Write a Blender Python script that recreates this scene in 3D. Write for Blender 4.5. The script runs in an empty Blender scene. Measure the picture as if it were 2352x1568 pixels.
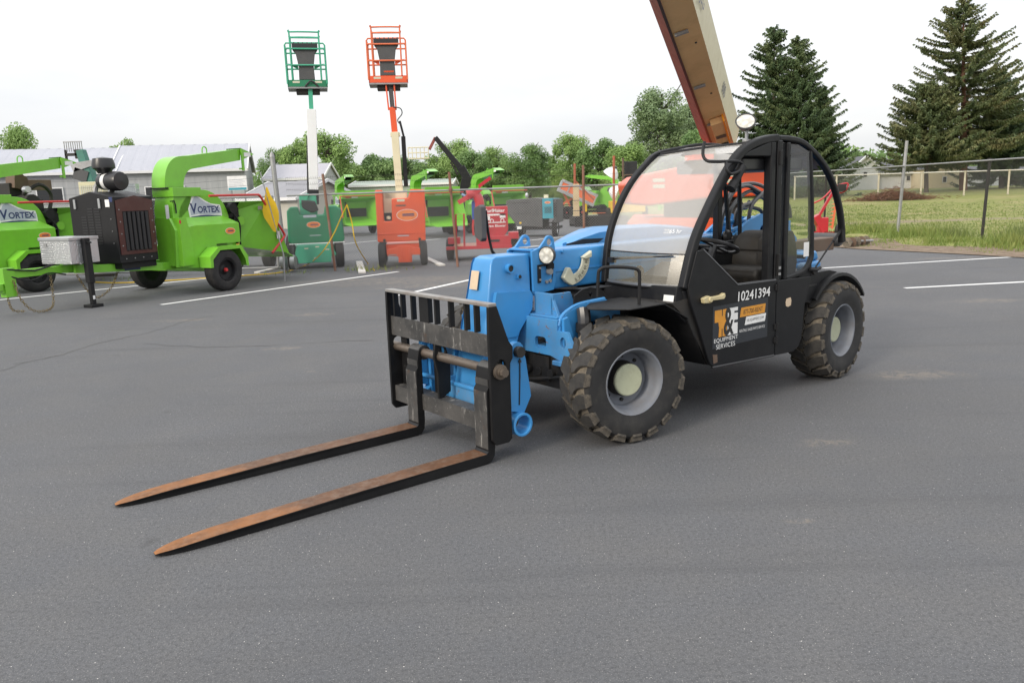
import bpy, bmesh, math, random
from mathutils import Vector, Matrix, geometry, noise
rad = math.radians
S = bpy.context.scene
C = S.collection
# ---------------------------------------------------------------- camera
F_PX, PITCH, ROLL, CAM_H = 1800.0, 10.67, -1.9, 1.6      # focal length in pixels of a 2352 px wide picture
cam_d = bpy.data.cameras.new('camera'); cam = bpy.data.objects.new('camera', cam_d); C.objects.link(cam)
cam_d.sensor_fit = 'HORIZONTAL'; cam_d.sensor_width = 36; cam_d.lens = 36*F_PX/2352
cam_d.clip_start = 0.05; cam_d.clip_end = 2000
_p, _r = rad(PITCH), rad(ROLL)
_fw = Vector((0, math.cos(_p), -math.sin(_p))); _up = Vector((0, math.sin(_p), math.cos(_p))); _rt = Vector((1, 0, 0))
CR = _rt*math.cos(_r)+_up*math.sin(_r); CU = _up*math.cos(_r)-_rt*math.sin(_r); CF = _fw
_m = Matrix((CR, CU, -CF)).transposed().to_4x4(); _m.translation = (0, 0, CAM_H); cam.matrix_world = _m
S.camera = cam
def at(px, py, Y):                      # picture direction -> world point at depth Y
    d = CF+CR*((px-1176)/F_PX)-CU*((py-784)/F_PX); return Vector((0, 0, CAM_H))+d*(Y/d.y)
def gnd(px, py, z=0.0):                 # picture direction -> point on the ground
    d = CF+CR*((px-1176)/F_PX)-CU*((py-784)/F_PX); return Vector((0, 0, CAM_H))+d*((z-CAM_H)/d.z)
# ---------------------------------------------------------------- sky, sun, exposure
SUN_EL, SUN_AZ = 26.0, 222.0            # degrees, azimuth clockwise from +Y
w = bpy.data.worlds.new('World'); S.world = w; w.use_nodes = True
nt = w.node_tree; nt.nodes.clear(); L = nt.links.new
def N(t, **k):
    n = nt.nodes.new(t)
    for a, b in k.items(): setattr(n, a, b)
    return n
sky = N('ShaderNodeTexSky', sky_type='NISHITA'); sky.sun_disc = False
sky.sun_elevation = rad(SUN_EL); sky.sun_rotation = rad(SUN_AZ); sky.air_density = 1; sky.dust_density = 3; sky.ozone_density = 1
b1 = N('ShaderNodeBackground'); b1.inputs[1].default_value = 0.10; L(sky.outputs[0], b1.inputs[0])
tc = N('ShaderNodeTexCoord'); mp = N('ShaderNodeMapping'); mp.inputs['Scale'].default_value = (1.2, 1.2, 4.5); L(tc.outputs['Generated'], mp.inputs[0])
nz = N('ShaderNodeTexNoise'); nz.inputs['Scale'].default_value = 1.6; nz.inputs['Detail'].default_value = 5; nz.inputs['Roughness'].default_value = .55; L(mp.outputs[0], nz.inputs[0])
cr = N('ShaderNodeValToRGB'); cr.color_ramp.elements[0].position = .3; cr.color_ramp.elements[1].position = .62
cr.color_ramp.elements[0].color = (.82, .84, .88, 1); cr.color_ramp.elements[1].color = (1, 1, 1, 1); L(nz.outputs[0], cr.inputs[0])
b2 = N('ShaderNodeBackground'); b2.inputs[1].default_value = 1.0; L(cr.outputs[0], b2.inputs[0])
sx = N('ShaderNodeSeparateXYZ'); L(tc.outputs['Generated'], sx.inputs[0])      # an overcast sky brightens smoothly from horizon to zenith
cl = N('ShaderNodeClamp'); L(sx.outputs[2], cl.inputs[0]); ov = N('ShaderNodeMath', operation='MULTIPLY_ADD'); L(cl.outputs[0], ov.inputs[0]); ov.inputs[1].default_value = .98; ov.inputs[2].default_value = .63; L(ov.outputs[0], b2.inputs[1])
ms = N('ShaderNodeMixShader'); ms.inputs[0].default_value = .9; L(b1.outputs[0], ms.inputs[1]); L(b2.outputs[0], ms.inputs[2])
wo = N('ShaderNodeOutputWorld'); L(ms.outputs[0], wo.inputs[0])
sun_d = bpy.data.lights.new('sun', 'SUN'); sun_d.energy = 1.5; sun_d.angle = rad(14); sun_d.color = (1, .9, .76)
sun = bpy.data.objects.new('sun', sun_d); C.objects.link(sun)
_a, _e = rad(SUN_AZ), rad(SUN_EL)
sun.rotation_euler = Vector((math.sin(_a)*math.cos(_e), math.cos(_a)*math.cos(_e), math.sin(_e))).to_track_quat('Z', 'Y').to_euler()
sun.location = (-20, -20, 30)
vs = S.view_settings; vs.view_transform = 'Standard'; vs.look = 'None'; vs.exposure = 0.60; vs.gamma = 1; vs.use_curve_mapping = False
S.render.engine = 'CYCLES'
# ---------------------------------------------------------------- materials
MATS = {}
def lin(c):
    return tuple((x/12.92 if x <= .04045 else ((x+.055)/1.055)**2.4) for x in [v/255 for v in c])
class NG:
    def __init__(s, name):
        s.m = bpy.data.materials.new(name); s.m.use_nodes = True; s.t = s.m.node_tree; s.b = s.t.nodes['Principled BSDF']
        MATS[name] = s.m
    def n(s, t, **k):
        o = s.t.nodes.new(t)
        for a, b in k.items():
            if a in o.inputs: o.inputs[a].default_value = b
            else: setattr(o, a, b)
        return o
    def l(s, a, b): s.t.links.new(a, b)
    def mix(s, f, a, b, mode='MIX'):
        o = s.t.nodes.new('ShaderNodeMix'); o.data_type = 'RGBA'; o.blend_type = mode
        for sock, v in ((o.inputs[0], f), (o.inputs[6], a), (o.inputs[7], b)):
            if hasattr(v, 'links'): s.l(v, sock)
            else: sock.default_value = v if not isinstance(v, tuple) else (tuple(v)+(1,))[:4]
        return o.outputs[2]
    def noise(s, sc, det=4, rough=.6, co=None, dist=0):
        o = s.n('ShaderNodeTexNoise', Scale=sc, Detail=det, Roughness=rough, Distortion=dist)
        if co is not None: s.l(co, o.inputs[0])
        return o.outputs[0]
    def ramp(s, v, p0, p1, c0=(0, 0, 0), c1=(1, 1, 1)):
        o = s.n('ShaderNodeValToRGB'); e = o.color_ramp.elements
        e[0].position, e[1].position = p0, p1; e[0].color = tuple(c0)+(1,); e[1].color = tuple(c1)+(1,); s.l(v, o.inputs[0]); return o.outputs[0]
    def math(s, op, a, b=None, clamp=False):
        o = s.t.nodes.new('ShaderNodeMath'); o.operation = op; o.use_clamp = clamp
        for i, v in enumerate((a, b)):
            if v is None: continue
            if hasattr(v, 'links'): s.l(v, o.inputs[i])
            else: o.inputs[i].default_value = v
        return o.outputs[0]
    def obj(s): return s.n('ShaderNodeTexCoord').outputs['Object']
    def pos(s): return s.n('ShaderNodeNewGeometry').outputs['Position']
    def bump(s, h, st=.2, d=.01):
        o = s.n('ShaderNodeBump', Strength=st, Distance=d); s.l(h, o.inputs['Height']); s.l(o.outputs[0], s.b.inputs['Normal'])
def paint(name, col, rough=.38, dirt=.25, dcol=(.16, .13, .10), metal=0.0, spec=.5, chips=0.0, ccol=(.14, .06, .025), sc=3.0, coat=0.0, bump=.08, var=.18, scr=.18):
    g = NG(name); co = g.obj()
    big = g.noise(sc*.5, 3, .6, co); fine = g.noise(sc*9, 5, .7, co)
    c = g.mix(g.ramp(big, .3, .75), tuple(x*(1-var) for x in col), tuple(min(1, x*(1+var*.6)) for x in col))
    d = g.math('MULTIPLY', g.ramp(g.noise(sc*1.7, 6, .72, co, .4), .46, .72), dirt)
    c = g.mix(d, c, dcol)
    if chips > 0:
        k = g.ramp(g.noise(sc*4, 7, .75, co), .72-chips*.22, .745-chips*.2)
        c = g.mix(k, c, ccol)
    sm = g.n('ShaderNodeMapping'); sm.inputs['Scale'].default_value = (1.5, 1.5, 26); sm.inputs['Rotation'].default_value = (.5, .9, .3); g.l(co, sm.inputs[0])      # hairline scratches and rain streaks
    c = g.mix(g.math('MULTIPLY', g.ramp(g.noise(sc*2.2, 5, .8, sm.outputs[0]), .60, .72), scr), c, tuple(min(1, x*1.5+.02) for x in col))
    g.l(c, g.b.inputs['Base Color'])
    r = g.math('ADD', g.math('MULTIPLY', fine, .22), rough-.08); r = g.math('ADD', r, g.math('MULTIPLY', d, .5)); g.l(r, g.b.inputs['Roughness'])
    g.b.inputs['Metallic'].default_value = metal; g.b.inputs['Specular IOR Level'].default_value = spec
    g.b.inputs['Coat Weight'].default_value = coat; g.b.inputs['Coat Roughness'].default_value = .12
    g.bump(fine, bump, .004)
    return g.m
def flat(name, col, rough=.5, metal=0.0, emit=0):
    g = NG(name); co = g.obj(); f = g.noise(14, 4, .6, co)
    g.l(g.mix(g.ramp(f, .3, .7), tuple(x*.86 for x in col), tuple(col)), g.b.inputs['Base Color'])
    g.b.inputs['Roughness'].default_value = rough; g.b.inputs['Metallic'].default_value = metal
    if emit: g.b.inputs['Emission Color'].default_value = tuple(col)+(1,); g.b.inputs['Emission Strength'].default_value = emit
    return g.m
blue = paint('blue_paint', (.040, .245, .56), .36, .30, dcol=(.10, .24, .40), scr=.25, chips=.12, ccol=(.17, .10, .06), coat=.25)
blue2 = paint('worn_blue_paint', (.055, .25, .52), .45, .32, chips=.42, ccol=(.20, .11, .06), dcol=(.20, .19, .17))
black = paint('black_paint', (.0070, .0074, .0092), .42, .45, dcol=(.021, .021, .021), spec=.28, scr=.35)
blackm = paint('satin_black', (.0095, .0097, .011), .5, .22, dcol=(.024, .023, .022), spec=.3)
dark = paint('grimy_dark_steel', (.014, .013, .012), .6, .6, dcol=(.055, .045, .035), chips=.3, ccol=(.10, .06, .035))
carr = paint('worn_black_steel', (.007, .007, .0078), .45, .3, dcol=(.024, .023, .022), spec=.3, chips=.14, ccol=(.26, .26, .25), sc=2.6)
g = NG('scuffed_bare_steel'); co = g.obj(); mpn = g.n('ShaderNodeMapping'); mpn.inputs['Scale'].default_value = (6, 9, 1.6); g.l(co, mpn.inputs[0])
a = g.noise(3.2, 6, .7, co); st_ = g.noise(2.6, 6, .75, mpn.outputs[0]); f_ = g.noise(34, 5, .75, co)
c = g.mix(g.ramp(a, .35, .7), (.038, .038, .038), (.105, .10, .095)); c = g.mix(g.ramp(st_, .57, .70), c, (.36, .35, .33)); c = g.mix(g.math('MULTIPLY', g.ramp(f_, .62, .70), .8), c, (.36, .35, .33)); c = g.mix(g.math('MULTIPLY', g.ramp(g.noise(5, 5, .7, co, .5), .60, .72), .6), c, (.11, .06, .035))
g.l(c, g.b.inputs['Base Color']); g.b.inputs['Roughness'].default_value = .5; g.b.inputs['Metallic'].default_value = .2; g.bump(f_, .2, .003); scuff = g.m
scuff2 = paint('worn_steel_edge', (.30, .29, .275), .45, .5, dcol=(.17, .10, .07), chips=.2, ccol=(.2, .09, .04), metal=.4)
shaft_m = paint('bare_shaft_steel', (.20, .165, .135), .36, .5, dcol=(.09, .05, .03), chips=.3, metal=.7)
g = NG('rusty_fork_steel'); co = g.obj(); a = g.noise(4, 6, .7, co); b_ = g.noise(26, 4, .7, co)
sep = g.n('ShaderNodeSeparateXYZ'); g.l(co, sep.inputs[0])
tip = g.math('ADD', g.math('MULTIPLY', g.math('SUBTRACT', sep.outputs[0], 1.0), .3), g.math('MULTIPLY', a, .5))
c = g.mix(g.ramp(a, .35, .65), (.080, .036, .016), (.155, .066, .026)); c = g.mix(g.ramp(b_, .45, .72), c, (.165, .105, .07))
c = g.mix(g.ramp(tip, .55, .92), c, (.40, .145, .022)); g.l(c, g.b.inputs['Base Color']); g.b.inputs['Roughness'].default_value = .62; g.b.inputs['Metallic'].default_value = .15; g.bump(b_, .25, .004)
rust = g.m
g = NG('tyre_rubber'); co = g.obj(); a = g.noise(9, 6, .7, co); c = g.mix(g.ramp(a, .45, .75), (.013, .013, .014), (.034, .032, .029)); g.l(c, g.b.inputs['Base Color']); g.b.inputs['Roughness'].default_value = .78; g.bump(g.noise(60, 3, .6, co), .2, .003); rubber = g.m
g = NG('tread_block_rubber'); co = g.obj(); a = g.noise(22, 6, .7, co); c = g.mix(g.ramp(a, .4, .8), (.028, .027, .026), (.062, .057, .050)); g.l(c, g.b.inputs['Base Color']); g.b.inputs['Roughness'].default_value = .85; g.bump(g.noise(80, 3, .6, co), .3, .003); treadm = g.m
g = NG('dusty_tread'); co = g.obj(); a = g.noise(14, 6, .75, co); c = g.mix(g.ramp(a, .36, .66), (.080, .070, .056), (.215, .182, .138)); g.l(c, g.b.inputs['Base Color']); g.b.inputs['Roughness'].default_value = .95; g.bump(a, .4, .006); dusty = g.m
g = NG('dusty_block_side'); co = g.obj(); a = g.noise(16, 6, .75, co); c = g.mix(g.ramp(a, .40, .70), (.035, .032, .028), (.15, .128, .10)); g.l(c, g.b.inputs['Base Color']); g.b.inputs['Roughness'].default_value = .95; lugside = g.m
rimgrey = paint('grey_rim_paint', (.165, .18, .21), .42, .4, dcol=(.12, .10, .08))
capm = paint('faded_cream_hub_paint', (.42, .44, .31), .6, .35, dcol=(.2, .19, .14), chips=.3, ccol=(.08, .07, .05), sc=6)
roofm = paint('rusted_roof_sheet', (.22, .16, .13), .5, .6, dcol=(.10, .06, .045), chips=.2)
alu = paint('bare_aluminium', (.55, .56, .57), .3, .12, metal=.85, dcol=(.3, .3, .3))
galv = paint('galvanised_steel', (.33, .335, .34), .45, .4, metal=.5, dcol=(.17, .15, .13))
rustpost = paint('rusty_post', (.21, .10, .065), .7, .6, dcol=(.26, .23, .20), chips=.3)
vgreen = paint('lime_green_paint', (.165, .46, .030), .3, .16, coat=.4, dcol=(.10, .12, .04), var=.1)
hotgreen = paint('faded_lime_paint', (.25, .56, .03), .35, .1, coat=.3, dcol=(.10, .12, .04), var=.1)
liftgreen = paint('sea_green_paint', (.008, .19, .085), .4, .25, dcol=(.06, .12, .09))
liftgreen2 = paint('mint_green_paint', (.05, .36, .22), .4, .3, dcol=(.12, .2, .15))
orange = paint('orange_paint', (.70, .085, .018), .38, .2, dcol=(.30, .07, .03), coat=.2, var=.1)
orange2 = paint('faded_orange_paint', (.66, .15, .06), .45, .2, dcol=(.30, .12, .06), var=.1)
redp = paint('red_paint', (.46, .014, .026), .36, .15, coat=.3)
redbar = paint('red_bar_paint', (.52, .03, .03), .4, .1)
maroon = paint('maroon_sheet', (.055, .010, .008), .38, .15, coat=.2)
cream = paint('cream_boom_paint', (.66, .60, .42), .42, .2, dcol=(.4, .33, .2), var=.06)
tanboom = paint('bounce_tinted_tan', (.78, .46, .20), .5, .35, dcol=(.36, .17, .07), sc=.9)  # tan with orange bounce light from below painted into the colour
whitep = paint('white_paint', (.74, .75, .76), .42, .12, dcol=(.45, .44, .42), var=.04)
yellow = paint('yellow_cloth', (.68, .44, .02), .8, .1, dcol=(.5, .3, .02), bump=.3)
tealp = paint('teal_paint', (.03, .28, .36), .4, .15); cgrey = paint('charcoal_plastic', (.065, .066, .068), .55, .3, dcol=(.11, .105, .1))
bluep = paint('royal_blue_paint', (.015, .07, .38), .4, .1)
hosem = flat('black_hose', (.045, .045, .048), .32); seatm = paint('worn_black_vinyl', (.022, .020, .018), .6, .5, dcol=(.055, .043, .03)); plastic = flat('black_plastic', (.018, .018, .02), .35)
wht = flat('white_decal', (.75, .75, .74), .5); blk = flat('black_decal', (.02, .02, .02), .5); orgd = flat('orange_decal', (.62, .27, .03), .5); ovald = flat('orange_oval_decal', (.78, .22, .05), .45)
navy = flat('navy_decal', (.02, .035, .12), .45); silver = flat('silver_decal', (.42, .46, .53), .4); cream_d = flat('cream_plastic', (.56, .55, .42), .5); tan_d = flat('tan_label', (.60, .47, .33), .6); redd = flat('red_decal', (.5, .03, .03), .5); dkdecal = flat('dark_slate_decal', (.022, .026, .033), .45)
handlem = flat('cream_handle_plastic', (.55, .47, .27), .45); ltblue = flat('pale_blue_paint', (.25, .45, .7), .4); amber = flat('amber_lens', (.8, .28, .02), .2)
chrome = paint('chromed_rod', (.6, .6, .6), .18, .1, metal=1); reflector = paint('lamp_reflector', (.8, .77, .68), .25, .05, metal=.4)
wood = paint('pale_timber', (.52, .40, .24), .75, .3, dcol=(.3, .2, .1)); brownbox = paint('brown_steel', (.12, .075, .05), .6, .5)
concrete = paint('white_concrete', (.60, .58, .54), .85, .3, dcol=(.3, .28, .25))
g = NG('lamp_lens'); v = g.n('ShaderNodeTexVoronoi', Scale=30); g.l(g.obj(), v.inputs[0]); g.l(g.mix(g.ramp(v.outputs['Distance'], .1, .6), (.78, .76, .68), (.45, .43, .37)), g.b.inputs['Base Color']); g.b.inputs['Roughness'].default_value = .12; g.b.inputs['Coat Weight'].default_value = 1; g.bump(v.outputs['Distance'], .6, .01); lens = g.m
g = NG('diamond_plate'); co = g.obj(); v = g.n('ShaderNodeTexVoronoi', Scale=38); g.l(co, v.inputs[0]); g.b.inputs['Metallic'].default_value = .8; g.b.inputs['Base Color'].default_value = (.6, .61, .62, 1); g.b.inputs['Roughness'].default_value = .32; g.bump(g.ramp(v.outputs['Distance'], .15, .4), .9, .006); diamond = g.m
def glassmat(name, tint, haze, hcol=(.8, .82, .84), gr=.04):
    m = bpy.data.materials.new(name); m.use_nodes = True; t = m.node_tree; t.nodes.clear()
    o = t.nodes.new('ShaderNodeOutputMaterial'); tr = t.nodes.new('ShaderNodeBsdfTransparent'); tr.inputs[0].default_value = tuple(tint)+(1,)
    gl = t.nodes.new('ShaderNodeBsdfGlossy'); gl.inputs['Roughness'].default_value = gr; df = t.nodes.new('ShaderNodeBsdfDiffuse'); df.inputs[0].default_value = tuple(hcol)+(1,)
    tl = t.nodes.new('ShaderNodeBsdfTranslucent'); tl.inputs[0].default_value = tuple(hcol)+(1,)
    h2 = t.nodes.new('ShaderNodeMixShader'); h2.inputs[0].default_value = .35; t.links.new(df.outputs[0], h2.inputs[1]); t.links.new(tl.outputs[0], h2.inputs[2])
    nzz = t.nodes.new('ShaderNodeTexNoise'); nzz.inputs['Scale'].default_value = 2.2; nzz.inputs['Detail'].default_value = 6; tcc = t.nodes.new('ShaderNodeTexCoord'); t.links.new(tcc.outputs['Object'], nzz.inputs[0])
    mu = t.nodes.new('ShaderNodeMath'); mu.operation = 'MULTIPLY'; mu.operation = 'MULTIPLY_ADD'; mu.inputs[1].default_value = haze*.5; mu.inputs[2].default_value = haze*.75; t.links.new(nzz.outputs[0], mu.inputs[0])
    m1 = t.nodes.new('ShaderNodeMixShader'); t.links.new(mu.outputs[0], m1.inputs[0]); t.links.new(tr.outputs[0], m1.inputs[1]); t.links.new(h2.outputs[0], m1.inputs[2])
    lw = t.nodes.new('ShaderNodeLayerWeight'); lw.inputs[0].default_value = .5; pw = t.nodes.new('ShaderNodeMath'); pw.operation = 'POWER'; pw.inputs[1].default_value = 4; t.links.new(lw.outputs['Facing'], pw.inputs[0]); fr = t.nodes.new('ShaderNodeMath'); fr.operation = 'MULTIPLY_ADD'; fr.inputs[1].default_value = .8; fr.inputs[2].default_value = .05; t.links.new(pw.outputs[0], fr.inputs[0]); m2 = t.nodes.new('ShaderNodeMixShader'); t.links.new(fr.outputs[0], m2.inputs[0]); t.links.new(m1.outputs[0], m2.inputs[1]); t.links.new(gl.outputs[0], m2.inputs[2])
    t.links.new(m2.outputs[0], o.inputs[0]); return m
wsglass = glassmat('sky_hazed_windscreen', (.93, .92, .90), .44, (.93, .90, .85)); lowglass = glassmat('lower_screen_glass', (.86, .84, .76), .16, (.85, .78, .6), .22); glass = glassmat('window_glass', (.8, .83, .82), .05)  # windscreen's diffuse haze paints in milky sky reflection on top of its scratches
# ---------------------------------------------------------------- mesh helpers
class MB:
    def __init__(s): s.v = []; s.f = []; s.m = []
    def add(s, vs, fs, mi=0):
        o = len(s.v); s.v += [tuple(v) for v in vs]; s.f += [tuple(i+o for i in f) for f in fs]; s.m += [mi]*len(fs); return s
    def box(s, x0, x1, y0, y1, z0, z1, mi=0):
        return s.add([(x, y, z) for x in (x0, x1) for y in (y0, y1) for z in (z0, z1)], [(0, 1, 3, 2), (4, 6, 7, 5), (0, 4, 5, 1), (2, 3, 7, 6), (0, 2, 6, 4), (1, 5, 7, 3)], mi)
    def obox(s, c, size, rot=(0, 0, 0), mi=0):
        from mathutils import Euler
        M = Euler([rad(a) for a in rot]).to_matrix(); c = Vector(c); h = [q/2 for q in size]
        return s.add([c+M@Vector((x, y, z)) for x in (-h[0], h[0]) for y in (-h[1], h[1]) for z in (-h[2], h[2])], [(0, 1, 3, 2), (4, 6, 7, 5), (0, 4, 5, 1), (2, 3, 7, 6), (0, 2, 6, 4), (1, 5, 7, 3)], mi)
    def beam(s, p0, p1, wd, ht, up=(0, 0, 1), mi=0, w1=None, h1=None):   # rectangular bar from p0 to p1
        p0, p1 = Vector(p0), Vector(p1); d = (p1-p0).normalized(); u = Vector(up)
        r = d.cross(u)
        if r.length < 1e-4: r = d.cross(Vector((1, 0, 0)))
        r.normalize(); u = r.cross(d).normalized(); V = []
        for p, a, b in ((p0, wd/2, ht/2), (p1, (w1 or wd)/2, (h1 or ht)/2)): V += [p-r*a-u*b, p+r*a-u*b, p+r*a+u*b, p-r*a+u*b]
        return s.add(V, [(0, 1, 2, 3), (4, 7, 6, 5), (0, 4, 5, 1), (1, 5, 6, 2), (2, 6, 7, 3), (3, 7, 4, 0)], mi)
    def prism(s, poly, h0, h1, plane='xz', holes=(), mi=0):
        f = {'xz': lambda a, b, h: (a, h, b), 'yz': lambda a, b, h: (h, a, b), 'xy': lambda a, b, h: (a, b, h)}[plane]
        loops = [list(poly)]+[list(h) for h in holes]; flatp = [p for l in loops for p in l]; n = len(flatp)
        tris = geometry.tessellate_polygon([[Vector((a, b, 0)) for a, b in l] for l in loops])
        vs = [f(a, b, h0) for a, b in flatp]+[f(a, b, h1) for a, b in flatp]
        fs = ([tuple(t) for t in tris]+[tuple(i+n for i in reversed(t)) for t in tris]) if holes else [tuple(range(n)), tuple(range(2*n-1, n-1, -1))]
        o = 0
        for l in loops:
            k = len(l)
            for i in range(k): j = (i+1) % k; fs.append((o+i, o+j, o+j+n, o+i+n))
            o += k
        return s.add(vs, fs, mi)
    def tube(s, pts, r, n=8, closed=False, mi=0, cap=True, sq=False):
        pts = [Vector(p) for p in pts]; k = len(pts); V = []; F = []; up = None
        for i, p in enumerate(pts):
            a = pts[(i-1) % k] if (i or closed) else p; b = pts[(i+1) % k] if (i < k-1 or closed) else p
            t = (b-a).normalized()
            if up is None:
                up = Vector((0, 0, 1)) if abs(t.z) < .9 else Vector((1, 0, 0))
            up = (up-t*up.dot(t)); up.normalize(); q = t.cross(up); rr = r[i] if isinstance(r, (list, tuple)) else r
            for j in range(n):
                an = 2*math.pi*(j+.5)/n; V.append(p+up*math.cos(an)*rr+q*math.sin(an)*rr)
        for i in range(k if closed else k-1):
            for j in range(n):
                a = i*n; b = ((i+1) % k)*n; F.append((a+j, a+(j+1) % n, b+(j+1) % n, b+j))
        if cap and not closed: F += [tuple(range(n-1, -1, -1)), tuple(range((k-1)*n, k*n))]
        return s.add(V, F, mi)
    def cyl(s, p0, p1, r, r1=None, n=16, mi=0): return s.tube([p0, p1], [r, r if r1 is None else r1], n, mi=mi)
    def lathe(s, prof, o=(0, 0, 0), axis='y', n=32, mi=0, closed=True, a0=0, a1=2*math.pi):
        full = abs(a1-a0) > 6.28; m = n if full else n+1; V = []; F = []; k = len(prof); o = Vector(o)
        for i in range(m):
            an = a0+(a1-a0)*i/n; c_, s_ = math.cos(an), math.sin(an)
            for r, h in prof:
                V.append(o+Vector({'y': (r*c_, h, r*s_), 'z': (r*c_, r*s_, h), 'x': (h, r*c_, r*s_)}[axis]))
        for i in range(n):
            j = (i+1) % m
            for q in range(k if closed else k-1): F.append((i*k+q, i*k+(q+1) % k, j*k+(q+1) % k, j*k+q))
        return s.add(V, F, mi)
    def disc(s, c, r, axis='y', n=24, rx=None, th=.002, mi=0):
        pl = {'y': 'xz', 'x': 'yz', 'z': 'xy'}[axis]; i = {'y': (0, 2, 1), 'x': (1, 2, 0), 'z': (0, 1, 2)}[axis]
        return s.prism([(c[i[0]]+(rx or r)*math.cos(2*math.pi*q/n), c[i[1]]+r*math.sin(2*math.pi*q/n)) for q in range(n)], c[i[2]]-th/2, c[i[2]]+th/2, pl, mi=mi)
    def loft(s, A, B, mi=0, closed=False):           # ruled surface between two point rows
        k = len(A); V = list(A)+list(B); F = [(i, i+1, k+i+1, k+i) for i in range(k-1)]
        if closed: F.append((k-1, 0, k, 2*k-1))
        return s.add(V, F, mi)
    def mesh(s, name, mats, smooth=35):
        me = bpy.data.meshes.new(name); me.from_pydata(s.v, [], s.f); bm = bmesh.new(); bm.from_mesh(me)
        for i, f in enumerate(bm.faces): f.material_index = s.m[i]
        bmesh.ops.recalc_face_normals(bm, faces=bm.faces[:]); bm.to_mesh(me); bm.free()
        for m in (mats if isinstance(mats, (list, tuple)) else [mats]): me.materials.append(m)
        if smooth:
            me.polygons.foreach_set('use_smooth', [True]*len(me.polygons)); me.set_sharp_from_angle(angle=rad(smooth))
        return me
    def obj(s, name, mats, parent=None, smooth=35, bevel=0, seg=2, **kw):
        return place(name, s.mesh(name, mats, smooth), parent, bevel=bevel, seg=seg, **kw)
def place(name, me, parent=None, loc=None, rot=None, bevel=0, seg=2):
    o = bpy.data.objects.new(name, me); C.objects.link(o); o.parent = parent
    if loc is not None: o.location = loc
    if rot is not None: o.rotation_euler = rot
    if bevel:
        b = o.modifiers.new('bevel', 'BEVEL'); b.width = bevel; b.segments = seg; b.limit_method = 'ANGLE'; b.angle_limit = rad(40); b.harden_normals = True
    return o
def tag(o, label=None, cat=None, group=None, kind=None):
    for k, v in (('label', label), ('category', cat), ('group', group), ('kind', kind)):
        if v: o[k] = v
    return o
def thing(name, label, cat, loc=(0, 0, 0), rz=0, group=None):
    o = bpy.data.objects.new(name, None); C.objects.link(o); o.location = loc; o.rotation_euler = (0, 0, rad(rz)); o.empty_display_size = .2
    return tag(o, label, cat, group)
def kids(o): return [c for c in bpy.data.objects if c.parent == o]
def copy_tree(o, parent=None, skip=()):
    c = o.copy(); C.objects.link(c); c.parent = parent
    for ch in kids(o):
        if ch.name.split('.')[0] not in skip: copy_tree(ch, c, skip)
    return c
def txt(name, s, h, mat, parent, o, xd, yd, width=None, align='LEFT', ext=.0006, shear=0, bold=.0):
    cu = bpy.data.curves.new(name, 'FONT'); cu.body = s; cu.size = 1; cu.extrude = 0; cu.align_x = align; cu.shear = shear; cu.offset = bold; cu.resolution_u = 3
    t = bpy.data.objects.new(name, cu); C.objects.link(t); dg = bpy.context.evaluated_depsgraph_get(); dg.update()
    me = bpy.data.meshes.new_from_object(t.evaluated_get(dg)); bpy.data.objects.remove(t); bpy.data.curves.remove(cu)
    if not me.vertices: return None
    xs = [v.co.x for v in me.vertices]; ys = [v.co.y for v in me.vertices]; sy = h/max(.01, max(ys)-min(ys)); sx = (width/(max(xs)-min(xs))) if width else sy
    x = Vector(xd).normalized(); y = Vector(yd).normalized(); o = Vector(o); x0 = min(xs) if align == 'LEFT' else 0; y0 = min(ys)
    for v in me.vertices: v.co = o+x*((v.co.x-x0)*sx)+y*((v.co.y-y0)*sy)
    me.materials.clear(); me.materials.append(mat); me.name = name
    return place(name, me, parent)
def arc(cx, cy, r, a0, a1, n, r2=None): return [(cx+r*math.cos(rad(a0+(a1-a0)*i/n)), cy+(r2 or r)*math.sin(rad(a0+(a1-a0)*i/n))) for i in range(n+1)]
def smoothpath(pts, n=4):                # Catmull-Rom
    pts = [Vector(p) for p in pts]; out = []
    for i in range(len(pts)-1):
        a, b, c, d = pts[max(i-1, 0)], pts[i], pts[i+1], pts[min(i+2, len(pts)-1)]
        for k in range(n):
            t = k/n; out.append(.5*((2*b)+(c-a)*t+(2*a-5*b+4*c-d)*t*t+(3*b-a-3*c+d)*t**3))
    return out+[pts[-1]]
# ================================================================ setting
def sst(t): t = max(0, min(1, t)); return t*t*(3-2*t)
def rise(x, y): return .95*sst((y-24)/55)*sst((x-6)/9) + .10*sst((x-(19.2-.52*y+.35))/1.2)*sst((40-y)/10)*sst((x-5)/3)
g = NG('grass_ground'); P = g.pos(); a = g.noise(.35, 5, .65, P); b_ = g.noise(3.5, 6, .75, P); c_ = g.noise(40, 3, .7, P)
c = g.mix(g.ramp(b_, .35, .68), (.15, .18, .036), (.29, .30, .08)); c = g.mix(g.ramp(a, .48, .66), c, (.33, .285, .125)); c = g.mix(g.ramp(c_, .5, .8), c, (.14, .155, .045))
sp = g.n('ShaderNodeSeparateXYZ'); g.l(P, sp.inputs[0])
def gband(lo, hi, f):                    # bare-earth strips that run across the field
    w_ = g.math('ADD', sp.outputs[1], g.math('MULTIPLY', g.math('SUBTRACT', g.noise(.5, 4, .6, P), .5), f))
    return g.math('MULTIPLY', g.ramp(g.math('SUBTRACT', w_, lo), 0, .9), g.ramp(g.math('SUBTRACT', hi, w_), 0, .9))
c = g.mix(g.math('MULTIPLY', gband(28.3, 30.4, 3.0), .85), c, (.26, .20, .14)); 
g.l(c, g.b.inputs['Base Color']); g.b.inputs['Roughness'].default_value = .95; g.bump(c_, .6, .03); grassm = g.m
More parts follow.
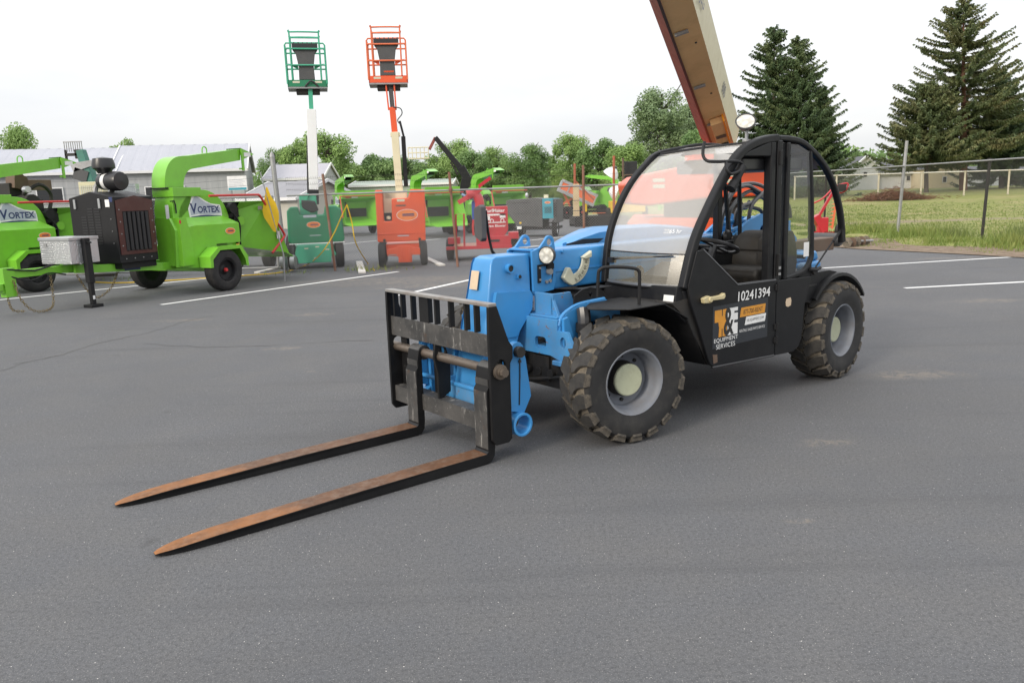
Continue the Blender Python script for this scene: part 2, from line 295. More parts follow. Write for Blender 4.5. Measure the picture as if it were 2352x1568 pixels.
mb = MB(); xs = [-400, -200, -100, -60, -30, -10]+[0+i*1.2 for i in range(42)]+[55, 70, 100, 150, 250, 400]; ys = [-80, -30, -10, 0, 6]+[10+i*1.3 for i in range(52)]+[82, 90, 110, 150, 220, 320, 500]
nx = len(xs); V = [(x, y, -.03+rise(x, y)) for y in ys for x in xs]
Fc = [(j*nx+i, j*nx+i+1, (j+1)*nx+i+1, (j+1)*nx+i) for j in range(len(ys)-1) for i in range(nx-1)]
tag(mb.add(V, Fc).obj('ground', grassm, smooth=60), kind='structure')
# asphalt
g = NG('asphalt'); P = g.pos(); sp = g.n('ShaderNodeSeparateXYZ'); g.l(P, sp.inputs[0])
big = g.noise(.22, 5, .6, P); mid = g.noise(1.7, 5, .65, P); fin = g.noise(55, 3, .75, P); vf = g.noise(170, 2, .6, P)
c = g.mix(g.ramp(big, .3, .7), (.096, .099, .107), (.122, .1235, .130)); c = g.mix(g.math('MULTIPLY', g.ramp(mid, .38, .72), .45), c, (.134, .128, .121))
c = g.mix(g.math('MULTIPLY', g.ramp(g.noise(.55, 6, .7, P, .6), .42, .62), .40), c, (.088, .089, .094))
c = g.mix(g.math('MULTIPLY', g.ramp(fin, .44, .66), .62), c, (.052, .053, .056)); c = g.mix(g.math('MULTIPLY', g.ramp(vf, .58, .66), .65), c, (.24, .236, .23))
for vs_, th, kp, cl_ in ((34, .08, .86, (.58, .56, .53)), (70, .12, .80, (.42, .41, .39))):
    v = g.n('ShaderNodeTexVoronoi', Scale=vs_); g.l(P, v.inputs[0]); sc_ = g.n('ShaderNodeSeparateColor'); g.l(v.outputs['Color'], sc_.inputs[0])
    c = g.mix(g.math('MULTIPLY', g.math('LESS_THAN', v.outputs['Distance'], th), g.math('GREATER_THAN', sc_.outputs[0], kp)), c, cl_)
tr_ = g.n('ShaderNodeMapping'); tr_.inputs['Rotation'].default_value = (0, 0, rad(-38)); tr_.inputs['Scale'].default_value = (.16, 2.6, 1); g.l(P, tr_.inputs[0])      # faint wheel tracks across the lot
c = g.mix(g.math('MULTIPLY', g.ramp(g.noise(.9, 4, .65, tr_.outputs[0]), .56, .70), .30), c, (.062, .063, .067))
c = g.mix(g.math('MULTIPLY', g.ramp(g.noise(2.4, 3, .5, P), .70, .76), .45), c, (.045, .044, .044))
def spot(px, py, rx, ry, ang=0):
    q = gnd(px, py); dx = g.math('SUBTRACT', sp.outputs[0], q.x); dy = g.math('SUBTRACT', sp.outputs[1], q.y); ca, sa = math.cos(rad(ang)), math.sin(rad(ang))
    u = g.math('ADD', g.math('MULTIPLY', dx, ca/rx), g.math('MULTIPLY', dy, sa/rx)); w_ = g.math('SUBTRACT', g.math('MULTIPLY', dy, ca/ry), g.math('MULTIPLY', dx, sa/ry))
    d = g.math('SQRT', g.math('ADD', g.math('MULTIPLY', u, u), g.math('MULTIPLY', w_, w_)))
    return g.ramp(g.math('ADD', d, g.math('MULTIPLY', g.math('SUBTRACT', wob, .5), 1.5)), .35, 1.0, (1, 1, 1), (0, 0, 0))
wob = g.noise(1.3, 6, .7, P, .3); m_ = None
for s_ in [(960, 645, 2.6, .9), (1010, 655, 1.4, .5), (720, 722, .4, .2), (735, 852, .15, .09), (905, 640, 3, .35), (2120, 860, .5, .2), (2270, 690, .7, .25), (2200, 592, 1.6, .3), (1900, 1015, .22, .12), (650, 800, .3, .12), (420, 735, .6, .2), (1840, 1195, .1, .04)]:
    k = spot(*s_); m_ = k if m_ is None else g.math('MAXIMUM', m_, k)
grit = g.ramp(g.noise(9, 6, .8, P, .8), .44, .60); c = g.mix(g.math('MULTIPLY', g.math('MULTIPLY', m_, grit), .36), c, (.30, .25, .19))
g.l(c, g.b.inputs['Base Color']); g.b.inputs['Roughness'].default_value = .82; g.b.inputs['Specular IOR Level'].default_value = .3
g.bump(g.math('ADD', fin, g.math('MULTIPLY', vf, .6)), .55, .008); asphalt = g.m
lot = [(-90, -40), (36, -40), (16.2, 5), (13.1, 10.9), (10.6, 15.5), (9.7, 17.3), (8.7, 19.0), (8.3, 20.4), (8.6, 23), (9.3, 27), (9.5, 33), (8.2, 41), (7, 54), (-90, 60)]
lo2 = []
for i, p in enumerate(lot):               # a ragged right-hand edge
    q = lot[(i+1) % len(lot)]; n = 1 if abs(p[0]) > 30 or abs(q[0]) > 30 else 7
    for k in range(n):
        t = k/n; x, y = p[0]+(q[0]-p[0])*t, p[1]+(q[1]-p[1])*t; lo2.append((x+(noise.noise(Vector((x, y, 3)))*.22 if n > 1 else 0), y))
mb = MB(); mb.prism(lo2, -.06, 0, 'xy'); lot_o = tag(mb.obj('asphalt_lot', asphalt, smooth=0), kind='structure')
g = NG('line_paint'); P = g.pos(); wear = g.ramp(g.noise(9, 6, .75, P), .50, .78); g.l(g.mix(g.math('MULTIPLY', wear, .55), (.70, .70, .69), (.2, .195, .19)), g.b.inputs['Base Color']); g.b.inputs['Roughness'].default_value = .7; linem = g.m
def strip(name, pts, wd, z, mat, parent, jit=0):
    pts = [Vector((p[0], p[1], z)) for p in pts]; A, B = [], []
    for i, p in enumerate(pts):
        t = (pts[min(i+1, len(pts)-1)]-pts[max(i-1, 0)]).normalized(); n = Vector((-t.y, t.x, 0)); ww = wd*(1+jit*noise.noise(p*3))/2
        A.append(p+n*ww); B.append(p-n*ww)
    return MB().loft(A, B).obj(name, mat, parent, smooth=0)
for a, b in [((370, 700), (915, 624)), ((-60, 695), (475, 640)), ((475, 640), (560, 631)), ((915, 679), (1120, 634)), ((1890, 616), (2352, 589)), ((2352, 589), (2500, 580)), ((2078, 662), (2500, 640)), ((0, 641), (110, 630)), ((690, 570), (865, 553)), ((965, 553), (1010, 549)), ((1180, 556), (1420, 531)), ((800, 541), (1000, 533)), ((1275, 507), (1400, 503))]:
    p, q = gnd(*a), gnd(*b); n = 6; strip('parking_line', [(p.x+(q.x-p.x)*i/n, p.y+(q.y-p.y)*i/n) for i in range(n+1)], .11, .004, linem, lot_o, .15)
crackm = flat('crack_filler', (.092, .088, .086), .9)
rnd = random.Random(4)
for pth in ([(-40, 865), (60, 832), (140, 815), (215, 790), (290, 775), (350, 762), (420, 740), (500, 722)], [(330, 790), (480, 797), (620, 793), (760, 785), (880, 780)]):
    pp = []
    for i in range(len(pth)-1):
        for k in range(6):
            t = k/6; q = gnd(pth[i][0]+(pth[i+1][0]-pth[i][0])*t, pth[i][1]+(pth[i+1][1]-pth[i][1])*t); pp.append((q.x+rnd.uniform(-.03, .03), q.y+rnd.uniform(-.03, .03)))
    strip('crack', pp, .012, .0025, crackm, lot_o, 1.2)
# ================================================================ telehandler (x forward, y left, origin on the ground under the front axle)
PI_ = math.pi
T = thing('telehandler', 'blue and black telehandler with two long rusty forks lowered to the asphalt', 'telehandler', (.1775, 5.465, 0), -141.9)
def rrect(x0, x1, z0, z1, r, n=3):
    return arc(x1-r, z1-r, r, 0, 90, n)+arc(x0+r, z1-r, r, 90, 180, n)+arc(x0+r, z0+r, r, 180, 270, n)+arc(x1-r, z0+r, r, 270, 360, n)
def circ(x, z, r, n=14): return [(x+r*math.cos(2*math.pi*i/n), z+r*math.sin(2*math.pi*i/n)) for i in range(n)]
# ---- wheels: rim is the part, tyre, hub and each tread block its sub-parts
RO, TW = .405, .148
tyre_prof = [(.204, .112), (.216, .136), (.262, .150), (.300, .156), (.335, .152), (.352, .148), (.356, .142), (.372, .128), (.380, .08), (.382, 0), (.380, -.08), (.372, -.128), (.356, -.142), (.335, -.152), (.300, -.156), (.262, -.150), (.216, -.136), (.204, -.112)]
mtyre = MB()
nseg = 48
mtyre.lathe(tyre_prof, n=nseg); 
for i, f in enumerate(mtyre.f):           # the tread ground is caked with dust, the sidewall is not
    if 7 <= i % len(tyre_prof) <= 11: mtyre.m[i] = 1
tyre_me = mtyre.mesh('tyre', [rubber, dusty], 30)
rim_prof = [(.240, .132), (.232, .140), (.222, .136), (.214, .118), (.203, .098), (.206, .07), (.192, .05), (.188, 0), (.165, -.02), (.10, -.03), (.10, -.045), (.20, -.04), (.222, -.13), (.240, -.135), (.226, -.11), (.21, 0), (.222, .11)]
rim_prof = [(r*.93, h) for r, h in rim_prof]
rim_me = MB().lathe(rim_prof, n=40).mesh('wheel', rimgrey, 40)
hb = MB(); hb.lathe([(0, -.06), (.118, -.06), (.112, .03), (.108, .052), (0, .052)], n=24, closed=False)
for k in range(8): a = k*math.pi/4; hb.cyl((.145*math.cos(a), -.03, .145*math.sin(a)), (.145*math.cos(a), -.008, .145*math.sin(a)), .012, n=6)
hub_me = hb.mesh('hub', dark, 40)
cap_me = MB().lathe([(0, .05), (.105, .05), (.105, .066), (.098, .072), (0, .072)], n=28, closed=False).mesh('hub_cap', capm, 30)
valve_me = MB().tube([(.15, .0, .13), (.155, .05, .135), (.158, .075, .137)], .009, 6).mesh('valve', blackm, 40)
def lug_mesh(side):                       # one hooked bar tread block, unrolled s (along the tread) and y
    poly = [(.0, .150), (.090, .150), (.100, .108), (.122, .066), (.158, .036), (.165, .008), (.120, -.006), (.062, .008), (.046, .036), (.012, .075), (.0, .108)]
    mb = MB(); n = len(poly); V = []
    def pt(s, y, r):
        a = s/.40; drop = max(0, abs(y)-.105); rr = r-drop*drop*9; return (rr*math.sin(a), y*side, rr*math.cos(a))
    cs = sum(p[0] for p in poly)/n; cy = sum(p[1] for p in poly)/n
    for s, y in poly: V.append(pt(s, y, .372))
    for s, y in poly: V.append(pt(cs+(s-cs)*.94, cy+(y-cy)*.96, RO))
    F = [tuple(range(n, 2*n))]; mb.add(V, F, 0); mb.add(V, [(i, (i+1) % n, (i+1) % n+n, i+n) for i in range(n)], 1)
    a0, a1 = .004/.40, .088/.40                                         # the shoulder bar down the sidewall
    W = []
    for r, y in ((.393, .136), (.352, .158), (.338, .150), (.38, .12)):
        for a in (a0+.008, a1-.008): W.append((r*math.sin(a), y*side, r*math.cos(a)))
    mb.add(W, [(0, 1, 3, 2), (2, 3, 5, 4), (0, 2, 4, 6), (1, 7, 5, 3)], 1)
    return mb.mesh('lug', [treadm, lugside], 25)
lugs_me = [lug_mesh(1), lug_mesh(-1)]
NL = 18
def wheel(x, y, outer, steer):
    o = place('wheel', rim_me, T, (x, y, RO-.002), (0, 0, rad(steer+(0 if outer > 0 else 180))))
    for nm, me in (('tyre', tyre_me), ('hub', hub_me), ('hub_cap', cap_me), ('valve', valve_me)): place(nm, me, o)
    for s in (0, 1):
        for k in range(NL): place('lug', lugs_me[s], o, (0, 0, 0), (0, 2*math.pi*(k+.5*s)/NL+x, 0))
    return o
wheel(-.10, .735, 1, -12); wheel(-.10, -.735, -1, -12); wheel(-2.555, .735, 1, 4); wheel(-2.555, -.735, -1, 4)
for x, nm in ((-.10, 'front_axle'), (-2.555, 'rear_axle')):
    mb = MB(); mb.tube([(x, -.62, .40), (x, -.3, .40), (x, -.12, .42), (x, .12, .42), (x, .3, .40), (x, .62, .40)], [.10, .085, .17, .17, .085, .10], 12)
    mb.box(x-.09, x+.09, -.35, .35, .27, .34); mb.tube([(x-.16, -.6, .36), (x-.16, .6, .36)], .02, 6); mb.obj(nm, dark, T)
# ---- chassis
mb = MB(); 
for s in (-1, 1): mb.box(-2.85, .02, s*.33-.02, s*.33+.02, .42, .76)
mb.box(-2.85, .0, -.31, .31, .44, .50); mb.box(-2.9, -2.2, -.31, .31, .5, .8); mb.obj('chassis', blackm, T, bevel=.004)
mb = MB(); hole = rrect(.232, .345, .588, .665, .025)               # front cross plate with a window, an oval hole and step tabs
pl = [(-.62, .72), (-.47, .79), (.46, .79), (.455, .72), (.55, .72), (.61, .61), (.50, .52), (.385, .55), (-.385, .55), (-.50, .52), (-.61, .61)]
mb.prism(pl, .185, .212, 'yz', [hole, [(.51+.027*math.cos(a*PI_), .65+.036*math.sin(a*PI_)) for a in [k/7 for k in range(14)]]]); mb.box(-.05, .19, -.46, .46, .765, .79)
mb.box(.0, .19, .14, .40, .56, .60); mb.obj('front_frame_plate', blue2, T, bevel=.004)
mb = MB()
mb.prism([(.20, .70), (.19, .78), (.13, .835), (.0, .875), (-.22, .885), (-.36, .80), (-.36, .60), (.05, .60)], .445, .468, 'xz'); mb.tube(smoothpath([(.195, .456, .75), (.17, .456, .81), (.10, .456, .85), (.0, .456, .876), (-.22, .456, .886)], 3), .013, 6)
mb.prism([(.19, .72), (.19, .80), (.15, .81), (.06, .55), (.19, .56)], .475, .50, 'xz'); mb.obj('front_gusset', blue, T, bevel=.004)
mb = MB(); mb.prism([(-.20, .79), (-.16, .94), (.22, .94), (.30, .94), (.375, .79)], .10, .125, 'yz'); mb.prism([(.125, .79), (.125, .94), (-.04, .94), (-.10, .79)], .30, .32, 'xz'); mb.prism([(.18, .79), (.18, .80), (-.12, .80), (-.12, .79)], -.2, .42, 'xz'); mb.obj('boom_rest', blue2, T, bevel=.004)
lab = MB().box(.1255, .127, .02, .135, .815, .915).obj('warning_label', wht, T)
for k in range(6): MB().box(.127, .1278, .03, .125-.02*(k % 3), .825+k*.014, .830+k*.014).obj('label_line', blk, lab)
mb = MB(); mb.box(.0, .17, -.40, .46, .32, .55)
for k in range(7): mb.cyl((.16, -.36+k*.12, .42), (.20, -.36+k*.12, .42), .03, n=8); mb.cyl((.16, -.30+k*.12, .49), (.185, -.30+k*.12, .49), .016, n=6)
mb.box(-.05, .14, -.52, .54, .36, .46); mb.tube(smoothpath([(.19, -.4, .37), (.22, 0, .34), (.20, .3, .38), (.16, .5, .42)], 3), .014, 6); mb.box(.10, .19, .18, .34, .36, .53); mb.obj('axle_mount', dark, T, bevel=.004)
mb = MB(); mb.box(.05, .23, .42, .60, .495, .525); mb.obj('step_tab', blue2, T, bevel=.004)
mb = MB(); mb.tube(smoothpath([(.02, .50, .85), (.03, .52, .78), (.03, .52, .66), (.0, .5, .55)], 3), .045, 10); mb.lathe([(.056, .70), (.056, .76)], (.03, .52, 0), 'z', 12); mb.obj('steering_hose', hosem, T)
mb = MB(); mb.box(-.45, -.12, -.10, .42, .52, .84); mb.obj('front_bulkhead', blackm, T, bevel=.004)  # black here stands in for the shade in the cavity below the boom
# ---- boom
BY = .118
mb = MB(); prof = rrect(-BY, BY, .938, 1.212, .018); mb.prism(prof, .10, -2.62, 'yz'); boom = mb.obj('boom', blue, T, bevel=.003)
mb = MB(); mb.box(-2.3, -.06, BY-.002, BY+.008, 1.06, 1.068); mb.obj('boom_seam', blue, boom)
mb = MB()                                 # collar with lifting ears
for s in (-1, 1):
    y0, y1 = (BY+.002, BY+.020) if s > 0 else (-BY-.020, -BY-.002)
    mb.prism([(.14, 1.215), (.135, .945), (.10, .925), (-.05, .94), (-.07, 1.0), (-.07, 1.215), (-.062, 1.265)]+arc(-.02, 1.270, .043, 165, 20, 6)+[(.07, 1.235)], y0, y1, 'xz', [circ(-.02, 1.268, .024)])
mb.box(-.06, .13, -BY-.002, BY+.002, 1.214, 1.228); mb.obj('boom_collar', blue, T, bevel=.003)
mb = MB()
for x, z, r, t, n in ((.035, 1.165, .012, .012, 8), (.02, 1.0, .012, .012, 8), (-.012, 1.005, .012, .012, 8), (.0, 1.07, .022, .03, 8), (.085, 1.10, .008, .02, 6), (.085, 1.02, .008, .02, 6)): mb.cyl((x, BY+.02, z), (x, BY+.02+t, z), r, n=n)
mb.box(-.06, .10, -.05, .05, 1.228, 1.236); mb.obj('collar_bolts', galv, boom)
mb = MB(); mb.box(.075, .097, BY+.02, BY+.034, 1.0, 1.12); mb.box(-.03, .095, BY+.022, BY+.034, 1.11, 1.122); mb.box(-.03, .02, BY+.022, BY+.05, 1.09, 1.125); mb.tube(smoothpath([(-.03, .15, 1.15), (-.04, .14, 1.07), (-.03, .132, .98), (-.035, .13, .94)], 4), .005, 6); mb.obj('lamp_bracket', blackm, T)
lp = MB().lathe([(0, -.04), (.04, -.04), (.058, -.015), (.062, .012), (.054, .014), (0, .010)], (0, 0, 0), 'x', 24, closed=False).obj('work_lamp', plastic, T, loc=(.045, .185, 1.185), rot=(0, 0, rad(22)))
MB().lathe([(0, .016), (.053, .015), (.053, .010)], (0, 0, 0), 'x', 24, closed=False).obj('lamp_lens', lens, lp)
# head: a tall box that widens downwards, swan neck to the carriage
secs = [(1.20, .135, .40, .098), (1.185, .13, .445, .10), (1.15, .13, .462, .104), (.95, .14, .50, .118), (.80, .20, .535, .130), (.64, .28, .565, .142), (.45, .34, .60, .15), (.22, .36, .64, .155), (.14, .42, .62, .155)]
mb = MB(); V = []
for z, x0, x1, y in secs: V += [(x0, -y, z), (x0, y, z), (x1, y, z), (x1, -y, z)]
F = [(0, 1, 2, 3)]
for i in range(len(secs)-1):
    for j in range(4): a = i*4+j; b = i*4+(j+1) % 4; F.append((a, b, b+4, a+4))
F.append(tuple(len(V)-4+j for j in range(4))); mb.add(V, F); head = mb.obj('boom_head', blue, T, bevel=.012, seg=3)
mb = MB()                                 # side flanges of the head
for s in (-1, 1):
    y = s*.150; mb.prism([(.455, .97), (.50, .80), (.37, .66), (.30, .66), (.16, .83), (.15, .92), (.17, .955)], s*.118, s*.150, 'xz')
A = [(x1+.004, -(y+.004), z) for z, x0, x1, y in secs[1:7]]; B = [(x1-.022, -(y+.006), z) for z, x0, x1, y in secs[1:7]]; mb.loft(A, B); mb.obj('head_flange', blue, head)
mb = MB()
for x, z, r, t in ((.32, 1.115, .030, .035), (.245, 1.055, .018, .03)): mb.lathe([(0, 0), (r, 0), (r, t), (r*.72, t), (r*.70, t-.006), (0, t-.006)], (x, .105, z), 'y', 18, closed=False)
mb.obj('head_pin', blue, head)
mb = MB(); mb.lathe([(0, .030), (.021, .030), (0, .0301)], (.32, .105, 1.115), 'y', 14); mb.cyl((.245, .13, 1.055), (.245, .14, 1.055), .010, n=8); mb.obj('pin_bore', dark, head)['kind'] = 'stuff'
q = MB(); q.obox((.4985, -.035, 1.045), (.003, .085, .125), (0, -11.5, 0)); q.obj('head_label', tan_d, head)
txt('head_scrawl', 'J64', .022, wht, head, (.487, -.088, 1.06), (0, 0, -1), (0, 1, 0))
mb = MB(); mb.box(.645, .66, -.165, .165, .20, .375); mb.box(.60, .648, .150, .165, .20, .40); mb.box(.60, .648, -.165, -.15, .20, .40); mb.obj('head_front_plate', blue2, head, bevel=.003)
mb = MB(); [mb.cyl((.658, y, z), (.668, y, z), .008, n=6) for y in (-.15, .15) for z in (.22, .345)]; mb.obj('plate_bolt', galv, head)
# coupler plates
mb = MB()
for y in (-.505, .505):
    mb.prism([(.70, .30), (.56, .26), (.50, .36), (.535, .60)]+arc(.60, .665, .05, 190, -10, 6)+[(.665, .5)], y-.022, y+.022, 'xz')
    mb.lathe([(.075, y-.06), (.075, y+.06), (.058, y+.06), (.058, y-.06)], (.60, 0, .20), 'y', 18)
mb.tube([(.60, -.5, .655), (.60, .5, .655)], .024, 10); mb.tube([(.66, -.5, .36), (.66, .5, .36)], .016, 8)
cpl = mb.obj('coupler', blue, T, bevel=.003)
mb = MB(); mb.cyl((.60, .527, .655), (.60, .565, .655), .034, n=14); mb.tube([(.585, .53, .61), (.59, .532, .50), (.60, .53, .32)], .004, 6); mb.cyl((.588, .53, .60), (.588, .535, .585), .01, n=6); mb.obj('coupler_pin', dark, cpl)
mb = MB(); mb.box(.56, .60, -.40, -.16, .20, .62); mb.box(.55, .62, -.47, -.44, .2, .66); mb.obj('coupler_back', blue, cpl, bevel=.003)
# ---- fork carriage
K = MB(); K.box(.800, .812, -.600, .600, .65, .785); K = K.obj('carriage_plate', scuff, T, bevel=.003, loc=(0, -.04, 0))
mb = MB(); mb.box(.775, .835, -.605, .605, .955, .975); mb.obj('top_bar', scuff2, K, bevel=.004)
for y in (-.535, -.435, -.30, -.145, -.01, .155, .325, .43):
    wd = .010 if abs(y+.145) > .01 else .055; MB().box(.775, .812, y-wd, y+wd, .785, .955).obj('guard_bar', carr, K, bevel=.002)
for y in (-.595, .595):
    mb = MB(); mb.prism([(.835, .957), (.775, .957), (.695, .74), (.665, .70), (.668, .63), (.690, .60), (.690, .135), (.715, .115), (.812, .115), (.838, .15), (.838, .80)], y-.012, y+.012, 'xz', [circ(.762, .595, .040)]); mb.obj('side_plate', carr, K, bevel=.003)
mb = MB(); mb.prism([(.812, .65), (.735, .65), (.70, .52), (.705, .32), (.80, .27), (.80, .46), (.825, .56)], -.045, -.025, 'xz', [circ(.762, .60, .030)]); mb.obj('centre_plate', carr, K, bevel=.003)
mb = MB(); mb.box(.70, .80, -.583, -.578, .2, .2001); mb.box(.715, .80, -.582, .582, .20, .285); mb.box(.800, .812, -.582, .582, .175, .285); mb.obj('lower_beam', scuff, K, bevel=.004)
mb = MB(); mb.box(.72, .745, -.58, -.50, .285, .68); mb.box(.70, .72, -.20, -.12, .25, .68); mb.box(.725, .75, .50, .58, .285, .68); mb.box(.70, .73, -.58, .58, .67, .73); mb.obj('back_brace', carr, K, bevel=.003)
mb = MB(); mb.tube([(.775, -.645, .565), (.775, .645, .565)], .030, 18); mb.lathe([(.046, .608), (.046, .628), (.02, .63)], (.775, 0, .565), 'y', 18, closed=False); mb.cyl((.775, .63, .565), (.775, .668, .565), .027, n=8); mb.obj('fork_shaft', shaft_m, K)
def fork(y):
    mb = MB(); t = .048; Wd = .066
    side = [(.800, .57), (.800, .10), (.806, .045), (.83, .012), (.88, .002), (2.0, .002), (2.45, .002), (2.55, .003), (2.63, .004), (2.69, .005), (2.725, .007), (2.745, .011), (2.744, .016), (2.725, .021), (2.69, .026), (2.63, .032), (2.55, .038), (2.45, .043), (1.7, .060), (.866, .066), (.853, .078), (.851, .45), (.835, .475), (.832, .53), (.822, .585), (.80, .60)]
    mb.prism(side, -Wd, Wd, 'xz')
    for i, v in enumerate(mb.v):         # tapered, rounded tip
        x, yy, z = v
        if x > 2.3: k = (1-.22*(x-2.3)/.445)*max(.07, 1-max(0, (x-2.56)/.186)**2*.93)**.5; mb.v[i] = (x, yy*k, z)
    for i, f in enumerate(mb.f):
        zc = [mb.v[q] for q in f]; nrm = (Vector(zc[1])-Vector(zc[0])).cross(Vector(zc[2])-Vector(zc[0])).normalized()
        top = abs(nrm.z) > .8 and max(q[2] for q in zc) > .012 and min(q[0] for q in zc) > .85
        mb.m[i] = 0 if top else 1
    o = mb.obj('fork', [rust, carr], T, loc=(0, y, 0), bevel=.004)
    ey = MB(); ey.lathe([(.031, -.06), (.050, -.06), (.050, .06), (.031, .06)], (.775, 0, .565), 'y', 18); ey.obj('fork_eye', scuff, o)
    fs = MB(); fs.box(.8515, .8535, -.063, .063, .09, .445); fs.box(.836, .838, -.063, .063, .48, .52); fs.obj('shank_face', scuff, o)
    return o
fork(.47); fork(-.325)
# ---- angle gauge
mb = MB(); cx, cz = -.215, 1.135; ring = arc(cx, cz, .178, -82, 8, 14); inn = arc(cx, cz, .108, 8, -82, 12)
gp = [(-.215-(x-cx), z) for x, z in ring]; gi = [(-.215-(x-cx), z) for x, z in inn]
gau = MB(); gau.prism(gp+gi, .127, .143, 'xz'); 
gau.prism([(-.375, 1.16), (-.40, 1.185), (-.335, 1.155), (-.325, 1.145)], .127, .16, 'xz'); gau = gau.obj('boom_angle_gauge', cream_d, boom, bevel=.004)
mb = MB(); mb.prism([(-.12, 1.015), (-.165, 1.085), (-.185, 1.08), (-.215, 1.03), (-.235, .962), (-.20, .955), (-.15, .985)], .127, .165, 'xz'); mb.obj('gauge_stop', cream_d, gau, bevel=.006)
mb = MB(); mb.prism([(-.395, 1.178), (-.31, 1.145), (-.325, 1.13), (-.392, 1.14)], .127, .165, 'xz'); mb.obj('gauge_stop', cream_d, gau, bevel=.005)
for a, s in ((-8, '80'), (-26, '60'), (-43, '40'), (-58, '20'), (-72, '0')):
    x = cx-.143*math.cos(rad(a)); z = cz+.143*math.sin(rad(a)); t = rad(62 if s != '0' else 75)*1
    u = Vector((-math.cos(rad(75+a*.55)), 0, math.sin(rad(75+a*.55)))); vv = Vector((u.z, 0, -u.x))
    txt('gauge_numeral', s, .022, blk, gau, Vector((x, .1445, z))-u*.018-vv*.011, u, vv)
mb = MB()
for i in range(19): a = rad(-4-i*4.2); r0 = .160 if i % 2 else .154; mb.beam((cx-r0*math.cos(a), .1438, cz+r0*math.sin(a)), (cx-.170*math.cos(a), .1438, cz+.170*math.sin(a)), .002, .001, (0, 1, 0))
mb.obj('gauge_tick', blk, gau)
mb = MB(); mb.cyl((-.15, BY, 1.195), (-.15, BY+.014, 1.195), .012, n=8); mb.obj('boom_plug', blue, boom)
# boom lift cylinder and hoses under the boom
mb = MB(); mb.cyl((-.9, 0, .62), (-1.8, 0, .80), .06, n=14); mb.obj('lift_cylinder', blackm, T); 
mb = MB()
for k in range(4): mb.tube(smoothpath([(.05, -.06+.03*k, .93), (-.25, -.05+.03*k, .90-.01*k), (-.6, -.04+.03*k, .86), (-1.2, -.02+.03*k, .80)], 4), .012, 6)
mb.obj('boom_hose', hosem, T)
# rear boom pivot
mb = MB()
for s in (-1, 1): mb.prism([(-2.0, 1.18), (-2.22, 1.30), (-2.42, 1.36), (-2.75, 1.30), (-2.98, 1.12), (-3.0, .75), (-2.2, .75)], s*.135, s*.165, 'xz', [circ(-2.45, 1.22, .04)])
mb.box(-2.92, -2.6, -.135, .135, .85, 1.28); mb.prism([(-2.35, 1.236), (-2.6, 1.33), (-2.9, 1.33), (-2.95, 1.236)], -.11, .11, 'xz'); mb.obj('boom_pivot', blue, T, bevel=.01)
mb = MB(); mb.tube(smoothpath([(-2.0, -.02, 1.24), (-2.2, .0, 1.30), (-2.5, .02, 1.29), (-2.85, .02, 1.34)], 4), .02, 8)
mb.obox((-2.3, .13, 1.29), (.5, .03, .02), (0, 12, 0)); mb.obox((-2.62, .14, 1.27), (.3, .03, .02), (0, -20, 0)); mb.obj('pivot_rib', blue, T)
hs = MB()
for k, (x0, x1, zt, y, z1) in enumerate([(-1.98, -2.72, 1.60, .07, 1.35), (-2.10, -2.80, 1.555, .05, 1.38), (-2.20, -2.86, 1.50, .09, 1.32), (-2.06, -2.95, 1.62, .0, 1.36), (-2.24, -2.70, 1.46, .02, 1.30), (-2.32, -3.0, 1.56, .10, 1.30)]):
    xm = (x0+x1)/2; hs.tube(smoothpath([(x0, y, 1.12), (x0-.005, y, 1.26), (x0-.06, y-.01, 1.38+.02*(k % 3)), (x0-.20, y-.02, zt-.05), (xm-.02, y-.03, zt), (x1+.2, y-.03, zt-.04), (x1+.05, y-.02, (zt+z1)/2), (x1, y-.02, z1)], 5), .017, 8)
hs.obj('hydraulic_hose', hosem, T)
txt('boom_number', 'GTH-5519', .075, wht, boom, (-1.90, BY+.001, 1.05), (-1, 0, 0), (0, 0, 1))
# ---- engine pod and bonnet on the right
mb = MB(); mb.prism([(-.62, 1.02), (-.55, .75), (-.75, .42), (-1.95, .40), (-2.05, .70), (-2.1, 1.15), (-.75, 1.15)], -.88, -.20, 'xz'); mb.obj('engine_pod', blackm, T, bevel=.02)
topz = [(-.34, 1.15), (-.42, 1.21), (-.60, 1.265), (-.82, 1.305), (-1.1, 1.32), (-1.5, 1.315), (-1.9, 1.28), (-2.15, 1.24), (-2.28, 1.10)]
mb = MB(); rows = []
for y, d in ((-.165, -.16), (-.19, -.022), (-.30, 0), (-.55, -.01), (-.76, -.05), (-.86, -.14), (-.88, -.30)): rows.append([(x-(.45 if x > -.9 else 0)*sst((-y-.2)/.7)*sst((x+1.3)/.9), y, max(.9, z+d)) for x, z in topz])
for a, b in zip(rows, rows[1:]): mb.loft(a, b)
bon = mb.obj('bonnet', blue, T, smooth=50)
mb = MB(); mb.prism([(-.42, 1.19), (-.44, 1.218), (-.62, 1.245), (-.84, 1.238), (-.76, 1.20)], -.163, -.160, 'xz'); mb.obj('bonnet_vent', plastic, bon)
mb = MB(); mb.add([(-.40, -.158, 1.165), (-.405, -.158, 1.225), (-.44, -.158, 1.232), (-.45, -.158, 1.222)], [(0, 1, 2, 3)]); mb.obj('bonnet_trim', blue, bon)
mb = MB(); mb.tube(smoothpath([(-.35, -.62, 1.10), (-.30, -.66, 1.3), (-.14, -.75, 1.17), (-.12, -.76, 1.30), (-.10, -.76, 1.48)][2:], 4), .011, 8); mb.tube([(-.14, -.75, 1.17), (-.30, -.72, .95), (-.6, -.7, .85)], .012, 6); mir = mb.obj('mirror_arm', blackm, T, loc=(0, .07, 0))
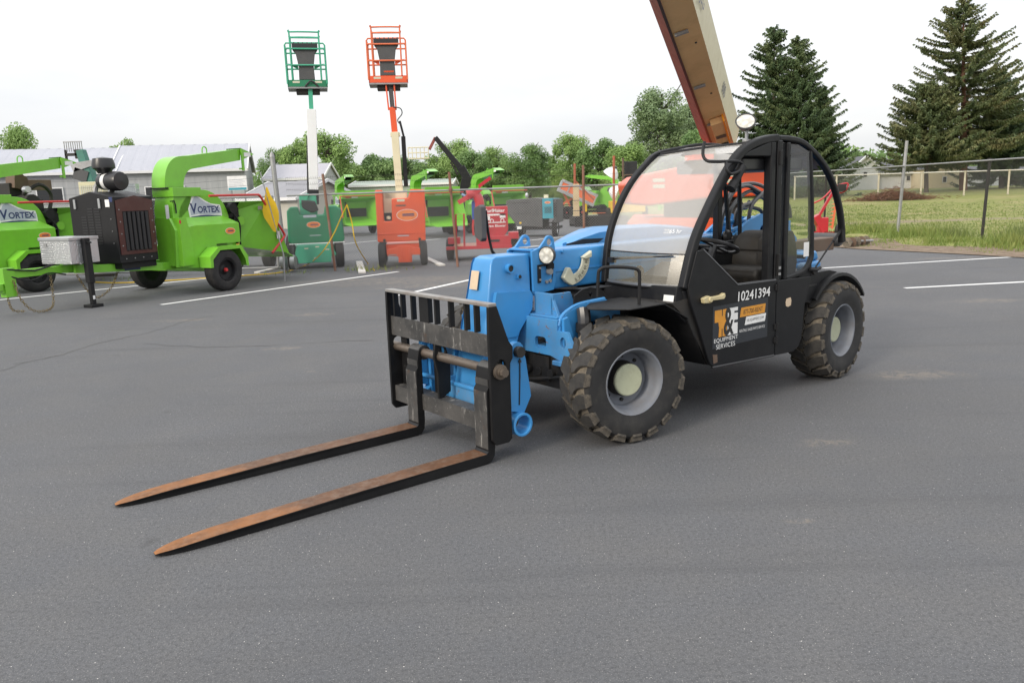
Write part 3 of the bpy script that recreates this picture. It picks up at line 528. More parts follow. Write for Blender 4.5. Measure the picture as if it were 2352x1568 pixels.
mb = MB(); mb.prism([(-.07, -.10), (.045, -.135), (.07, -.11), (.07, .13), (.04, .145), (-.06, .125), (-.075, .10)], -.02, .03, 'yz'); mb.obj('mirror', cgrey, mir, loc=(-.075, -.79, 1.38), rot=(0, 0, rad(-14)), bevel=.01)
mb = MB(); mb.box(-2.98, -2.62, -.86, .42, .50, .93); mb.prism([(-2.62, .93), (-2.98, .93), (-2.94, 1.02), (-2.66, 1.02)], -.84, .40, 'xz'); mb.obj('counterweight', blue, T, bevel=.03, seg=3)
mb = MB(); mb.box(-3.60, -2.90, .02, .18, .97, 1.09); mb.obj('battery_box', brownbox, T, bevel=.01); MB().lathe([(.055, -.16), (.065, -.14), (.065, .14), (.055, .16)], (-3.66, .05, 1.06), 'y', 18).obj('muffler', cgrey, T)
# ---- fenders
mb = MB(); mb.prism([(.05, .56), (.12, .65), (.10, .69), (-.03, .87), (-.36, .87), (-.40, .44), (-.14, .42)], .866, .874, 'xy'); mb.prism([(-.36, .870), (-.36, .862), (-.60, .74), (-.60, .75)], .44, .865, 'xz')
mb.prism([(-.60, .75), (-.60, .74), (-.80, .40), (-.795, .395)], .44, .85, 'xz')
fen = mb.obj('front_fender', blackm, T, bevel=.002)
mb = MB(); mb.prism([(.055, .874), (.05, .93), (-.02, .965), (-.10, .975), (-.20, .95), (-.26, .874)], .44, .45, 'xz', [circ(-.10, .925, .014)]); mb.box(-.30, -.05, .34, .45, .955, .963); mb.obj('fender_bracket', blackm, fen, bevel=.002)
mb = MB(); mb.tube(smoothpath([(-.015, .60, .93), (-.02, .605, 1.08), (-.03, .615, 1.105), (-.055, .635, 1.118), (-.15, .70, 1.115), (-.205, .745, 1.105), (-.225, .76, 1.09), (-.23, .765, 1.06), (-.225, .765, .87)], 4), .011, 10); mb.obj('grab_rail', blackm, fen)
mb = MB(); n = 14; A = []; B = []; Cc = []; D = []
for i in range(n+1):
    a = rad(33+108*i/n); ca, sa = math.cos(a), math.sin(a); A.append((-2.555-.475*ca, .84, .403+.475*sa)); B.append((-2.555-.475*ca, .48, .403+.49*sa)); Cc.append((-2.555-.455*ca, .845, .398+.455*sa)); D.append((-2.555-.462*ca, .48, .40+.470*sa))
mb.loft(A, B); mb.loft(A, Cc); mb.loft(Cc, D)
mb.prism([(-2.0, .905), (-2.02, .70), (-2.19, .665), (-2.25, .76), (-2.33, .83), (-2.50, .875), (-2.56, .885), (-2.45, .905)], .46, .80, 'xz'); rf = mb.obj('rear_fender', blackm, T, smooth=40)
mb = MB(); mb.box(-2.26, -2.06, .78, .803, .80, .815); mb.obj('fender_slot', plastic, rf)
# ---- cab
cab = MB(); cab.prism([(-.56, .93), (-.60, .80), (-.70, .62), (-.86, .38), (-1.86, .345), (-1.93, .42), (-1.97, .69), (-2.04, .85), (-.95, .85), (-.86, .93)], .19, .845, 'xz'); cab = cab.obj('cab_tub', black, T, bevel=.012)
door = MB(); door.prism([(-.585, .965), (-.612, .845), (-.70, .665), (-.80, .44), (-.825, .395), (-.87, .365), (-1.592, .338), (-1.592, .905), (-1.12, .915), (-.738, 1.19), (-.672, 1.19)], .847, .872, 'xz'); door = door.obj('door', black, T, bevel=.006)
mb = MB(); mb.prism([(-1.604, .338), (-1.85, .33), (-1.92, .36), (-1.96, .42), (-1.99, .68), (-2.07, .895), (-1.604, .905)], .845, .868, 'xz'); mb.obj('side_panel', black, T, bevel=.006)
mb = MB(); mb.tube([(-.84, .875, .372), (-1.58, .875, .345)], .008, 6); mb.tube([(-.735, .86, 1.19), (-1.12, .862, .918), (-1.585, .862, .908)], .014, 6); mb.obj('door_seal', plastic, door)
LP = [(-.575, .94), (-.685, 1.24), (-.855, 1.49), (-1.03, 1.70), (-1.18, 1.83), (-1.37, 1.90), (-1.60, 1.928), (-1.87, 1.915), (-2.05, 1.85), (-2.24, 1.735), (-2.39, 1.585), (-2.50, 1.39), (-2.55, 1.225)]
RP = [(-.515, .95), (-.56, 1.255), (-.665, 1.48), (-.80, 1.65), (-.955, 1.775), (-1.08, 1.85), (-1.37, 1.895), (-1.60, 1.92), (-1.87, 1.91), (-2.05, 1.85), (-2.24, 1.735), (-2.39, 1.585), (-2.50, 1.39)]
lp3 = smoothpath([(x, .832, z) for x, z in LP], 4); rp3 = smoothpath([(x, .165, z) for x, z in RP[:10]], 4)
def sweepbox(path, wy, wn):               # bar of width wy across and wn along the normal in the xz plane
    V = []; F = []; k = len(path)
    for i, p in enumerate(path):
        t = (path[min(i+1, k-1)]-path[max(i-1, 0)]).normalized(); n = Vector((-t.z, 0, t.x))
        for a, b in ((-1, -1), (1, -1), (1, 1), (-1, 1)): V.append(p+Vector((0, a*wy/2, 0))+n*b*wn/2)
    for i in range(k-1):
        for j in range(4): F.append((i*4+j, i*4+(j+1) % 4, i*4+4+(j+1) % 4, i*4+4+j))
    F += [(0, 1, 2, 3), (k*4-4, k*4-3, k*4-2, k*4-1)]; return V, F
mb = MB(); mb.add(*sweepbox(lp3[:25], .062, .058)); mb.add(*sweepbox(lp3[24:], .05, .042)); mb.obj('cab_arch', black, T, bevel=.014, seg=3, smooth=45)
mb = MB(); mb.add(*sweepbox(rp3, .045, .042)); mb.obj('cab_arch', black, T, bevel=.01, seg=2, smooth=45)
mb = MB(); mb.box(-1.56, -1.50, .80, .862, .90, 1.90); mb.prism([(-1.50, 1.905), (-1.50, 1.80), (-1.12, 1.80), (-1.3, 1.905)][:3], .82, .86, 'xz')
mb.obj('door_frame', black, door, bevel=.008)
mb = MB(); mb.box(-1.635, -1.578, .79, .866, .88, 1.915); mb.obj('door_post', black, T, bevel=.01)
mb = MB(); mb.box(-1.745, -1.70, .80, .864, .90, 1.90); mb.obj('mid_post', black, T, bevel=.01)
mb = MB(); mb.tube(smoothpath([(-2.03, .832, 1.85), (-2.075, .834, 1.5), (-2.10, .836, 1.12), (-2.095, .838, 1.03), (-2.04, .84, .97), (-1.95, .84, .93), (-1.75, .84, .905)], 4), .022, 8); mb.prism([(-1.90, .905), (-2.02, .955), (-2.09, 1.02), (-2.10, .89)], .82, .85, 'xz'); mb.obj('rear_post', black, T)
mb = MB(); mb.add([(-1.70, .84, .90), (-1.635, .84, .90), (-1.635, .84, 1.90), (-1.70, .84, 1.90)], [(0, 1, 2, 3)]); mb.obj('strip_pane', glass, T)
mb = MB(); mb.prism([(-1.745, .90), (-1.745, 1.89), (-1.87, 1.885), (-2.03, 1.83), (-2.08, 1.45), (-2.09, 1.05), (-2.03, .97), (-1.9, .92)], .8430, .8431, 'xz'); mb.f = mb.f[:1]; mb.m = mb.m[:1]; qp = mb.obj('quarter_pane', glass, T)
MB().box(-2.055, -1.985, .844, .8455, 1.05, 1.16).obj('white_sticker', wht, qp)
mb = MB(); mb.tube([(-2.545, .83, 1.23), (-2.30, .84, 1.06), (-2.08, .85, .90)], .007, 6); mb.cyl((-2.54, .83, 1.22), (-2.42, .835, 1.14), .012, n=8); mb.obox((-2.555, .83, 1.19), (.045, .04, .13), (0, 8, 0)); mb.obj('gas_strut', blackm, T)
mb = MB(); mb.cyl((-2.12, .82, .93), (-2.12, .872, .93), .03, n=12); mb.tube([(-2.05, .86, .95), (-2.12, .87, .94), (-2.2, .86, .95)], .014, 6); mb.obj('window_latch', blackm, T)
mb = MB(); mb.lathe([(0, -.03), (.05, -.02), (.055, .03), (0, .05)], (0, 0, 0), 'y', 14, closed=False); mb.obj('rear_marker_lamp', ltblue, T, loc=(-2.22, .70, .93))
# windscreen and its lower frame
wl = smoothpath([(x-.012, .805, z) for x, z in LP[:6]], 4); wr = smoothpath([(x-.012, .19, z) for x, z in RP[:6]], 4)
m_ = len(wl); mb = MB(); rows = []
for k in range(7):
    t = k/6; rows.append([a.lerp(b, t)+Vector((.05*math.sin(math.pi*t), 0, .0)) for a, b in zip(wl, wr)])
SP = 3
for a, b in zip(rows, rows[1:]): mb.loft(a[SP:], b[SP:])
ws = mb.obj('windscreen', wsglass, T, smooth=80); mb = MB()
for a, b in zip(rows, rows[1:]): mb.loft(a[:SP+1], b[:SP+1])
mb.obj('lower_windscreen', lowglass, T, smooth=80); mb = MB(); mb.tube([r[SP] for r in rows], .005, 6); mb.obj('screen_joint', plastic, T)
mb = MB(); mb.tube([r[0] for r in rows], .016, 6); mb.obj('windscreen_trim', black, T); mb = MB(); mb.tube([r[-1] for r in rows], .014, 6); mb.obj('windscreen_trim', black, T)
mb = MB(); V = []
lower = [r[0] for r in rows]
mb.loft([p+Vector((.012, 0, .004)) for p in lower], [p+Vector((.012, 0, .024)) for p in lower]); mb.obj('sill_strip', alu, ws)
mb = MB(); mb.prism([(-.515, .96), (-.495, .85), (-.49, .80), (-.62, .70), (-.62, .96)], .17, .835, 'xz'); mb.obj('cab_front_panel', black, T, bevel=.006)
mb = MB(); mb.prism([(-.45, .86), (-.60, .74), (-.80, .44), (-.86, .38), (-.86, .9)], .44, .846, 'xz'); mb.obj('wheel_arch_liner', dark, T)
w0 = rows[3][6]; mb = MB(); mb.tube([(-.545, .22, 1.12), (-.56, .45, 1.135), (-.60, .73, 1.155)], [.012, .01, .004], 6); mb.box(-.56, -.52, .19, .24, 1.09, 1.13); mb.obj('wiper', plastic, T)
lb = MB(); lb.add([(-.50, .735, .905), (-.50, .822, .905), (-.487, .822, .845), (-.487, .735, .845)], [(0, 1, 2, 3)]); lb.obj('front_label', wht, T)
# roof
mb = MB(); R1_ = smoothpath([(x, .80, z-.004) for x, z in LP[5:10]], 3); R2_ = smoothpath([(x, .19, z-.002) for x, z in RP[5:10]], 3)
mb.loft(R1_, R2_); mb.loft([p-Vector((0, 0, .03)) for p in R1_], [p-Vector((0, 0, .03)) for p in R2_]); mb.obj('roof', roofm, T)
mb = MB(); mb.loft([Vector((-1.16, .80, 1.824)), Vector((-1.375, .80, 1.903))], [Vector((-1.06, .19, 1.842)), Vector((-1.375, .19, 1.90))]); mb.obj('roof_front_strip', alu, T)
mb = MB(); mb.box(-2.02, -1.25, .20, .80, 1.70, 1.80); mb.obj('headliner', plastic, T, bevel=.02)
mb = MB(); mb.tube([(-1.40, .72, 1.91), (-1.40, .72, 1.99)], .012, 8); mb.cyl((-1.40, .72, 1.90), (-1.40, .72, 1.925), .03, n=12); mb.tube([(-1.37, .74, 1.90), (-1.38, .73, 1.96), (-1.39, .725, 2.0)], .005, 6); mb.obj('lamp_stem', galv, T)
lp = MB().lathe([(0, -.07), (.035, -.06), (.06, -.02), (.072, .012), (.064, .012), (.05, -.005), (0, -.012)], (0, 0, 0), 'x', 24, closed=False).obj('roof_work_lamp', plastic, T, loc=(-1.385, .72, 2.045), rot=(0, rad(-38), rad(35)))
MB().lathe([(0, .022), (.04, .016), (.066, .008)], (0, 0, 0), 'x', 24, closed=False).obj('lamp_lens', lens, lp)
# mirror rail on the arch
mb = MB(); mb.tube(smoothpath([(-.90, .74, 1.90), (-.86, .76, 1.82), (-.86, .79, 1.775), (-.90, .83, 1.765), (-1.05, .88, 1.765), (-1.12, .885, 1.75), (-1.14, .88, 1.71)], 4), .011, 8); mb.tube(smoothpath([(-.98, .86, 1.76), (-.93, .90, 1.71), (-.97, .91, 1.68), (-1.07, .90, 1.70)], 4), .011, 8)
mb.cyl((-1.02, .885, 1.60), (-1.13, .885, 1.73), .028, n=10); mb.cyl((-1.0, .885, 1.58), (-1.04, .885, 1.62), .036, n=8); mb.obj('mirror_rail', blackm, T)
# right-hand cab posts and rear window frame
mb = MB()
mb.box(-1.80, -1.745, .17, .225, .85, 1.86); mb.beam((-1.86, .20, 1.62), (-1.93, .20, 1.20), .03, .03); mb.box(-2.06, -1.78, .17, .21, .85, 1.20); mb.tube([(-2.08, .80, 1.04), (-2.08, .20, 1.04)], .018, 6); mb.tube([(-2.04, .80, 1.82), (-2.04, .2, 1.82)], .02, 6); mb.tube([(-2.08, .2, 1.04), (-2.04, .2, 1.84)], .02, 6)
mb.obj('cab_post', black, T, bevel=.006)
mb = MB(); mb.box(-2.07, -1.30, .19, .30, .80, 1.12); mb.box(-1.90, -1.72, .20, .27, 1.12, 1.17); mb.obj('side_console', blackm, T, bevel=.01)
mb = MB(); mb.lathe([(.04, -.02), (.055, .0), (.04, .02), (.03, 0)], (-1.86, .235, 1.20), 'y', 14); mb.cyl((-1.86, .21, 1.20), (-1.86, .25, 1.20), .045, n=14); mb.obj('cup_vent', plastic, T)
# seat, wheel, controls
mb = MB(); mb.prism([(-1.55, .99), (-1.52, .94), (-1.56, .86), (-1.98, .84), (-2.0, .98)], .30, .74, 'xz'); mb.obj('seat_cushion', seatm, T, bevel=.03, seg=3)
mb = MB(); V = []
for z, xf, xb, hw in ((.88, -1.86, -2.02, .235), (1.0, -1.835, -2.03, .245), (1.07, -1.845, -2.035, .24), (1.085, -1.86, -2.036, .238), (1.10, -1.85, -2.04, .235), (1.18, -1.865, -2.045, .215), (1.22, -1.90, -2.05, .20), (1.245, -1.95, -2.05, .185)): V += [(xf, .52-hw, z), (xf-.0, .52-hw*.15, z), (xf-.014, .52, z), (xf, .52+hw*.15, z), (xf, .52+hw, z), (xb, .52+hw, z), (xb, .52-hw, z)]
F = []
for i in range(7):
    for j in range(7): a = i*7+j; b = i*7+(j+1) % 7; F.append((a, b, b+7, a+7))
F += [tuple(range(7)), tuple(range(49, 56))]; mb.add(V, F); mb.obj('seat_back', seatm, T, smooth=60, bevel=.012)
mb = MB(); n = 24; ct = Vector((-1.34, .50, 1.165)); u = Vector((.94, 0, .342)); v = Vector((0, 1, 0)); mb.tube([ct+u*.175*math.cos(2*math.pi*i/n)+v*.175*math.sin(2*math.pi*i/n) for i in range(n)], .016, 8, closed=True)
mb.tube([ct-u*.17, ct+u*.17], .012, 6); mb.tube([ct-v*.17, ct+v*.17], .012, 6); mb.tube([ct, ct+Vector((.22, 0, -.38))], .03, 8); mb.obj('steering_wheel', plastic, T)
mb = MB(); mb.obox((-1.0, .40, .97), (.25, .40, .10), (0, 20, 0)); mb.obox((-1.48, .27, 1.10), (.20, .04, .05), (0, -25, 0)); mb.cyl((-.75, .62, .96), (-.75, .62, 1.04), .05, n=12); mb.lathe([(0, -.02), (.05, -.01), (.05, .01), (0, .02)], (-.75, .62, 1.06), 'x', 12, closed=False); mb.prism(circ(-.66, 1.02, .05, 10)+[], .36, .375, 'xz'); mb.obj('dashboard', plastic, T, bevel=.008)
# door furniture
mb = MB(); mb.prism([(-.705, .87), (-.715, .835), (-.78, .83), (-.80, .845), (-.93, .842), (-.945, .862), (-.935, .885), (-.90, .872), (-.80, .87), (-.76, .882)], .873, .905, 'xz'); mb.cyl((-.775, .87, .856), (-.775, .915, .856), .020, n=12); mb.obj('door_handle', handlem, door, bevel=.006)
SX, SY = (-1, 0, 0), (0, 0, 1)
txt('fleet_number', '10241394', .070, wht, door, (-1.125, .8735, .800), SX, (-.06, 0, 1), width=.385, bold=.012)
sg = MB().box(-1.49, -.845, .8725, .8732, .50, .795).obj('company_sticker', dkdecal, door)
dy = .8738
mb = MB(); mb.prism([(-.865, .765), (-1.0, .765), (-1.0, .575), (-.91, .575), (-.915, .64), (-.905, .68), (-.865, .68)], dy, dy+.0005, 'xz'); mb.obj('logo_panel', orgd, sg)
mb = MB(); mb.prism([(-1.01, .765), (-1.125, .765), (-1.125, .74), (-1.085, .74), (-1.085, .725), (-1.125, .725), (-1.125, .675), (-1.085, .675), (-1.085, .655), (-1.125, .655), (-1.125, .575), (-1.01, .575)], dy, dy+.0005, 'xz'); mb.obj('logo_panel', wht, sg)
mb = MB(); mb.box(-.952, -.944, dy+.0004, dy+.001, .72, .766); mb.box(-.952, -.944, dy+.0004, dy+.001, .574, .63); mb.obj('logo_gap', blk, sg)
txt('logo_ampersand', '&', .195, blk, sg, (-.965, dy+.0012, .575), SX, SY, width=.115, bold=.02)
txt('sticker_text', 'EQUIPMENT', .034, wht, sg, (-.862, dy, .533), SX, SY, width=.27); txt('sticker_text', 'SERVICES', .034, wht, sg, (-.885, dy, .487+.004), SX, SY, width=.215)
mb = MB(); mb.prism([(-1.165, .752), (-1.46, .752), (-1.45, .685), (-1.15, .685)], dy, dy+.0005, 'xz'); mb.obj('orange_flash', orgd, sg)
mb = MB(); mb.prism([(-1.225, .680), (-1.468, .680), (-1.455, .622), (-1.21, .622)], dy, dy+.0005, 'xz'); mb.obj('white_flash', wht, sg)
txt('sticker_text', '877-700-RENT', .034, blk, sg, (-1.19, dy+.001, .701), SX, SY, width=.235, shear=.1); txt('sticker_text', 'HE-EQUIPMENT.COM', .022, blk, sg, (-1.235, dy+.001, .640), SX, SY, width=.205, shear=.1)
txt('sticker_text', 'RENTALS SALES PARTS SERVICE', .020, wht, sg, (-1.15, dy, .575), SX, SY, width=.305)
sc = MB(); sc.prism([(-1.735, .755), (-1.79, .76), (-1.80, .735), (-1.795, .70), (-1.76, .69), (-1.73, .70), (-1.725, .73)], .8685, .8695, 'xz'); sc.obj('torn_label', tan_d, T)
rs = MB(); rs.prism([(-.85, .46), (-.90, .455), (-.905, .40), (-.86, .395)], .8725, .8732, 'xz'); rs.obj('rust_patch', brownbox, door)
mb = MB()
for z in (.855, .56, .46): mb.box(-1.62, -1.575, .868, .884, z-.022, z+.022); mb.cyl((-1.598, .884, z-.03), (-1.598, .884, z+.03), .008, n=6)
mb.box(-1.61, -1.585, .868, .89, .94, 1.10); mb.box(-1.61, -1.58, .868, .885, 1.74, 1.84); mb.obj('hinge', blackm, door, bevel=.003)
mb = MB(); mb.box(-1.612, -1.586, .8905, .893, .945, .965); mb.box(-1.612, -1.586, .8905, .893, .99, 1.01); mb.obj('latch_label', galv, door)
txt('screen_scrawl', '2265 hr', .030, wht, ws, (-.648, .60, 1.30), (-.22, 1, 0), (-.42, 0, .9))
# ================================================================ wood chippers (x forward to the hitch, y left, origin under the axle)
PI2 = 2*math.pi
def road_wheel(parent, loc, out, R=.385, W=.24, rim=.21, rimmat=None, hubmat=None, rot=0):
    o = MB().lathe([(rim, W*.34), (rim-.02, W*.36), (rim-.03, W*.1), (rim*.45, W*.02), (.05, W*.12), (.05, W*.2), (0, W*.2), (0, -.02), (rim*.5, -.03), (rim-.02, -W*.3), (rim, -W*.34)], n=24, closed=False).obj('wheel', rimmat or blackm, parent, loc=loc, rot=(0, 0, rad(0 if out > 0 else 180)+rad(rot)))
    MB().lathe([(rim, W*.36), (rim+.02, W*.46), (R*.80, W*.5), (R*.93, W*.44), (R*.985, W*.36), (R, W*.15), (R, -W*.15), (R*.985, -W*.36), (R*.93, -W*.44), (R*.80, -W*.5), (rim+.02, -W*.46), (rim, -W*.36)], n=36).obj('tyre', rubber, o)
    t = MB()
    MB().lathe([(0, W*.36), (.03, W*.35), (.04, W*.2), (.045, 0)], n=12, closed=False).obj('hub', hubmat or redd, o)
    return o
def oval(parent, c, rx, rz, axis='y', name='company_oval'):
    d = {'y': Vector((0, 1, 0)), 'x': Vector((1, 0, 0))}[axis]; c = Vector(c)
    o = MB().disc(c, rz, axis, 24, rx).obj(name, wht, parent); MB().disc(c+d*.0015, rz*.93, axis, 24, rx*.955).obj('oval_field', ovald, o)
    xd = Vector((-1, 0, 0)) if axis == 'y' else Vector((0, 1, 0))
    MB().box(*(sorted((c.x-rx*.62, c.x+rx*.5))+[c.y+.0028, c.y+.0034] if axis == 'y' else [c.x+.0028, c.x+.0034]+sorted((c.y-rx*.45, c.y+rx*.66))), c.z-rz*.02, c.z+rz*.22).obj('oval_text', navy, o)
    MB().box(*(sorted((c.x-rx*.62, c.x+rx*.5))+[c.y+.0028, c.y+.0034] if axis == 'y' else [c.x+.0028, c.x+.0034]+sorted((c.y-rx*.45, c.y+rx*.66))), c.z-rz*.22, c.z-rz*.10).obj('oval_text', navy, o)
    return o
def chipper(label, loc, rz, group, engine=True, paintm=None, near=True):
    gm = paintm or vgreen
    R = thing('wood_chipper', label, 'wood chipper', loc, rz, group)
    mb = MB()
    for s in (-1, 1): mb.beam((.9, s*.42, .53), (-1.2, s*.42, .50), .09, .13); mb.beam((.85, s*.42, .53), (2.35, s*.10, .62), .09, .13)
    mb.box(2.2, 3.45, -.055, .055, .575, .695); mb.box(-.1, .1, -.85, .85, .36, .44); mb.box(1.0, 1.08, -.42, .42, .48, .60); mb.box(-1.2, -1.1, -.45, .45, .44, .56); mb.obj('frame', gm, R, bevel=.005)
    mb = MB(); mb.box(3.30, 3.48, -.07, .07, .30, .74); mb.lathe([(.05, -.05), (.08, -.05), (.08, .05), (.05, .05)], (3.55, 0, .46), 'z', 14); mb.box(3.40, 3.52, -.05, .05, .36, .44); mb.obj('hitch', gm, R, bevel=.004)
    for s in (-1, 1): road_wheel(R, (0, s*.98, .385), s, hubmat=redd, rot=0)
    for s in (-1, 1):
        mb = MB(); pts = [(.42, .46), (.42, .66), (.20, .82), (-.36, .82), (-.50, .62), (-.52, .42)]; inn = [(p[0]*.9, p[1]-.02) for p in pts]
        y0, y1 = sorted((s*.84, s*1.12)); mb.loft([(x, y0, z) for x, z in pts], [(x, y1, z) for x, z in pts])
        lip = [(x*.86-.005, z-.06) for x, z in pts]; lip[0] = (.36, .46); lip[-1] = (-.455, .42); yo = s*1.12
        mb.loft([(x, yo, z) for x, z in pts], [(x, yo, z) for x, z in lip]); mb.loft([(x, s*.84, z) for x, z in pts], [(x, s*.84, min(z, .46)) for x, z in pts]); mb.obj('fender', gm, R, smooth=0)
    # disc housing: drum with its axle across, faces left
    cx, cz, HR = -.03, 1.24, .62
    mb = MB(); mb.prism(arc(cx, cz, HR, -35, 215, 30)+[(-.55, .52), (.58, .52)], .20, .60, 'xz'); hous = mb.obj('disc_housing', gm, R, bevel=.008)
    mb = MB(); mb.prism([(.60, 1.86), (.30, 1.86), (.20, 1.60), (.58, 1.3), (.66, .9), (.68, 1.5)], .14, .60, 'xz'); mb.box(.02, .66, .12, .64, 1.74, 1.90); mb.obj('housing_neck', gm, R, bevel=.006)
    mb = MB(); mb.prism([(.74, .52), (.74, 1.37), (.58, 1.37), (.5, 1.0), (.46, .52)], .20, .80, 'xz')
    V = [(.74, .60, 1.38), (-.52, .60, 1.38), (.66, .80, 1.30), (-.60, .80, 1.30), (.66, .80, .47), (-.60, .80, .47), (.74, .60, .47), (-.52, .60, .47)]
    V = [(.78, .60, 1.37), (-.50, .60, 1.37), (-.66, .82, 1.22), (.42, .82, 1.22), (.78, .72, 1.15), (.42, .82, .46), (-.05, .82, .46), (-.05, .82, .86), (-.66, .82, .86), (.78, .66, .50), (.74, .60, .50), (-.66, .60, .86), (-.05, .60, .46)]
    mb.add(V, [(0, 1, 2, 3), (0, 3, 4), (3, 2, 8, 7, 6, 5), (4, 3, 5, 9), (0, 4, 9, 10), (1, 2, 8, 11)]); mb.obj('belt_guard', gm, R, smooth=20)
    txt_m = navy
    lg = MB(); y = .603; lg.prism([(.30, 1.30), (.33, 1.52), (.27, 1.63), (.22, 1.74), (.13, 1.79), (.06, 1.74), (-.08, 1.66), (-.22, 1.60), (-.44, 1.575), (-.46, 1.50), (-.47, 1.36), (-.46, 1.30)], y-.002, y+.002, 'xz'); lg = lg.obj('logo_plate', wht, hous)
    MB().prism([(.28, 1.40), (.29, 1.52), (.20, 1.69), (.13, 1.755), (.06, 1.71), (-.1, 1.62), (-.44, 1.52), (-.44, 1.42), (-.1, 1.39), (.1, 1.42)], y+.002, y+.0035, 'xz').obj('logo_wave', silver, lg)
    MB().prism([(.28, 1.315), (.28, 1.375), (.05, 1.395), (-.2, 1.39), (-.44, 1.375), (-.44, 1.315)], y+.002, y+.0037, 'xz').obj('logo_base', navy, lg)
    txt('logo_text', 'V', .19, navy, lg, (.285, y+.005, 1.425), (-1, 0, 0), (0, 0, 1), width=.16, bold=.03); txt('logo_text', 'ORTEX', .125, navy, lg, (.115, y+.005, 1.435), (-1, 0, 0), (0, 0, 1), width=.53, bold=.03)
    txt('logo_text', 'By DYNA', .035, wht, lg, (-.19, y+.0045, 1.328), (-1, 0, 0), (0, 0, 1), width=.21)
    oval(R, (-.42, .824, 1.08), .125, .062)
    mb = MB(); mb.box(.70, .744, .801, .803, 1.27, 1.33); mb.obj('red_label', redd, R)
    # chute
    co_, ci_ = [(.70, 1.90), (.665, 2.12), (.56, 2.32), (.38, 2.44), (.10, 2.47), (-1.22, 2.64), (-1.25, 2.63)], [(.28, 1.90), (.27, 2.0), (.20, 2.14), (.10, 2.22), (-.05, 2.25), (-1.18, 2.42), (-1.21, 2.42)]
    so, si = smoothpath([(x, 0, z) for x, z in co_[:5]], 4)+[Vector((-1.22, 0, 2.64))], smoothpath([(x, 0, z) for x, z in ci_[:5]], 4)+[Vector((-1.19, 0, 2.42))]
    mb = MB(); y0, y1 = .17, .50
    A, B = [Vector((p.x, y0, p.z)) for p in so], [Vector((p.x, y1, p.z)) for p in so]; A2, B2 = [Vector((p.x, y0, p.z)) for p in si], [Vector((p.x, y1, p.z)) for p in si]
    mb.loft(A, B); mb.loft(B, B2); mb.loft(B2, A2); mb.loft(A2, A); ch = mb.obj('discharge_chute', gm, R, smooth=30)
    mb = MB(); mb.add([(-1.20, .15, 2.655), (-1.20, .52, 2.655), (-1.56, .52, 2.545), (-1.56, .15, 2.545), (-1.20, .15, 2.42), (-1.20, .52, 2.42)], [(0, 1, 2, 3), (0, 3, 4), (1, 5, 2)]); mb.box(-1.24, -1.19, .52, .55, 2.22, 2.62); mb.box(-1.24, -1.14, .50, .53, 2.24, 2.27); mb.obj('chute_deflector', gm, ch, smooth=0)
    MB().box(-1.46, -1.28, .5215, .523, 2.49, 2.57).obj('chute_label', wht, ch)
    mb = MB(); mb.tube(smoothpath([(-.40, .33, 2.54), (-.41, .33, 2.63), (-.46, .33, 2.66), (-.51, .33, 2.63), (-.51, .33, 2.55)], 3), .012, 6); mb.obj('lifting_eye', gm, ch)
    mb = MB(); mb.box(.24, .72, .14, .54, 1.885, 1.905); mb.tube([(.69, .57, 1.66), (.64, .62, 1.67), (.62, .62, 1.60), (.62, .62, 1.45)], .012, 6); mb.obj('chute_flange', blackm, ch)
    MB().box(.742, .745, .50, .58, 1.36, 1.60).obj('warning_label', wht, R)
    # feed works and hopper
    mb = MB(); mb.box(-.95, -.62, -.55, .42, .62, 1.45); mb.box(-.95, -.55, -.5, .1, 1.45, 1.62); mb.obj('feed_box', gm, R, bevel=.008)
    mb = MB(); mb.cyl((-.70, .45, 1.50), (-.70, .68, 1.50), .10, n=14); mb.cyl((-.86, .45, 1.28), (-.86, .60, 1.28), .09, n=14); mb.box(-.95, -.60, .42, .56, 1.32, 1.62); mb.tube(smoothpath([(-.70, .66, 1.4), (-.8, .70, 1.2), (-.78, .70, .9), (-.82, .66, .7)], 4), .016, 6); mb.obj('feed_motor', blackm, R)
    MB().disc((-.92, .625, 1.25), .085, 'y', 16, th=.04).obj('feed_pulley', gm, R)
    hp = MB(); n0 = [(-.95, -.50, .75), (-.95, .50, .75), (-.95, .50, 1.45), (-.95, -.50, 1.45)]; n1 = [(-2.02, -.80, .55), (-2.02, .80, .55), (-1.52, .80, 1.62), (-1.52, -.80, 1.62)]
    hp.add(n0+n1, [(0, 4, 5, 1), (1, 5, 6, 2), (2, 6, 7, 3), (3, 7, 4, 0)]); hp.add([(-.95, .5, 1.45), (-1.52, .80, 1.62), (-.90, .66, 1.62), (-.95, -.5, 1.45), (-1.52, -.80, 1.62), (-.90, -.66, 1.62)], [(0, 1, 2), (3, 5, 4), (2, 1, 4, 5)])
    hp = hp.obj('infeed_hopper', gm, R, smooth=0); sf = hp.modifiers.new('thickness', 'SOLIDIFY'); sf.thickness = .012
    mb = MB(); mb.add([(-2.02, -.80, .55), (-2.02, .80, .55), (-2.32, .62, .44), (-2.32, -.62, .44)], [(0, 1, 2, 3)]); mb.tube([(-1.95, .80, .55), (-2.05, .80, .50), (-2.34, .63, .44), (-2.34, -.63, .44), (-2.05, -.8, .5)], .014, 6); mb.obj('hopper_tray', gm, hp)
    mb = MB(); mb.box(-.98, -.96, -.46, .46, .80, 1.18)
    for k in range(4): mb.box(-1.01, -.98, -.46, .46, .84+k*.09, .87+k*.09)
    mb.obj('feed_curtain', plastic, hp)
    mb = MB(); mb.box(-1.56, -1.50, -.74, .74, 1.63, 1.95); mb.add([(-1.2, -.6, 1.64), (-1.2, .6, 1.64), (-1.5, .7, 1.95), (-1.5, -.7, 1.95)], [(0, 1, 2, 3)]); mb.box(-1.54, -.95, -.72, -.70, 1.63, 1.66)
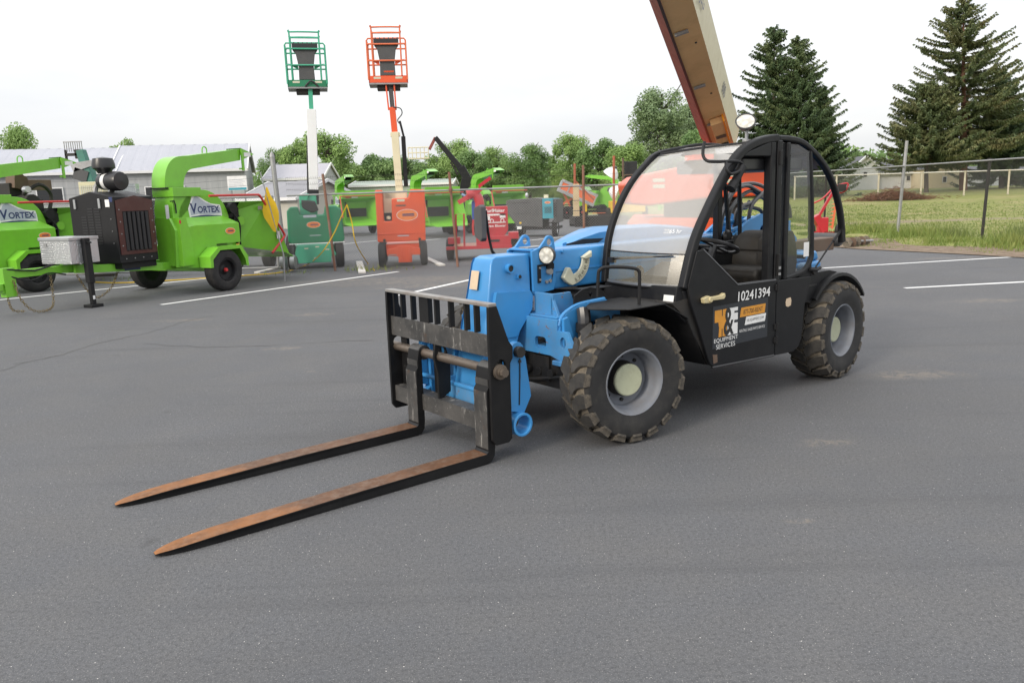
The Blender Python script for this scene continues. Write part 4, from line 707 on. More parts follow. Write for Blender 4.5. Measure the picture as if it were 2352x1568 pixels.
    mb.obj('hopper_lid', gm, hp, bevel=.004) if not near else None
    mb = MB()
    mb.tube(smoothpath([(.05, .86, 1.74), (-1.10, .86, 1.74), (-1.22, .86, 1.73), (-1.30, .86, 1.66), (-1.80, .86, 1.02), (-1.86, .86, .93), (-1.83, .86, .86), (-1.46, .86, .58)], 3) if near else [(-1.62, .86, 1.72), (-1.62, -.86, 1.72)], .024, 8)
    if not near: mb.tube([(-1.62, .86, 1.72), (-1.9, .86, .8)], .024, 8)
    mb.obj('control_bar', redbar, R)
    mb = MB(); mb.box(-1.36, -1.24, .79, .797, 1.45, 1.52); mb.obj('tail_lamp', galv, hp) if near else MB().box(-2.0, -1.985, -.35, .25, .0, .0001)
    if not near:
        MB().box(-1.56, -1.55, .35, .62, 1.63, 1.69).obj('red_marker', redd, hp); MB().box(-1.56, -1.55, .05, .33, 1.63, 1.69).obj('white_marker', wht, hp)
    else: MB().box(-1.80, -1.70, .803, .806, .85, 1.0).obj('hopper_label', wht, hp)
    mb = MB(); mb.box(-1.95, -1.94, .2, .6, .42, .52); 
    if engine:
        E = MB(); E.prism([(-.60, .66), (-.60, 1.76), (-.06, 1.86), (.50, 1.76), (.50, .66)], 1.00, 1.775, 'yz'); E = E.obj('engine_enclosure', blackm, R, bevel=.01)
        mb = MB(); mb.prism([(1.75, .80), (1.75, 1.70), (1.38, 1.78), (1.02, 1.70), (1.02, .80)], .503, .512, 'xz', [[(1.64, .86), (1.64, 1.52), (1.12, 1.52), (1.12, .86)]]); mb.obj('radiator_surround', maroon, E)
        for k in range(6): MB().lathe([(0, 1.0), (.030, 1.0), (.030, 0), (0, 0)], (1.16+k*.09, .50, .70), 'z', 10, closed=False).obj('radiator_rib', plastic, E) if False else MB().cyl((1.165+k*.088, .506, .87), (1.165+k*.088, .506, 1.51), .034, n=8).obj('radiator_rib', plastic, E)
        mb = MB()
        for k in range(4): mb.cyl((1.70, .512, .95+k*.2), (1.70, .518, .95+k*.2), .011, n=6); mb.cyl((1.06, .512, .95+k*.2), (1.06, .518, .95+k*.2), .011, n=6); mb.cyl((1.15+k*.17, .503, .73), (1.15+k*.17, .511, .73), .011, n=6); mb.cyl((1.776, .40, 1.0+k*.2), (1.784, .40, 1.0+k*.2), .010, n=6)
        mb.obj('enclosure_bolt', galv, E)['kind'] = 'stuff'
        mb = MB()
        for i in range(14):
            for j in range(3):
                if i > 10 and j == 0: continue
                mb.box(1.7755, 1.781, -.33+j*.17, -.20+j*.17, .98+i*.045, 1.0+i*.045)
        mb.obj('louvre_slot', plastic, E)['kind'] = 'stuff'
        mb = MB(); mb.box(1.7755, 1.79, -.40, .28, .94, 1.66); mb.box(1.775, 1.80, -.60, .50, .76, .775); mb.obj('grille_panel', cgrey, E, bevel=.004) if False else None
        mb = MB()
        for y in (-.44, .17): mb.box(1.776, 1.80, y-.025, y+.025, 1.58, 1.74)
        mb.obj('clasp', alu, E, bevel=.004)['kind'] = 'stuff'
        MB().box(1.776, 1.779, .30, .40, 1.60, 1.72).obj('white_label', wht, E); MB().box(1.776, 1.779, .40, .48, 1.68, 1.76).obj('blue_label', navy, E); MB().box(1.776, 1.779, -.57, .0, .772, .778).obj('edge_strip', alu, E)
        mb = MB(); mb.box(1.02, 1.72, -.55, .45, .56, .66); mb.obj('engine_mount', blackm, R)
        mb = MB(); mb.lathe([(0, -.24), (.13, -.24), (.14, -.20), (.14, .02), (.165, .03), (.165, .20), (.15, .24), (0, .25)], (1.35, -.02, 2.03), 'y', 24, closed=False); ac = mb.obj('air_cleaner', plastic, R)
        MB().lathe([(.143, -.12), (.143, -.04), (.139, -.04), (.139, -.12)], (1.35, -.02, 2.03), 'y', 24).obj('cleaner_band', wht, ac)
        MB().lathe([(0, .14), (.16, .11), (.185, .02), (.185, -.05), (.14, -.08), (.10, -.14)], (1.36, -.16, 2.31), 'z', 22, closed=False).obj('rain_cap', plastic, ac)
        mb = MB(); mb.tube(smoothpath([(1.35, -.26, 2.0), (1.36, -.38, 1.98), (1.38, -.42, 1.88), (1.4, -.40, 1.78)], 4), .045, 8); mb.obj('intake_elbow', galv, ac)
        mb = MB(); mb.cyl((1.30, -.10, 1.84), (1.30, -.10, 1.92), .04, n=8); mb.obj('cleaner_foot', dark, ac)
        bt = MB(); bt.box(2.05, 2.56, -.36, .36, .72, 1.09); bt = bt.obj('toolbox', diamond, R, bevel=.006); MB().box(2.035, 2.575, -.375, .375, 1.09, 1.145).obj('toolbox_lid', alu, bt, bevel=.008); MB().box(2.56, 2.572, -.25, -.18, 1.0, 1.05).obj('toolbox_latch', galv, bt)
        mb = MB()
        for k in range(9): mb.box(2.5605, 2.566, -.355, -.05, .745+k*.038, .76+k*.038)
        mb.obj('toolbox_rib', alu, bt)['kind'] = 'stuff'
    jk = MB(); jk.box(2.26, 2.36, .36, .46, .40, 1.12); jk.box(2.275, 2.345, .375, .445, .05, .45); jk = jk.obj('jack_stand', blackm, R, bevel=.006); MB().box(2.20, 2.42, .31, .51, .0, .05).obj('jack_foot', blackm, jk, bevel=.006); MB().box(2.29, 2.33, .446, .448, .13, .19).obj('jack_label', wht, jk)
    mb = MB(); mb.cyl((2.31, .46, 1.05), (2.31, .54, 1.05), .015, n=8); mb.obj('jack_crank', blackm, jk)
    sl = MB(); sl.box(1.35, 1.63, .26, .262, .50, .58); 
    u = (Vector((2.35, .10, 0))-Vector((.85, .42, 0))).normalized(); n_ = Vector((u.y*-1, u.x, 0)); b0 = Vector((1.30, .324+.048, .555))
    mb = MB(); q = [b0+u*a+n_*.004+Vector((0, 0, z)) for a, z in ((0, -.04), (.28, -.036), (.28, .03), (.15, .026), (.15, .05), (.10, .05), (.10, .024), (0, .02))]; mb.add(q, [tuple(range(8))]); mb.obj('frame_sticker', navy, R)
    ck = MB()                               # safety chains
    def chain(pts):
        p = smoothpath(pts, 6)
        for i in range(len(p)-1):
            a, b = p[i], p[i+1]; d = (b-a); e = Vector((-d.y, d.x, 0)).normalized() if i % 2 else d.normalized().cross(Vector((-d.y, d.x, 0)).normalized() if (abs(d.x)+abs(d.y)) > 1e-5 else Vector((1, 0, 0)))
            c0 = (a+b)/2; dd = d.normalized()*(d.length*.62); ck.tube([c0+dd*math.cos(PI2*k/8)+e*.018*math.sin(PI2*k/8) for k in range(8)], .006, 4, closed=True)
    if near:
        chain([(3.35, .08, .55), (3.30, .12, .25), (3.15, .14, .06), (2.95, .16, .03), (2.80, .12, .10), (2.75, .08, .35), (2.74, .06, .56)]); chain([(3.38, -.08, .52), (3.36, -.1, .28), (3.3, -.12, .08), (3.1, -.14, .03)]); chain([(2.1, -.2, .5), (1.9, -.25, .2), (1.7, -.28, .06), (1.4, -.3, .2), (1.2, -.34, .46)])
        ck.obj('safety_chain', paint('brassy_chain', (.25, .19, .09), .45, .4, metal=.6), R)['kind'] = 'stuff'
    mb = MB(); mb.tube([(3.42, .06, .72), (3.0, .09, .66), (2.7, .09, .72)], .014, 6); mb.tube(smoothpath([(3.4, .05, .62), (3.1, .12, .52), (2.8, .1, .6), (2.5, .1, .55)], 4), .012, 6); mb.obj('tow_cable', blackm, R)
    return R
ch1 = chipper('lime green wood chipper trailer with black engine box and silver toolbox, nearest the camera', (-6.2, 15.02, 0), -115.5, 'lime green chippers')
ch2 = copy_tree(ch1, skip=('engine_enclosure', 'engine_mount', 'air_cleaner')); ch2.location = (-10.24, 15.91, 0); ch2['label'] = 'lime green wood chipper cut off by the left edge of the picture'
# open engine on the left-hand chipper
en = MB(); en.box(1.0, 1.6, -.4, .3, .66, 1.3); en.box(1.1, 1.5, -.3, .2, 1.3, 1.6); en.cyl((1.6, -.1, 1.1), (1.72, -.1, 1.1), .2, n=16); en.obj('open_engine', dark, ch2, bevel=.01)
mb = MB(); mb.box(-.95, -.35, -.35, .15, 1.45, 1.80); mb.cyl((-.7, .2, 1.75), (-.7, -.3, 1.75), .16, n=14); mb.box(-.8, -.5, -.55, -.2, 1.8, 2.15); mb.tube(smoothpath([(-.5, .2, 1.9), (-.8, .3, 2.1), (-1.1, .2, 1.9), (-1.0, .2, 1.5)], 4), .04, 8); mb.obj('hydraulic_works', dark, ch2, bevel=.01)
mb = MB(); mb.prism([(-.85, 2.25), (-.60, 2.45), (-.55, 2.05), (-.9, 1.95)], -.4, -.1, 'xz'); mb.box(-1.5, -.7, -.42, -.3, 2.0, 2.22); mb.obj('steel_bracket', brownbox, ch2, bevel=.01)
mb = MB(); mb.box(-.75, -.45, .16, .19, 1.46, 1.80); mb.cyl((-.55, .2, 2.0), (-.55, .32, 2.0), .07, n=10); mb.obj('alloy_casting', alu, ch2, bevel=.01)
# chippers in the yard behind, seen from their hopper ends
for lab, px, py, rz, near in [('lime green chipper whose infeed hopper shows between the green and orange boom lifts', 838, 541, 116, False), ('lime green chipper with open hopper just right of the orange boom lift', 1035, 545, 118, False), ('lime green chipper half hidden behind the grey compressor', 1188, 536, 122, False)]:
    if lab.startswith('lime green chipper whose'):
        R3 = chipper(lab, (0, 0, 0), rz, 'lime green chippers', engine=False, near=False, paintm=vgreen); r = R3
        mb = MB(); mb.box(1.0, 1.75, -.55, .45, .62, 1.6); mb.obj('engine_enclosure', blackm, r, bevel=.02)
    else: r = copy_tree(R3); r['label'] = lab
    q = gnd(px, py); r.rotation_euler = (0, 0, rad(rz)); 
    off = Matrix.Rotation(rad(rz), 3, 'Z')@Vector((-2.1, 0, 0)); r.location = Vector((q.x, q.y, 0))-off
fc = copy_tree(R3); fc['label'] = 'distant lime green chipper beyond the tipped dump trailer'; fc.location = gnd(1395, 496); fc.location.z = 0; fc.rotation_euler = (0, 0, rad(-25))
# ================================================================ boom lifts (x towards the camera, y to the right)
def basket(P, cy, z0, wd, mat, mat2, xb=-.30):
    B = MB(); y0, y1 = cy-wd/2, cy+wd/2; dp = .62
    B.box(xb-dp, xb, y0, y1, z0, z0+.04); B = B.obj('basket_floor', galv, P)
    mb = MB(); mb.box(xb-.02, xb, y0, y1, z0+.03, z0+.19); mb.box(xb-dp, xb-dp+.02, y0, y1, z0+.03, z0+.19); mb.box(xb-dp, xb, y0, y0+.02, z0+.03, z0+.19); mb.box(xb-dp, xb, y1-.02, y1, z0+.03, z0+.19); mb.obj('toe_board', mat, B)
    for s in (-1, 1): MB().box(xb+.001, xb+.004, cy+s*wd*.28-.08, cy+s*wd*.28+.08, z0+.12, z0+.165).obj('toe_label', cream_d, B)
    rr = .019
    for x in (xb, xb-dp):
        for zz in (z0+.52, z0+.88, z0+1.0):
            mb = MB(); mb.tube([(x, y0, zz), (x, y1, zz)] if zz < z0+.95 else [(x, y0, zz-.05), (x, y0+.03, zz), (x, cy-wd*.36, zz)], rr, 6); mb.obj('rail', mat2, B)
            if zz > z0+.95: mb = MB(); mb.tube([(x, y1, zz-.05), (x, y1-.03, zz), (x, cy+wd*.36, zz)], rr, 6); mb.obj('rail', mat2, B)
        mb = MB(); mb.tube(smoothpath([(x, cy-wd*.365, z0+.19), (x, cy-wd*.365, z0+1.20), (x, cy-wd*.34, z0+1.245), (x, cy+wd*.34, z0+1.245), (x, cy+wd*.365, z0+1.20), (x, cy+wd*.365, z0+.19)], 3), rr, 6); mb.obj('hoop_rail', mat2, B)
        MB().tube([(x, cy-wd*.365, z0+1.12), (x, cy+wd*.365, z0+1.12)], rr, 6).obj('rail', mat2, B)
        for y in (y0, y1): MB().tube([(x, y, z0+.1), (x, y, z0+.96)], rr, 6).obj('corner_post', mat2, B)
    for y in (y0, y1):
        for zz in (z0+.52, z0+.96): MB().tube([(xb-dp, y, zz), (xb, y, zz)], rr, 6).obj('rail', mat2, B)
    mb = MB(); z = z0; mb.prism([(cy-wd*.32, z+1.0), (cy+wd*.32, z+1.0), (cy+wd*.31, z+.86), (cy+wd*.24, z+.78), (cy+wd*.19, z+.5), (cy+wd*.20, z+.2), (cy-wd*.20, z+.2), (cy-wd*.19, z+.5), (cy-wd*.24, z+.78), (cy-wd*.31, z+.86)], xb-.16, xb-.04, 'yz'); mb.obj('control_cover', cgrey, B, bevel=.012)
    MB().box(xb-.04, xb-.02, cy-wd*.32, cy+wd*.32, z+.86, z+1.0).obj('control_panel', plastic, B, bevel=.006)
    mb = MB(); 
    for k in range(6): mb.cyl((xb-.1, cy-.24+.1*k, z+1.0), (xb-.1, cy-.24+.1*k, z+1.04), .012, n=6)
    mb.obj('control_lever', plastic, B)['kind'] = 'stuff'
    for s in (-1, 1): MB().prism([(cy+s*wd*.46, z+.56), (cy+s*wd*.20, z+.42), (cy+s*wd*.20, z+.52)], xb-.06, xb-.04, 'yz').obj('gusset', mat, B)
    mb = MB(); mb.box(xb-.45, xb-.1, cy-wd*.3, cy+wd*.3, z0-.10, z0); mb.obj('basket_mount', dark, B, bevel=.01)
    return B
G = thing('boom_lift', 'sea green boom lift with white mast raised and basket high up', 'boom lift', (-4.65, 18.75, 0), -77, 'boom lifts with raised baskets')
mb = MB(); mb.prism([(-.56, .66), (-.54, 1.36), (-.46, 1.46), (-.30, 1.46), (-.24, 1.26), (.30, 1.26), (.34, 1.46), (.60, 1.46), (.72, 1.36), (.75, .66), (.70, .60), (-.5, .60)], -.9, 0, 'yz'); gb = mb.obj('counterweight_body', liftgreen, G, bevel=.04, seg=3)
oval(gb, (.002, .05, 1.03), .16, .075, 'x'); MB().box(.001, .003, -.17, .13, 1.20, 1.26).obj('model_plate', silver, gb); MB().box(.001, .003, -.06, .20, .77, .79).obj('small_label', silver, gb); MB().box(.0, .012, -.54, .74, .585, .605).obj('trim_strip', whitep, gb)
mb = MB(); mb.box(-.8, -.25, -.24, .16, 1.26, 1.74); mb.prism([(-.24, 1.74), (.0, 1.76), (-.04, 1.6), (-.24, 1.5)], -.26, -.2, 'yz'); mb.obj('mast_base', liftgreen2, G, bevel=.02)
MB().prism([(-.20, 1.62), (.12, 1.58), (.20, 1.36), (.02, 1.30), (-.18, 1.42)], -.26, -.18, 'yz').obj('mast_knuckle', plastic, G, bevel=.03)
mb = MB(); mb.beam((-.42, .10, 1.55), (-.42, .20, 3.70), .22, .22, (1, 0, 0)); mb.obj('mast', whitep, G, bevel=.012); MB().beam((-.42, -.04, 1.55), (-.42, .06, 3.1), .04, .16, (1, 0, 0)).obj('mast_cylinder', plastic, G, bevel=.01); MB().beam((-.42, .08, 1.5), (-.42, .1, 1.85), .26, .26, (1, 0, 0)).obj('mast_collar', plastic, G, bevel=.02)
MB().beam((-.42, .20, 3.68), (-.42, .215, 4.24), .10, .10, (1, 0, 0)).obj('fly_mast', liftgreen2, G, bevel=.006)
mb = MB(); mb.tube(smoothpath([(-.3, .1, 4.2), (-.25, .25, 4.32), (-.3, .40, 4.2)], 4), .02, 6); mb.obj('basket_hose', hosem, G)
basket(G, .16, 4.16, .90, liftgreen, liftgreen2)
mb = MB(); mb.box(-1.5, -.1, -.45, .5, .30, .52); mb.prism([(-.36, .56), (.42, .56), (.54, .30), (.40, .28), (.40, .14), (-.36, .14), (-.38, .28), (-.46, .30)], -.2, .12, 'yz'); mb.obj('chassis', liftgreen2, G, bevel=.015)
mb = MB(); [mb.box(.121, .124, y, y+.09, z, z+.03) for y, z in ((-.2, .47), (.05, .50), (.28, .43), (.0, .24))]; mb.obj('chassis_label', cream_d, G)['kind'] = 'stuff'
for x in (-.15, -1.5):
    for s in (-1, 1): road_wheel(G, (x, .05+s*.56, .30), s, R=.30, W=.2, rim=.17, rimmat=galv).rotation_euler.z += 0
O = thing('boom_lift', 'orange boom lift with cream mast raised behind the chain-link fence', 'boom lift', (-2.47, 18.55, 0), -83, 'boom lifts with raised baskets')
mb = MB(); mb.prism([(-.60, .58), (-.59, 1.78), (-.42, 1.78), (-.42, 1.06), (-.24, 1.06), (-.22, 1.58), (.16, 1.58), (.22, 1.78), (.56, 1.76), (.52, .58)], -.5, 0, 'yz'); ob = mb.obj('counterweight_body', orange, O, bevel=.03, seg=3)
mb = MB(); mb.box(-.9, -.2, -.42, -.10, 1.2, 1.74); mb.box(-.5, -.2, -.38, .14, 1.56, 1.72); mb.obj('mast_base', cream, O, bevel=.02); MB().box(-.6, -.15, -.44, -.2, 1.04, 1.25).obj('pump_recess', plastic, O); MB().cyl((-.1, -.33, 1.14), (-.03, -.30, 1.14), .04, n=12).obj('pump_fitting', cream, O)
oval(ob, (.002, .12, 1.19), .25, .135, 'x'); MB().box(.001, .003, -.10, .08, 1.50, 1.56).obj('model_plate', cream_d, ob); MB().box(.001, .0025, -.13, .1, 1.39, 1.43).obj('serial_text', brownbox, ob); MB().box(.001, .0025, -.13, .13, .70, .725).obj('decal_text', silver, ob)
for s in (-1, 1): MB().cyl((-.02, -.03+s*.41, .62), (.006, -.03+s*.41, .62), .035, n=12).obj('tie_down', dark, ob)
mb = MB(); mb.box(0, .02, -.59, .515, .755, .775); mb.obj('body_ridge', orange, ob, bevel=.006)
mb = MB(); mb.beam((-.42, -.03, 1.6), (-.42, -.06, 3.10), .17, .2, (1, 0, 0)); mb.obj('mast', cream, O, bevel=.012); MB().beam((-.42, .13, 1.85), (-.42, .13, 3.0), .10, .12, (1, 0, 0)).obj('mast_cylinder', blackm, O, bevel=.012); MB().beam((-.42, .14, 3.0), (-.42, .07, 3.35), .05, .06, (1, 0, 0)).obj('hose_carrier', blackm, O, bevel=.01)
MB().beam((-.42, -.06, 3.05), (-.42, -.085, 3.66), .14, .16, (1, 0, 0)).obj('fly_mast', orange, O, bevel=.01); MB().box(-.5, -.34, -.165, .06, 3.0, 3.09).obj('mast_collar', cream, O, bevel=.008)
mb = MB(); mb.beam((-.40, -.17, 3.6), (-.40, -.215, 4.45), .035, .1, (1, 0, 0)); mb.beam((-.40, -.0, 3.6), (-.40, -.015, 4.45), .035, .1, (1, 0, 0)); mb.box(-.46, -.34, -.235, .005, 4.42, 4.47); mb.obj('jib', orange, O, bevel=.006); MB().beam((-.44, -.08, 3.64), (-.44, -.11, 4.42), .10, .08, (1, 0, 0)).obj('jib_cylinder', cgrey, O, bevel=.01)
mb = MB(); mb.tube(smoothpath([(-.34, -.06, 3.66), (-.3, .10, 3.62), (-.32, .13, 3.5), (-.36, .02, 3.36), (-.38, .1, 3.25)], 4), .014, 6); mb.obj('jib_hose', hosem, O)
basket(O, -.14, 4.16, .88, orange, orange2)
mb = MB(); mb.box(-1.5, -.1, -.42, .36, .30, .52); mb.prism([(-.40, .40), (-.16, .44), (-.14, .47), (.16, .47), (.18, .44), (.40, .40), (.40, .26), (.18, .26), (.18, .09), (-.14, .09), (-.14, .24), (-.40, .26)], -.2, .06, 'yz'); mb.box(.06, .1, -.12, -.06, .10, .42); mb.box(.06, .1, .08, .14, .10, .42); mb.obj('chassis', orange, O, bevel=.01)
MB().box(.03, .07, -.36, -.18, .27, .29).obj('steer_rod', chrome, O)
for x in (-.12, -1.5):
    for s in (-1, 1): road_wheel(O, (x, -.03+s*.49, .28), s, R=.28, W=.17, rim=.15, rimmat=galv)
# ================================================================ large boom lift behind the telehandler
BL = thing('boom_lift', 'large orange boom lift behind the telehandler, cream boom reaching over the cab', 'boom lift', (3.45, 13.5, 0), -90)
mb = MB(); mb.prism([(-1.35, 1.35), (-1.05, 1.32), (.0, 1.42), (.72, 1.42), (.92, 1.50), (.95, 1.92), (.80, 2.05), (.2, 2.05), (-.3, 1.98), (-1.25, 1.82), (-1.42, 1.7)], -1.2, .1, 'yz'); bb = mb.obj('turntable_hood', orange, BL, bevel=.05, seg=3)
for z in (1.66, 1.76):
    MB().box(.102, .105, .12, .36, z, z+.06).obj('hood_label', cream_d, bb); MB().box(.102, .105, -1.0, -.8, z-.05, z+.01).obj('hood_label', cream_d, bb)
mb = MB(); mb.prism([(-1.05, .55), (-1.1, .95), (-.95, 1.12), (.75, 1.05), (.8, .55)], -2.2, -.1, 'yz'); mb.obj('chassis', orange, BL, bevel=.04, seg=3); mb = MB(); mb.box(-1.0, -.2, -.6, .6, 1.05, 1.42); mb.cyl((-.5, .3, 1.0), (-.5, .3, 1.40), .12, n=12); mb.tube(smoothpath([(-.1, .3, 1.3), (-.05, .5, 1.36), (-.1, .62, 1.2)], 4), .02, 6); mb.obj('slew_works', dark, BL, bevel=.02)
for x in (-.35, -2.3):
    for s in (-1, 1): road_wheel(BL, (x, s*.98, .48), s, R=.48, W=.34, rim=.28, rimmat=galv)
mb = MB(); mb.box(-.9, -.3, -.25, .28, 1.9, 2.25); mb.obj('boom_yoke', orange, BL, bevel=.03)
bs = Vector((-.15, .24, 2.30)); be = Vector((8.0, -2.80, 4.34)); d = (be-bs).normalized(); rt_ = d.cross(Vector((0, 0, 1))).normalized()*-1; up_ = rt_.cross(d)*-1
if up_.z < 0: up_ = -up_
if rt_.y < 0: rt_ = -rt_
sec = [(-.33, .22), (-.17, -.12), (.17, -.12), (.33, .22), (.24, .42), (-.24, .42)]
_c, _s = math.cos(rad(-15)), math.sin(rad(-15)); sec = [(a*_c+b*_s, b*_c-a*_s) for a, b in sec]; rt0, up0 = rt_.copy(), up_.copy()
mb = MB(); Aa = [bs+rt_*a+up_*b for a, b in sec]; Bb = [be+rt_*a*.80+up_*b*.8 for a, b in sec]; n = 6
for i, mi in zip(range(6), (0, 1, 2, 2, 2, 2)): j = (i+1) % 6; mb.add([Aa[i], Aa[j], Bb[j], Bb[i]], [(0, 1, 2, 3)], mi)
mb.add(Aa, [tuple(range(6))], 1); mb.add(Bb, [tuple(range(6))], 1); bo = mb.obj('boom', [maroon if False else paint('dull_red_boom_side', (.26, .035, .022), .5, .4, dcol=(.10, .05, .04)), tanboom, cream], BL, smooth=0)
rt_, up_ = rt0*_c-up0*_s, rt0*_s+up0*_c
mb = MB(); mb.beam(bs+rt_*-.165+up_*-.125, be+rt_*-.165+up_*-.125, .03, .02, up_); mb.obj('boom_rib', plastic, bo)
for t in (1.6, 3.2, 4.9): q = bs+d*t+up_*-.13; MB().beam(q-rt_*.13, q+rt_*.02, .035, .03, up_).obj('boom_bracket', galv, bo); MB().cyl(q+rt_*.06-d*.35, q+rt_*.06-d*.35-up_*.01, .014, n=8).obj('boom_hole', dark, bo)
q0 = bs+d*.85; mb = MB(); mb.beam(q0+up_*-.19+rt_*.02, q0+d*.95+up_*-.17+rt_*.02, .19, .10, up_); mb.obj('boom_cover', tanboom, bo, bevel=.01); MB().beam(q0+up_*-.20+rt_*.12, q0+d*1.0+up_*-.17+rt_*.12, .025, .12, up_).obj('cover_edge', amber, bo); MB().beam(q0+d*.30+up_*-.243+rt_*.02, q0+d*.42+up_*-.240+rt_*.02, .15, .004, up_).obj('cover_plate', brownbox, bo)
mb = MB(); mb.cyl(q0-d*.2+up_*-.30-rt_*.05, q0-d*.2+up_*-.30+rt_*.1, .16, n=16); mb.beam(q0+d*.02+up_*-.25+rt_*.03, q0-d*.2+up_*-.32+rt_*.03, .06, .05, up_); mb.obj('boom_knuckle', dark, bo)
nrm = (up_*-.14*1+rt_*.33).normalized(); fx_ = Vector(nrm); fu = (rt_*.14+up_*.33).normalized()
for s_, t, hgt in (('JLG', 5.3, .20), ('600', 2.6, .16)): txt('boom_lettering', s_, hgt, navy, bo, bs+d*t+rt_*.17+up_*-.12+nrm*.004+fu*.07, -d, fu)
# ================================================================ yard equipment
def W(px, py, Y): return at(px, py, Y)
# red straw blower
SB = thing('straw_blower', 'red trailer straw blower with round drum in front of the grey compressor', 'straw blower', (-1.0, 19.6, 0), -90)
mb = MB(); mb.prism([(.34, .95), (.34, 1.30), (1.0, 1.30), (1.0, .95)], -.5, 0, 'yz'); n = 14; mb.prism(arc(.66, .86, .36, 200, 340, 12)+[(1.0, .95), (.33, .95)], -.5, 0, 'yz'); bd = mb.obj('drum_housing', redp, SB, bevel=.012)
txt('brand_text', 'TurfMaker', .085, wht, bd, (.002, .43, 1.16), (0, 1, 0), (0, 0, 1), width=.50, bold=.02); txt('brand_text', 'Straw Blower', .06, wht, bd, (.002, .44, .80), (0, 1, 0), (0, 0, 1), width=.50, bold=.02)
mb = MB(); mb.box(.001, .003, .44, .94, 1.08, 1.12); mb.box(.001, .003, .44, .94, .90, .925); mb.disc((.002, .60, .955), .05, 'x', 14); mb.disc((.002, .86, .955), .05, 'x', 14); mb.box(.001, .003, .50, .56, .97, 1.07); mb.box(.001, .003, .80, .94, 1.02, 1.12); mb.obj('truck_emblem', wht, bd); mb = MB(); mb.disc((.004, .60, .955), .032, 'x', 12); mb.disc((.004, .86, .955), .032, 'x', 12); mb.obj('emblem_wheel', redp, bd)
mb = MB(); mb.box(-1.2, .12, -.55, 1.08, .28, .36); mb.box(-.6, .10, .20, 1.06, .36, .58); mb.box(-.2, .1, -.50, -.2, .42, .58); mb.box(-.5, .05, 1.0, 1.25, .50, .66); frm = mb.obj('trailer_frame', redp, SB, bevel=.008); MB().box(.10, .104, .50, .78, .44, .50).obj('frame_slot', plastic, frm)
mb = MB(); mb.tube([(.05, -.30, .36), (.05, -.28, 1.14), (.05, -.08, 1.15), (.05, -.10, .36)], .025, 8); mb.obj('guard_frame', redp, SB)
mb = MB(); mb.beam((-.2, -.22, 1.42), (-.2, .36, 1.74), .11, .13, (1, 0, 0)); mb.beam((-.3, .3, 1.8), (-.3, .60, 2.0), .08, .08, (1, 0, 0)); mb.tube(smoothpath([(-.25, .30, 1.2), (-.25, .30, 1.45), (-.25, .2, 1.62), (-.22, .0, 1.60)], 4), .12, 12); mb.obj('discharge_spout', redp, SB, bevel=.01)
mb = MB(); mb.box(-.9, -.3, .1, .4, .9, 1.45); mb.obj('blue_engine_hood', bluep, SB, bevel=.03); MB().obox((-.35, .05, 1.53), (.004, .42, .05), (-29.5, 0, 0)).obj('spout_stripe', ltblue, SB)
for y in (-.48, 1.15): road_wheel(SB, (-.3, y, .28), -1 if y < 0 else 1, R=.28, W=.18, rim=.15)
mb = MB(); mb.tube(smoothpath([(.08, .15, 1.0), (.1, .13, .8), (.09, .14, .62)], 3), .03, 8); mb.obj('reflector_strip', redd, SB)
# air compressor
AC = thing('air_compressor', 'charcoal and teal towable air compressor behind the straw blower', 'air compressor', (1.25, 29.0, 0), -104)
mb = MB(); mb.prism([(-1.36, .98), (-1.34, 1.34), (-1.22, 1.38), (-.28, 1.42), (.02, 1.38), (.02, .34), (-.95, .40)], -1.3, 0, 'yz'); ab = mb.obj('canopy', cgrey, AC, bevel=.03, seg=3)
mb = MB(); mb.box(-1.3, .012, .02, .42, .66, 1.38); mb.obj('end_panel', tealp, AC, bevel=.01); mb = MB(); mb.box(-1.3, -.01, .42, .56, .50, 1.36); mb.obj('end_cap', cgrey, AC, bevel=.03)
for k in range(7): MB().box(-.008, .006, .44, .54, .72+k*.075, .76+k*.075).obj('end_louvre', plastic, AC)
for k in range(9): MB().box(.0125, .016, .10, .36, .86+k*.026, .872+k*.026).obj('panel_louvre', plastic, AC)
oval(AC, (.014, .22, 1.24), .11, .045, 'x'); MB().box(0, .004, -1.15, -.45, 1.24, 1.26).obj('canopy_crease', plastic, ab); MB().box(0, .004, -1.0, -.4, .86, .875).obj('canopy_crease', plastic, ab); MB().box(0, .004, -.86, -.78, .50, .56).obj('yellow_label', yellow, ab)
mb = MB(); mb.box(-1.4, -.05, -1.1, .5, .26, .36); mb.box(-.1, .3, -1.0, -.9, .18, .3); mb.box(-.4, 0, .1, .55, .48, .52); mb.obj('trailer_frame', blackm, AC); MB().box(0.0, .01, -.95, -.78, .30, .40).obj('number_plate', wht, AC)
for y in (-.85, .42): road_wheel(AC, (-.35, y, .30), -1 if y < 0 else 1, R=.30, W=.2, rim=.19, rimmat=whitep)
mb = MB(); mb.lathe([(0, .12), (.05, .08), (.07, 0), (.05, -.06)], (-.3, -.62, 1.50), 'z', 10, closed=False); mb.obj('exhaust_cap', alu, AC); mb = MB(); mb.box(-.5, -.4, .0, .16, 1.40, 1.52); mb.obj('filler_box', cream, AC)
